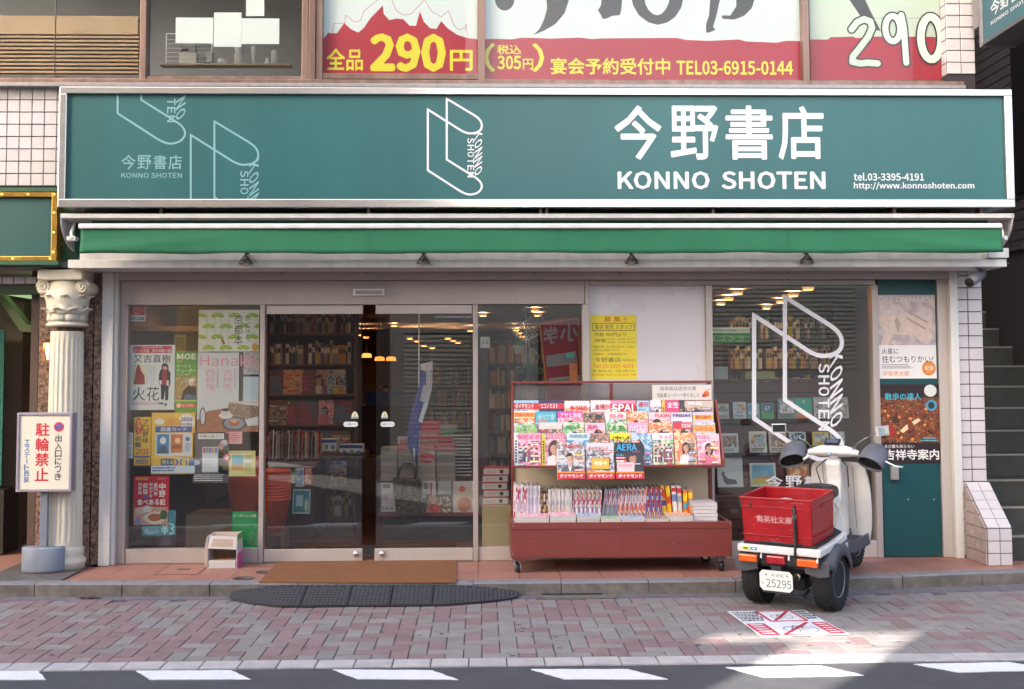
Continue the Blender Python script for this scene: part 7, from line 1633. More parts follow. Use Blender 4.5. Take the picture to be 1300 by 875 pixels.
# display island with leaning magazines, left door
xa, xb = P(338, 580, 1.2).x, P(466, 580, 1.2).x
zt_ = P(400, 588, 1.1).z
isl = thing('display_island', 'low display island with a dark base behind the left door leaf', 'display island', ((xa+xb)/2, 1.1, .1))
q = MB(); q.box(xa-.3, P(400,580,1.2).x, 1.1, 1.9, .1, zt_-.02, mat('island_base', '#4a3a36', .6)); q.build('base', isl)
q = MB(); q.box(xa-.3, P(400,580,1.2).x+.02, 1.08, 1.92, zt_-.019, zt_, M_bc); q.build('top', isl)
rn = random.Random(12)
for k in range(17):
    u = 338+4.1*k; p = P(u, 585, 1.32); c = ['#b02c3c','#cfc6bc','#8a8478','#a83a44','#d9d0c8','#6a4a3a','#c9bcae'][rn.randrange(7)]
    q = MB(); h_ = rn.uniform(.24, .28); q.box(-.10, .10, -.004, .004, 0, h_, K(c)); q.box(-.098, .098, -.0048, -.0042, .02, h_-.03, photo(PALS[['warm','grey','brown','multi'][k % 4]], 30))
    o = one(q, 'magazine', 'magazine leaning in the slanted row on the display island', 'magazine', group='magazines leaning on the display island'); o.location = (p.x, 1.30+.02*(k % 3), zt_+.002); o.rotation_euler = (-.12, R(-18), R(-62))
for (u0, v0, u1, v1, y_, c1, lab) in [(400,558,427,573,1.6,'#cfd2dc','white box set with blue band on the counter behind the left door leaf'), (431,565,460,580,1.5,'#d3d6dc','second white box set with blue band nearer the door gap')]:
    a, c, d, e = RC(u0, v0, u1, v1, y_); q = MB(); q.box(a, c, y_, y_+.2, d, e, K(c1)); layers_to(q, [('r', (0,.0,1,.28), K('#2f4f9c')), ('e', (.12,.45,.30,.85), K('#6a5a5a')), ('e', (.45,.4,.62,.85), K('#7a8a5a')), ('e', (.75,.45,.92,.85), K('#5a6a8a'))], (0,0,1,1), a, c, d, e, y_-.001)
    one(q, 'boxed_set', lab, 'boxed set', (a, y_, d))
a, c, d, e = RC(398, 575, 466, 640, 1.7); q = MB(); q.box(a-.3, c+.1, 3.0, 3.5, .1, P(430, 582, 3.0).z, mat('counter_wood', '#5c3d30', .5, var=.08, scale=3)); one(q, 'low_counter', 'low dark wooden counter under the white box sets', 'counter', (a, 3.0, .1))
for (ua, ub) in ((398, 430), (432, 464)): q = MB(); a, c, d, e = RC(ua, 574, ub, 581, 1.55); q.box(a, c, 1.5, 1.9, d, e, mat('counter_wood', '#5c3d30')); q.box((a+c)/2-.015, (a+c)/2+.015, 1.65, 1.68, .1, d, mat('counter_wood', '#5c3d30')); one(q, 'small_table', 'slim wooden table under the %s white box set' % ('first' if ua < 400 else 'second'), 'table', (a, 1.5, .1))
# standing books on the shelf end and framed teal card
for k, (u0, v0, u1, v1, c, pal) in enumerate([(340,597,367,622,'#c9c6b0','green'),(367,598,376,615,'#4a7a5a','green'),(375,595,386,618,'#cfd2d8','cool'),(386,593,396,616,'#b0383c','warm')]):
    a, cc, d, e = RC(u0, v0, u1, v1, .95); q = MB(); q.box(a, cc, .95, 1.02, d, e, K(c)); layers_to(q, [('r', (.1,.1,.9,.9), photo(PALS[pal], 30))], (0,0,1,1), a, cc, d, e, .949)
    one(q, 'picture_book', ['pile of green edged picture books above the orange baskets', 'narrow dark green picture book facing the door', 'white and blue picture book facing the door', 'red edged picture book at the island corner'][k], 'picture book', (a, .95, d))
a, cc, d, e = RC(371, 621, 394, 652, .7); q = MB(); q.box(a, cc, .7, .712, d, e, K('#b9c9c8')); layers_to(q, [('r', (.06,.06,.94,.94), K('#3f8f90')), ('r', (.2,.25,.6,.7), K('#b9cdd6')), ('e', (.7,.4,.9,.9), K('#c9dcc0'))], (0,0,1,1), a, cc, d, e, .6995); o = one(q, 'framed_card', 'teal framed card leaning beside the stacked orange baskets', 'framed card', (a, .7, d)); o.rotation_euler = (-.1, 0, -.2)
# stacked orange baskets on a stool; a second stack stands in for a reflection in the poster window
M_or = mat('orange_plastic', '#e85830', .35)
bt = MB(); bt.lathe([(.105,0),(.15,.26),(.158,.262),(.158,.275),(.146,.275),(.101,.012),(0,.012)], M_or, (0,0,0), 24); b_me = mesh_of(bt)
for (u, vb_, y_, n_, place, gp_) in [(345, 674, .62, 10, 'beside the left door leaf', 'orange baskets stacked by the door'), (311, 651, .55, 8, 'behind the grey calendar poster', 'orange baskets stacked behind the poster window')]:
    p = P(u, vb_, y_)
    for k in range(n_):
        o = bpy.data.objects.new('shopping_basket', b_me); COL.objects.link(o); o.location = (p.x, y_, p.z+k*.026+.001); tag(o, 'orange plastic shopping basket nested in the stack '+place, 'basket', gp_)
    if n_ == 10:
        stl = thing('wooden_stool', 'small wooden stool under the stack of orange baskets by the door', 'stool', (p.x, y_, .1)); q = MB(); q.box(p.x-.13, p.x+.13, y_-.12, y_+.12, p.z-.025, p.z, M_bc); q.build('seat', stl)
        for sx_ in (-1, 1):
            for sy_ in (-1, 1): q = MB(); q.box(p.x+sx_*.11-.015, p.x+sx_*.11+.015, y_+sy_*.1-.015, y_+sy_*.1+.015, .1, p.z-.026, M_bc); q.build('leg', stl)
    else:
        q = MB(); q.box(p.x-.45, p.x+.2, y_-.16, y_+.3, .1, p.z, mat('poster_cabinet', '#9c8264', .5, var=.06, scale=5)); one(q, 'low_cabinet', 'tan low cabinet behind the poster window', 'cabinet', (p.x, y_, .1))
# boxes and board behind the poster window
a, cc, d, e = RC(237, 420, 262, 450, .9); q = MB(); q.box(a-.5, cc, .9, 1.2, e, e+.04, M_bc); q.box(a-.5, cc, .9, 1.2, d-.6, d-.56, M_bc); q.box(a-.52, a-.5, .9, 1.2, .1, e+.04, M_bc); q.box(cc, cc+.02, .9, 1.2, .1, e+.04, M_bc); q.box(a-.5, cc, 1.19, 1.21, .1, e, mat('cabinet_back', '#6d5a4c', .7)); one(q, 'open_shelving', 'brown open shelving behind the poster window', 'shelving', (a, .9, .1))
a, cc, d, e = RC(221, 425, 236, 447, .4); q = MB(); q.box(a, cc, .4, .405, d, e, K('#c9a81e')); q.text('新刊', a+.015, cc-.015, d+.03, e-.02, .399, K('#5a4a1a')); one(q, 'yellow_card', 'yellow card standing above the novel poster inside the window', 'card', (a, .4, d))
a, cc, d, e = RC(193, 668, 216, 694, .3); q = MB(); q.lathe([(.085,0),(.095,.16),(.09,.16)], mat('tin_grey', '#7c7c80', .4, metal=.5), ((a+cc)/2, .36, .1), 20); one(q, 'metal_bin', 'grey metal bin inside the poster window below the teal price card', 'bin', ((a+cc)/2, .36, .1))
# display of stacked magazines behind the right door leaf
ys_ = 1.0; a, cc, d, e = RC(481, 612, 640, 652, ys_)
dsp = thing('display_stand', 'low display stand of stacked magazines behind the right door leaf', 'display stand', ((a+cc)/2, ys_, .1))
q = MB(); q.box(a, cc, ys_, ys_+.6, d, e, mat('stand_grey', '#6d6668', .6)); q.build('body', dsp); q = MB(); q.box(a+.03, cc-.03, ys_+.05, ys_+.6, .1, d-.001, M_dark); q.build('plinth', dsp)
q = MB(); q.box(a-.01, cc+.01, ys_-.02, ys_-.002, d-.02, d+.006, mat('stand_rail', '#7c3038', .5)); q.build('rail', dsp)
for k, (u0, v0, u1, v1, ly, lab) in enumerate([(484,613,502,650,[('r',(.1,.05,.6,.2),K('#6a6468')),('t','Ma',(.1,.82,.8,.95),K('#4a4448')),('r',(.1,.4,.5,.6),K('#c9a0b8'))],'white poster with large black letters low on the magazine stand'),
     (536,611,553,633,[('r',(.1,.1,.4,.9),photo(PALS['grey'],30)),('r',(.6,.1,.75,.8),K('#c8404c'))],'small white and red poster above the cake poster on the stand'),
     (541,628,572,651,[('r',(0,0,1,1),photo(PALS['brown'],20)),('e',(.1,.55,.6,1.0),K('#c9504a'))],'brown poster of a plate of food on the magazine stand'),
     (556,611,573,630,[('r',(0,0,1,1),K('#aeb2b8'))],'plain grey card on the magazine stand'),
     (575,611,601,651,[('r',(.15,.2,.9,.9),K('#cfc2b4')),('e',(.2,.5,.9,1.0),K('#c98a70')),('e',(.3,.15,.6,.35),K('#d0606c'))],'cream poster with a rounded peach shape at the end of the stand')]):
    aa, c2, dd, ee = RC(u0, v0, u1, v1, ys_-.03); q = MB(); q.box(aa, c2, ys_-.01, ys_-.004, dd, ee, K('#cfcac8')); layers_to(q, ly, (0,0,1,1), aa, c2, dd, ee, ys_-.0105); one(q, 'stand_poster', lab, 'poster', (aa, ys_-.01, dd))
tn = ['#a39588','#b0a294','#9c9086']
for k, (u0, v0, u1, v1, y_, band, lab) in enumerate([(483,568,504,611,.0,None,'plain tan magazine stack at the door gap end of the stand'), (505,568,528,611,.02,'b','tan magazine stack behind the leopard tote bag'), (530,567,553,611,.0,'h','tan magazine stack with a round red header in the middle of the stand'),
     (554,568,578,611,.02,'t','tan magazine stack with a plain top beside the round red header'), (532,541,556,566,.22,'c','tan magazine stack with a pink card in the back row'), (556,540,580,566,.24,'g','tan magazine stack with green and pink bands in the back row')]):
    aa, c2, dd, ee = RC(u0, v0, u1, v1, ys_+y_)
    t = thing('magazine_stack', lab, 'magazine stack', (aa, ys_+y_, dd)); n_ = 9; h_ = (ee-dd)/n_
    q = MB()
    for j in range(n_): q.box(aa+.002*(j % 3), c2-.002*((j+1) % 3), ys_+y_+.002*(j % 2), ys_+y_+.19, dd+j*h_+.0008, dd+(j+1)*h_-.0008, K(tn[j % 3]))
    q.build('magazines', t)
    if band:
        q = MB(); yy = ys_+y_-.004
        if band in 'ht' or band == 'b': q.box(aa-.003, c2+.003, yy, yy+.003, ee-.03, ee+.035, K('#c22c40')); q.text('Hanako', aa+.012, c2-.012, ee-.015, ee+.022, yy-.0005, K('#dcc8c8'), .02)
        if band == 'h': mx_, mz_ = (aa+c2)/2, ee-.10; q.prism([(mx_+.07*math.cos(a_), mz_+.045*math.sin(a_)) for a_ in [2*math.pi*i/20 for i in range(20)]], .003, K('#c22c40'), 'y', yy); q.text('Hanako', mx_-.06, mx_+.06, mz_-.022, mz_+.008, yy-.0005, K('#dcc8c8'), .02)
        if band == 'c': q.box(aa, c2+.02, yy, yy+.003, dd+.06, ee+.05, K('#cf3f5c')); q.text('Hanako', aa+.01, c2, dd+.09, dd+.13, yy-.0005, K('#e0c9cc'), .02)
        if band == 'g': q.box(aa, c2+.02, yy, yy+.003, dd+.10, dd+.15, K('#5a8a70')); q.box(aa, c2+.02, yy, yy+.003, dd+.02, dd+.08, K('#c22c50'))
        q.build('header_card', t)
aa, c2, dd, ee = RC(505, 554, 528, 566, ys_+.1); q = MB(); q.box(aa, c2, ys_+.08, ys_+.084, dd, ee, K('#d6cfcf')); q.text('InRed', aa+.02, c2-.02, dd+.02, ee-.02, ys_+.079, K('#c02c3c'), .04); one(q, 'title_card', 'white card with red lettering standing above the leopard tote bag', 'card', (aa, ys_+.08, dd))
for k in range(13):
    p = P(585, 604-k*4.2, ys_+.1); q = MB(); q.box(-.07, .09, 0, .2, 0, .010, K('#d3cfc8')); q.box(-.07, .09, 0, .2, .0105, .026, K('#2a282c')); o = one(q, 'magazine', 'magazine in the black and white striped pile at the end of the stand', 'magazine', group='black and white striped pile of magazines'); o.location = (p.x+.006*math.sin(k*1.7), ys_+.10, p.z)
tb = thing('tote_bag', 'leopard pattern tote bag hanging on the magazine stand behind the right door leaf', 'tote bag', (P(517, 650, .9).x, .93, .4))
aa, c2, dd, ee = RC(498.5, 607, 534.5, 654.5, .9)
M_leo, t_, b_ = _nodes('leopard_cloth'); vo = t_.nodes.new('ShaderNodeTexVoronoi'); vo.inputs['Scale'].default_value = 60; cr_ = t_.nodes.new('ShaderNodeValToRGB'); tc_ = t_.nodes.new('ShaderNodeTexCoord'); t_.links.new(tc_.outputs['Object'], vo.inputs['Vector']); t_.links.new(vo.outputs[0], cr_.inputs[0])
cr_.color_ramp.elements[0].color = (*lin('#7a5c3c'), 1); cr_.color_ramp.elements[0].position = .25; cr_.color_ramp.elements[1].color = (*lin('#1f1814'), 1); cr_.color_ramp.elements[1].position = .55; t_.links.new(cr_.outputs[0], b_.inputs['Base Color']); b_.inputs['Roughness'].default_value = .7
q = MB(); q.prism([(aa,ee),(aa+.03,dd+.01),(c2,dd),(c2-.01,ee-.01)], .045, M_leo, 'y', .90); q.build('bag_body', tb, bevel=.012)
for off in (0, .03): q = MB(); q.tube([(aa+.045, .915+off, ee-.02), (aa+.055, .93+off, ee+.07), (aa+.09, .95+off, ee+.115), (c2-.09, .95+off, ee+.115), (c2-.06, .93+off, ee+.07), (c2-.055, .915+off, ee-.02)], .010, M_leo, 6); q.build('handle', tb)
# nobori flag reflected in the glass, built as a cloth inside the door
nb_ = thing('reflected_banner', 'tall blue and white cloth banner hanging behind the right door leaf', 'banner', (P(532, 690, .80).x, .80, .1))
pts = [[(533,463),(549,458)],[(534,470),(549,474)],[(533,486),(548,494)],[(528,505),(543,515)],[(521,528),(536,537)],[(517,550),(532,552)],[(518,567),(531,570)],[(524,581),(528,585)]]
q = MB(); vs = []
for k, ((a_, b1_), (c_, d_)) in enumerate(pts):
    for s in range(7): u = a_+(c_-a_)*s/6; v = b1_+(d_-b1_)*s/6; y_ = .80+.03*math.sin(s*1.1+k); w3_ = P(u, v, y_); vs.append((w3_.x, y_, w3_.z))
Mbl = mat('banner_blue', '#3a4aa8', .7); Mwh = mat('banner_cloth_white', '#e6e4e8', .7)
for j in range(len(pts)-1):
    for s in range(6): q.add([vs[j*7+s], vs[j*7+s+1], vs[(j+1)*7+s+1], vs[(j+1)*7+s]], [(0,1,2,3)], Mwh if (s >= 4 or j == 0 or j == 2 and s == 3) and j < 4 or (j+s) % 5 == 4 and s in (2, 3) else Mbl)
o = q.build('cloth', nb_); o.modifiers.new('t', 'SOLIDIFY').thickness = .002
q = MB(); a_ = P(531.5, 690, .80); xq_ = P(531.5, 462, .80).x; q.tube([(xq_, .835, P(531.5, 588, .80).z), (xq_, .835, IZ-.001)], .006, Mwh, 8); q.build('pole', nb_)
# counter with a blue fascia and a standing clerk
a, cc, d, e = RC(476, 497, 526, 515, 4.0); ct = thing('cash_counter', 'dark cash counter with a blue fascia board deep in the shop', 'counter', (a, 4.0, .1))
q = MB(); q.box(a-.2, cc, 4.0, 4.6, .1, d, mat('counter_dark_wood', '#4a2c24', .5)); q.build('base', ct); q = MB(); q.box(a-.1, cc, 3.98, 3.995, d, e, K('#3a54a8')); q.build('fascia_board', ct)
# clerk: a continuous body grown on joints
cl = bpy.data.meshes.new('person'); px_, py_ = P(489, 500, 5.0).x, 5.0
DZ = -.33
J = [((0,0,.95),.13,.10),((0,0,1.15),.12,.09),((0,0,1.35),.16,.10),((0,0,1.47),.06,.055),((.0,-.01,1.54),.05,.05),((0,-.02,1.63),.08,.095),((0,-.02,1.72),.06,.08),
     ((-.19,0,1.40),.055,.05),((-.23,.0,1.15),.042,.04),((-.16,-.18,1.02),.035,.03),((-.10,-.25,1.03),.03,.015),((.19,0,1.40),.055,.05),((.23,0,1.15),.042,.04),((.15,-.18,1.02),.035,.03),((.09,-.25,1.03),.03,.015),
     ((-.09,-.04,.90),.09,.09),((-.10,-.40,.90),.06,.06),((-.10,-.38,.50),.045,.045),((-.10,-.50,.47),.035,.03),((.09,-.04,.90),.09,.09),((.10,-.40,.90),.06,.06),((.10,-.38,.50),.045,.045),((.10,-.50,.47),.035,.03)]
E_ = [(0,1),(1,2),(2,3),(3,4),(4,5),(5,6),(2,7),(7,8),(8,9),(9,10),(2,11),(11,12),(12,13),(13,14),(0,15),(15,16),(16,17),(17,18),(0,19),(19,20),(20,21),(21,22)]
cl.from_pydata([j[0] for j in J], E_, []); co = bpy.data.objects.new('person', cl); COL.objects.link(co); co.location = (px_, py_, DZ)
q = MB(); q.lathe([(.16,.1),(.16,.13),(.03,.14),(.03,.46),(.17,.47),(.17,.52),(0,.52)], M_dark, (px_, py_, 0), 16); one(q, 'stool', 'round stool behind the cash counter', 'stool', (px_, py_, .1))
md = co.modifiers.new('skin', 'SKIN'); md.use_smooth_shade = True
for i, j in enumerate(J): cl.skin_vertices[0].data[i].radius = (j[1], j[2])
cl.skin_vertices[0].data[0].use_root = True; co.modifiers.new('s', 'SUBSURF').render_levels = 2
cl.materials.append(mat('dark_clothes', '#3c3a4c', .8)); tag(co, 'person in dark clothes sitting behind the cash counter', 'person')
q = MB(); q.ell((0,-.045,1.63), (.072,.075,.10), mat('skin', '#b98a72', .5), 16, 12)
for s_ in (-1, 1): q.ell((s_*.028,-.112,1.64), (.010,.008,.006), K('#201a1a'), 8, 6); q.ell((s_*.074,-.03,1.625), (.012,.02,.028), mat('skin', '#b98a72'), 8, 6)
q.ell((0,-.122,1.615), (.011,.016,.018), mat('skin', '#b98a72'), 8, 6); q.ell((0,-.112,1.585), (.022,.008,.005), K('#8a4a44'), 8, 6); q.build('face', co)
q = MB(); q.ell((0,.0,1.66), (.092,.100,.105), mat('hair_black', '#191517', .5), 18, 12); q.ell((0,.03,1.60), (.088,.07,.12), mat('hair_black', '#191517'), 16, 10); q.build('hair', co)
for s_ in (-1, 1):
    q = MB(); h0 = Vector((s_*.095, -.26, 1.03)); q.ell(h0, (.035, .045, .014), mat('skin', '#b98a72'), 10, 6)
    for f in range(4): a0 = h0+Vector(((f-1.5)*.016, -.035, 0)); q.tube([a0, a0+Vector((0,-.03-.004*(1.5-abs(f-1.5)),-.004)), a0+Vector((0,-.045-.006*(1.5-abs(f-1.5)),-.02))], [.008,.0075,.006], mat('skin', '#b98a72'), 6)
    q.tube([h0+Vector((-s_*.025,.0,0)), h0+Vector((-s_*.045,-.025,-.004)), h0+Vector((-s_*.05,-.045,-.010))], [.009,.0085,.007], mat('skin', '#b98a72'), 6); q.build('hand', co)
# side window: plant stand, red banner, boxes
psn = thing('plant_stand', 'curly white wire plant stand with mesh basket in the side window', 'plant stand', (P(668, 480, .35).x, .35, 1.4))
yw = .35; Mwi = mat('wire_white', '#b9b5aa', .4, metal=.3)
def W3(u, v, y=yw): p = P(u, v, y); return (p.x, y, p.z)
q = MB()
dia = [(650,420),(655,413),(672,406),(678,398),(688,402),(694,413),(692,420),(675,430),(664,434),(650,420)]
q.tube([W3(*p) for p in dia], .006, Mwi, 6)
q.build('basket_frame', psn); q = MB()
for k in range(9): s = k/8; q.tube([W3(650+s*26, 420-s*20), W3(664+s*28, 435-s*17)], .0022, Mwi, 4)
for k in range(7): s = k/6; q.tube([W3(650+s*14, 420+s*15), W3(678+s*15, 399+s*18)], .0022, Mwi, 4)
o = q.build('basket_mesh', psn); o['kind'] = 'stuff'
for pts in [[(668+6*math.cos(t), 393+5*math.sin(t)) for t in [k*.5 for k in range(13)]], [(676,426),(671,434),(672,442),(680,447),(685,453),(682,460),(676,463)], [(667,470),(664,462),(668,454),(674,452),(677,458),(672,464)], [(672,464),(666,470),(676,474),(680,468)]]:
    q = MB(); q.tube([W3(*p) for p in pts], .0055, Mwi, 6); q.build('curl', psn)
q = MB(); q.tube([W3(668, 398), W3(668, 488)], .007, Mwi, 6); q.build('pole', psn)
for k, (u, v0, v1, w_, c, lab) in enumerate([(658,439,449,12,'#c9c6bc','small white flower pot hanging on the wire plant stand'), (660,474,486,13,'#2f2a2a','dark brown flower pot at the foot of the wire plant stand'), (672,468,486,14,'#3a4650','blue grey flower pot beside the dark brown one'), (683,474,486,13,'#33383c','round charcoal flower pot nearest the red banner')]):
    pa, pb_ = P(u, v1, yw-.06), P(u, v0, yw-.06); h_ = pb_.z-pa.z; r = w_*9.4/1450/2
    o = thing('flower_pot', lab, 'flower pot', tuple(pa)); q = MB(); q.lathe([(r*.7,0),(r,h_*.9),(r*1.08,h_*.92),(r*1.08,h_),(r*.9,h_),(r*.85,h_*.85),(0,h_*.85)], mat('pot_'+c[1:], c, .5), tuple(pa), 16); q.build('pot', o)
    rn = random.Random(k); q = MB()
    for i in range(26):
        a = rn.uniform(0, 6.28); l = rn.uniform(.03, .08); b0 = Vector((pa.x+r*.5*math.cos(a), pa.y+r*.5*math.sin(a), pa.z+h_*.9)); tp_ = b0+Vector((math.cos(a)*l*.6, math.sin(a)*l*.6, l)); sd_ = Vector((-math.sin(a), math.cos(a), 0))*.010
        q.add([b0, (b0+tp_)/2+sd_, tp_, (b0+tp_)/2-sd_], [(0,1,2,3)], mat('leaf_green', '#4f6a44', .6, objrand=.1))
    q.build('leaves', o)
yr2 = .22; rbn = thing('red_banner', 'tilted dark red banner with grey mirrored lettering inside the side window', 'banner', (P(712, 440, yr2).x, yr2, 1.5))
q = MB(); bp_ = [(685,408),(737,401),(741,520),(696,520)]; q.prism([(P(u, v, yr2).x, P(u, v, yr2).z) for u, v in bp_], .004, mat('banner_red_cloth', '#8f1c30', .7, var=.06, scale=6), 'y', yr2); q.build('cloth', rbn)
q = MB(); Mgt = mat('banner_grey', '#8c8588', .6); Mor = K('#b0762c')
def bq(pts, m, dy): q.add([(P(u, v, yr2).x, yr2-dy, P(u, v, yr2).z) for u, v in pts], [tuple(range(len(pts)))], m)
bq([(683.5,411),(734.5,403.5),(734.5,405),(684,412.5)], Mor, .001); bq([(684,411),(686,411),(694,487),(692,487)], Mor, .0012); bq([(733,404),(734.8,404),(739,487),(737,487)], Mor, .0012)
def mtext(s, u0, v0, u1, v1, skew):
    vs_, fs_, (l, r, b_, t_) = text_geo(s, .05); out = []
    for vi, (a_, c_) in enumerate(vs_):
        sx_ = 1-(a_-l)/(r-l); sz_ = (c_-b_)/(t_-b_); u = u0+(u1-u0)*sx_; v = v1-(v1-v0)*sz_-skew*(sx_-.5)*2; pp = P(u, v, yr2); out.append((pp.x, yr2-.002-dep(vs_, vi), pp.z))
    q.add(out, fs_, Mgt)
mtext('学', 690, 415, 708, 437, 1.5); mtext('小', 711, 411, 734, 434, 1.5)
bq([(693,452),(731,446),(733,462),(694,466)], Mgt, .001); bq([(696,481),(737,476),(739,487),(697,487)], Mgt, .001); q.build('lettering', rbn)
a, cc, d, e = RC(723, 461, 733, 484, .1); q = MB(); q.box(a, cc, .1, .103, d, e, K('#c9743c')); q.text('入', a+.008, cc-.008, d+.09, e-.02, .0995, K('#6a3a2a')); one(q, 'strip_card', 'small orange strip card stuck inside the side window over the red banner', 'card', (a, .1, d))
a, cc, d, e = RC(718.5, 448.5, 728.5, 454.5, .1); q = MB(); q.box(a, cc, .1, .103, d, e, K('#4fb0a8')); one(q, 'mint_card', 'tiny mint green card over the red banner', 'card', (a, .1, d))
for k in range(5):
    p = P(629, 641-k*9.7, .55); q = MB(); q.box(-.105, .105, 0, .2, .001, .058, K('#cfc6c8')); q.box(-.107, .107, -.001, .2, .0, .006, K('#b83444')); q.box(-.107, .107, -.001, .2, .054, .0605, K('#b83444')); q.text('コミック', -.08, -.0, .018, .042, -.0015, K('#b83444'), .02); q.box(.03, .06, -.0018, -.0004, .016, .044, K('#2f2a30'))
    o = one(q, 'carton', 'red banded white carton, %s in the pile by the side window' % ['lowest','second from the bottom','middle','second from the top','topmost'][k], 'carton'); o.location = (p.x+.008*math.sin(k*2.1), .55, P(629, 641, .55).z+k*.0615+.002); o.rotation_euler = (0, 0, .03*math.sin(k*3))
a, cc, d, e = RC(612, 642, 662, 694, .5); q = MB(); q.box(a, cc+.3, .5, .95, .1, P(629, 641, .55).z, mat('cream_cabinet', '#c4ac80', .5, var=.04, scale=5)); one(q, 'cream_cabinet', 'cream cabinet under the pile of red banded cartons', 'cabinet', (a, .5, .1))
a, cc, d, e = RC(610, 428, 622, 442, .15); q = MB(); q.box(a, cc, .1, .103, d, e, K('#c9c6bc')); q.box(a+.012, a+.03, .099, .0999, d+.03, e-.03, K('#b8963a')); q.box(cc-.03, cc-.012, .099, .0999, d+.03, e-.03, K('#b8963a')); one(q, 'door_card', 'small white card with two gold marks inside the side window', 'card', (a, .1, d))

# ---- slat wall with face-out books in the right window ----
ysl = .40; x0, x1 = P(906, 600, ysl).x, P(1067, 600, ysl).x; zt_ = P(980, 484.5, ysl).z
M_sl = mat('slat_maroon', '#5c3430', .5, var=.05, scale=4, stretch=(1, 1, 8))
slw = thing('slat_display', 'maroon slatted book display inside the window with the book mark', 'display rack', ((x0+x1)/2, ysl, .1))
q = MB(); q.box(x0, x1, ysl+.016, ysl+.04, .1, zt_-.002, M_dark); q.build('backing', slw)
ps_ = .0875; n_ = int((zt_-.1)/ps_)
q = MB(); q.cbox(0, x1-x0, 0, .015, 0, ps_-.008, M_sl, .002); me = mesh_of(q)
for k in range(n_+1):
    z = zt_-(k+1)*ps_
    if z > .1: piece('slat', me, (x0, ysl, z), slw)
q = MB(); q.box(x0-.01, x1+.01, ysl-.01, ysl+.30, zt_, zt_+.02, M_sl); q.build('top', slw)
bks = [(910,513,926,532,'#b9ad98','grey','cream book at the end of the top ledge nearest the magazine rack'),(931,511,948,532,'#c9cdd0','multi','travel book with busy colourful cover on the top ledge'),(949.5,512,965,532,'#7fa8b8','cool','pale blue book with a round emblem on the top ledge'),(967,512,983,532,'#3f8a6a','green','blue and green book with large capitals on the top ledge'),
       (988,506,1010.5,532,'#6d7a7c','grey','tall grey green book on the top ledge'),(1011,506,1032,532,'#2fa890','teal','turquoise and orange book on the top ledge'),(1034,505,1053,532,'#b9b6b6','grey','open grey newspaper style book in the middle of the vinyl letters'),(1054,505,1078,531,'#b0adb0','grey','grey paper spread at the far end of the top ledge'),
       (916.5,551,938,575,'#cfcccc','brown','white book with a brown photograph on the middle ledge'),(952,548.5,974,575,'#cfc8bc','multi','cream illustrated book on the middle ledge'),(977,549,999,575,'#c4b0a4','brown','book with faces on its cover on the middle ledge'),(1003,549,1024,568,'#b9c4bc','green','pale mint book behind the scooter mirror'),(1032,549,1053,566,'#d0b83a','grey','yellow book behind the scooter handlebar'),(1055,548.5,1073,564,'#bfc2c4','cool','white book half hidden by the handlebar'),
       (911.5,576.5,944,619,'#cfcfcf','white','large white book with a reclining figure on the lower ledge'),(953,589,986,618,'#d6d3cc','blue','white framed book with blue sky and yellow field on the lower ledge'),(1000,590,1028,612,'#a87a54','warm','orange lettered book just above the red crate')]
for (u0, v0, u1, v1, bg, pal, lab) in bks:
    y_ = ysl-.045; pa, pb_ = P(u0, v1, y_), P(u1, v1, y_); w_ = pb_.x-pa.x; h_ = (P(u0, v0, y_).z-pa.z)*1.03
    q = MB(); q.box(-w_/2, w_/2, 0, .012, 0, h_, K(bg)); q.box(-w_/2+.002, w_/2+.0005, .002, .010, .001, h_+.0005, K('#c9c4bc'))
    if pal == 'white': L = [('t', "DON'T HURRY", (.08,.06,.9,.14), K('#8c8c90')), ('p', [(.15,.60),(.22,.54),(.28,.62),(.40,.74),(.70,.78),(.78,.90),(.35,.92),(.25,.85)], K('#3a3a40')), ('e', (.17,.54,.29,.64), K('#4a4448'))]
    elif pal == 'blue': L = [('r', (.08,.07,.92,.9), K('#7ab0cc')), ('r', (.08,.66,.92,.9), K('#d6bc2c')), ('p', [(.2,.66),(.35,.5),(.5,.6),(.65,.5),(.85,.66)], K('#c98a5a')), ('t', '旅のスケッチ', (.14,.12,.85,.24), K('#5a6a8a'))]
    elif pal == 'teal': L = [('r', (0,.72,1,1), K('#d07a4a')), ('t', '海', (.4,.1,.6,.25), K('#d6e0d6'))]
    elif pal == 'green': L = [('r', (0,.55,1,1), K('#3f9c4a')), ('e', (.1,.05,.9,.6), K('#2c4f7c')), ('t', 'GT', (.25,.2,.75,.5), K('#cfd6dc'), .03)]
    else: L = [('r', (.1,.12,.9,.72), photo(PALS.get(pal, PALS['grey']), 30))]+tlines(.12, .78, .88, 2, .05, .03, K('#4a4448'), int(u0), .2)+[('t', ['文庫','詩集','散歩','手帖'][int(u0) % 4], (.3,.16,.7,.28), K('#3a3438'))]
    layers_to(q, L, (0,0,1,1), -w_/2, w_/2, 0, h_, 0, .0001)
    o = one(q, 'book', lab, 'book'); o.location = ((pa.x+pb_.x)/2, y_, pa.z); o.rotation_euler = (-.16, 0, 0)
for (u0, u1, v) in [(908,1079,532.6),(914,1000,575.6),(1003,1075,570),(909,946,619.6),(951,1030,619)]:
    a, cc, d, e = RC(u0, v, u1, v+1.2, ysl-.05); q = MB(); q.box(a, cc, ysl-.065, ysl-.001, d-.004, e-.0, mat('ledge_dark', '#3c2826', .4)); q.box(a, cc, ysl-.068, ysl-.0655, d-.004, e+.008, mat('ledge_dark', '#3c2826')); q.build('ledge', slw)
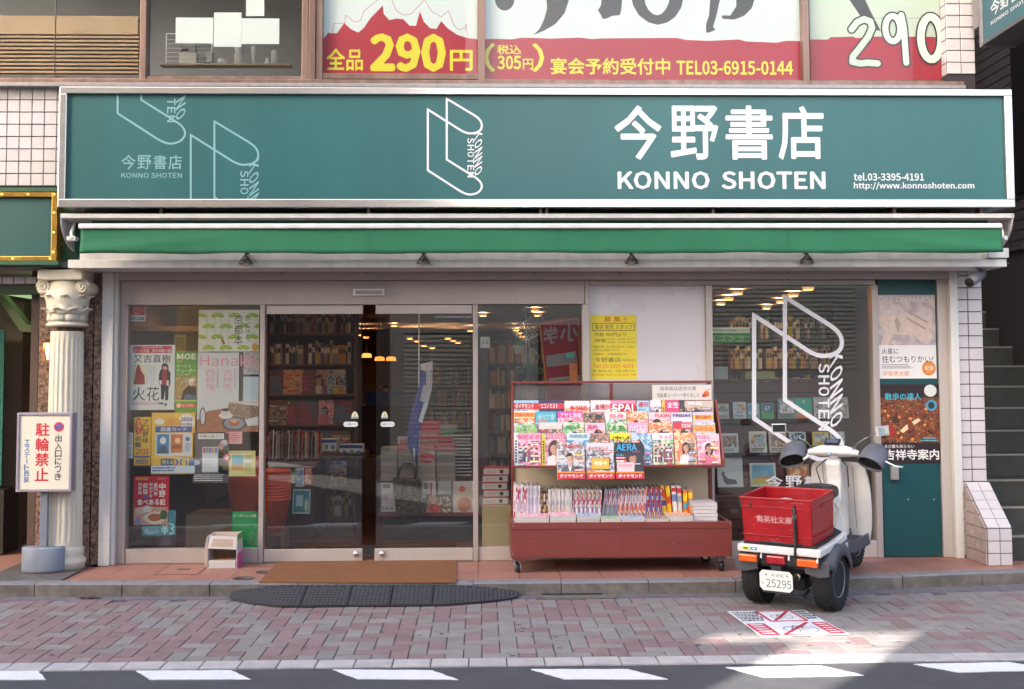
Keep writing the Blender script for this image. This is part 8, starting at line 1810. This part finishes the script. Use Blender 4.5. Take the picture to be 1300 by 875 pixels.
a, cc, d, e = RC(900, 416, 952, 435.5, 1.4); q = MB(); q.box(a, cc, 1.4, 1.42, d, e, K('#1f8a4a')); q.box(a, cc, 1.397, 1.3995, (d+e)/2+.02, e, K('#a8c9d6')); q.text('とくとく', a+.02, cc-.06, d+.02, (d+e)/2-.01, 1.3985, K('#bcd0c0'), 0, True); q.text('雑誌新刊', a+.02, cc-.12, (d+e)/2+.035, e-.015, 1.396, K('#4a78a0'), 0, True); one(q, 'hanging_sign', 'green and pale blue hanging sign with reversed lettering inside the book mark window', 'hanging sign', (a, 1.4, d))
a, cc, d, e = RC(943, 475, 980, 486, .6); q = MB(); q.box(a, cc, .5, .7, zt_+.021, zt_+.085, K('#a8a468')); one(q, 'paper_tray', 'olive paper tray on top of the maroon slatted display', 'tray', (a, .5, zt_+.02))
a, cc, d, e = RC(907, 466, 924, 486, .5); q = MB(); q.box(a, cc, .5, .504, zt_+.021, e, K('#b9b9b6')); one(q, 'blank_card', 'blank pale card standing on the slatted display beside the green sign', 'card', (a, .5, zt_+.02))

# ================= far side of the street (seen in the glass; heights and gap shaped for the sun) =================
opp = thing('opposite_building', 'pale building with steel shutters across the street', 'building', (0, -10.9, .1))
Mo = mat('opposite_wall', '#c9baa6', .9, var=.08, scale=1.2); Mo2 = mat('opposite_band', '#d9d0c2', .85, var=.04, scale=2); Msh = mat('shutter_steel', '#e6dcc6', .5); Mod = mat('opposite_dark', '#3a3634', .5)
OY = -10.9; H1 = 12.6; kx = .772
def ob(pts, z0, z1, m, n): q = MB(); q.prism(pts, z1-z0, m, 'z', z0); return q.build(n, opp)
gL, gR = -5.32, -4.08  # added gap along the sun direction, lets the sun patch onto the pavement
ob([(-13.5,OY),(-13.5,OY-3),(gL-3*kx,OY-3),(gL,OY)][::-1], .0, H1, Mo, 'wall'); ob([(-26,OY),(-26,OY-3),(-13.51,OY-3),(-13.51,OY)][::-1], .0, 4.4, Mo2, 'wall'); ob([(gR,OY),(gR-3*kx,OY-3),(-2.6,OY-3),(-2.6,OY)][::-1], .0, H1, Mo, 'wall')
ob([(-2.6,OY),(-2.6,OY-3),(-.3,OY-3),(-.3,OY)][::-1], .0, H1, Mo, 'wall'); ob([(-.3,OY),(-.3,OY-3),(26,OY-3),(26,OY)][::-1], .0, 4.4, Mo2, 'wall')
ob([(gL-.01,OY),(gL-.6*kx,OY-.6),(gR-.6*kx,OY-.6),(gR+.01,OY)][::-1], 6.25, H1, Mo, 'added_sun_blocker')  # added unseen bridge over the gap, cuts the far edge of the sun patch
def shutter(xa, xb, za, zb_, y=OY+.02):
    q = MB(); q.cbox(0, xb-xa, -.03, 0, 0, .066, Msh, .014)
    me = mesh_of(q)
    n = int((zb_-za)/.075)
    for k in range(n): piece('slat', me, (xa, y+.03, za+k*.075), opp, (0,0,0))
# slats face +Y, so turn the profile round
def shutter(xa, xb, za, zb_, y=OY+.04):
    q = MB(); q.prism([(-.03,0),(0,.012),(.004,.034),(0,.056),(-.03,.070)], xb-xa, Msh, 'x', 0); me = mesh_of(q)
    for k in range(int((zb_-za)/.078)): piece('slat', me, (xa, y, za+k*.078), opp)
    q = MB(); q.box(xa, xb, y-.036, y-.031, za, zb_, Mod); q.build('shutter_back', opp)
shutter(-1.35, -.15, .12, 2.25); shutter(3.9, 6.6, 1.6, 3.3); shutter(-8.6, -6.0, 5.6, 7.2)
q = MB(); q.box(-.12, .12, OY+.002, OY+.25, .1, 2.6, Mo2); q.build('pilaster', opp)
q = MB(); q.box(-9.0, -5.8, OY+.002, OY+.3, 7.25, 7.75, Mo2); q.build('parapet', opp)
q = MB(); q.box(1.0, 3.5, OY+.002, OY+.02, .15, 2.4, Mod); q.build('doorway', opp)
q = MB(); q.box(-4.0, -1.6, OY+.002, OY+.02, .15, 2.6, Mod); q.build('doorway', opp)
for k in range(-3, 1): q = MB(); q.box(-3.8+k*2.3, -2.4+k*2.3, OY+.002, OY+.03, 4.3, 5.7, mat('opposite_glass', '#3a444c', .1)); q.build('window', opp)
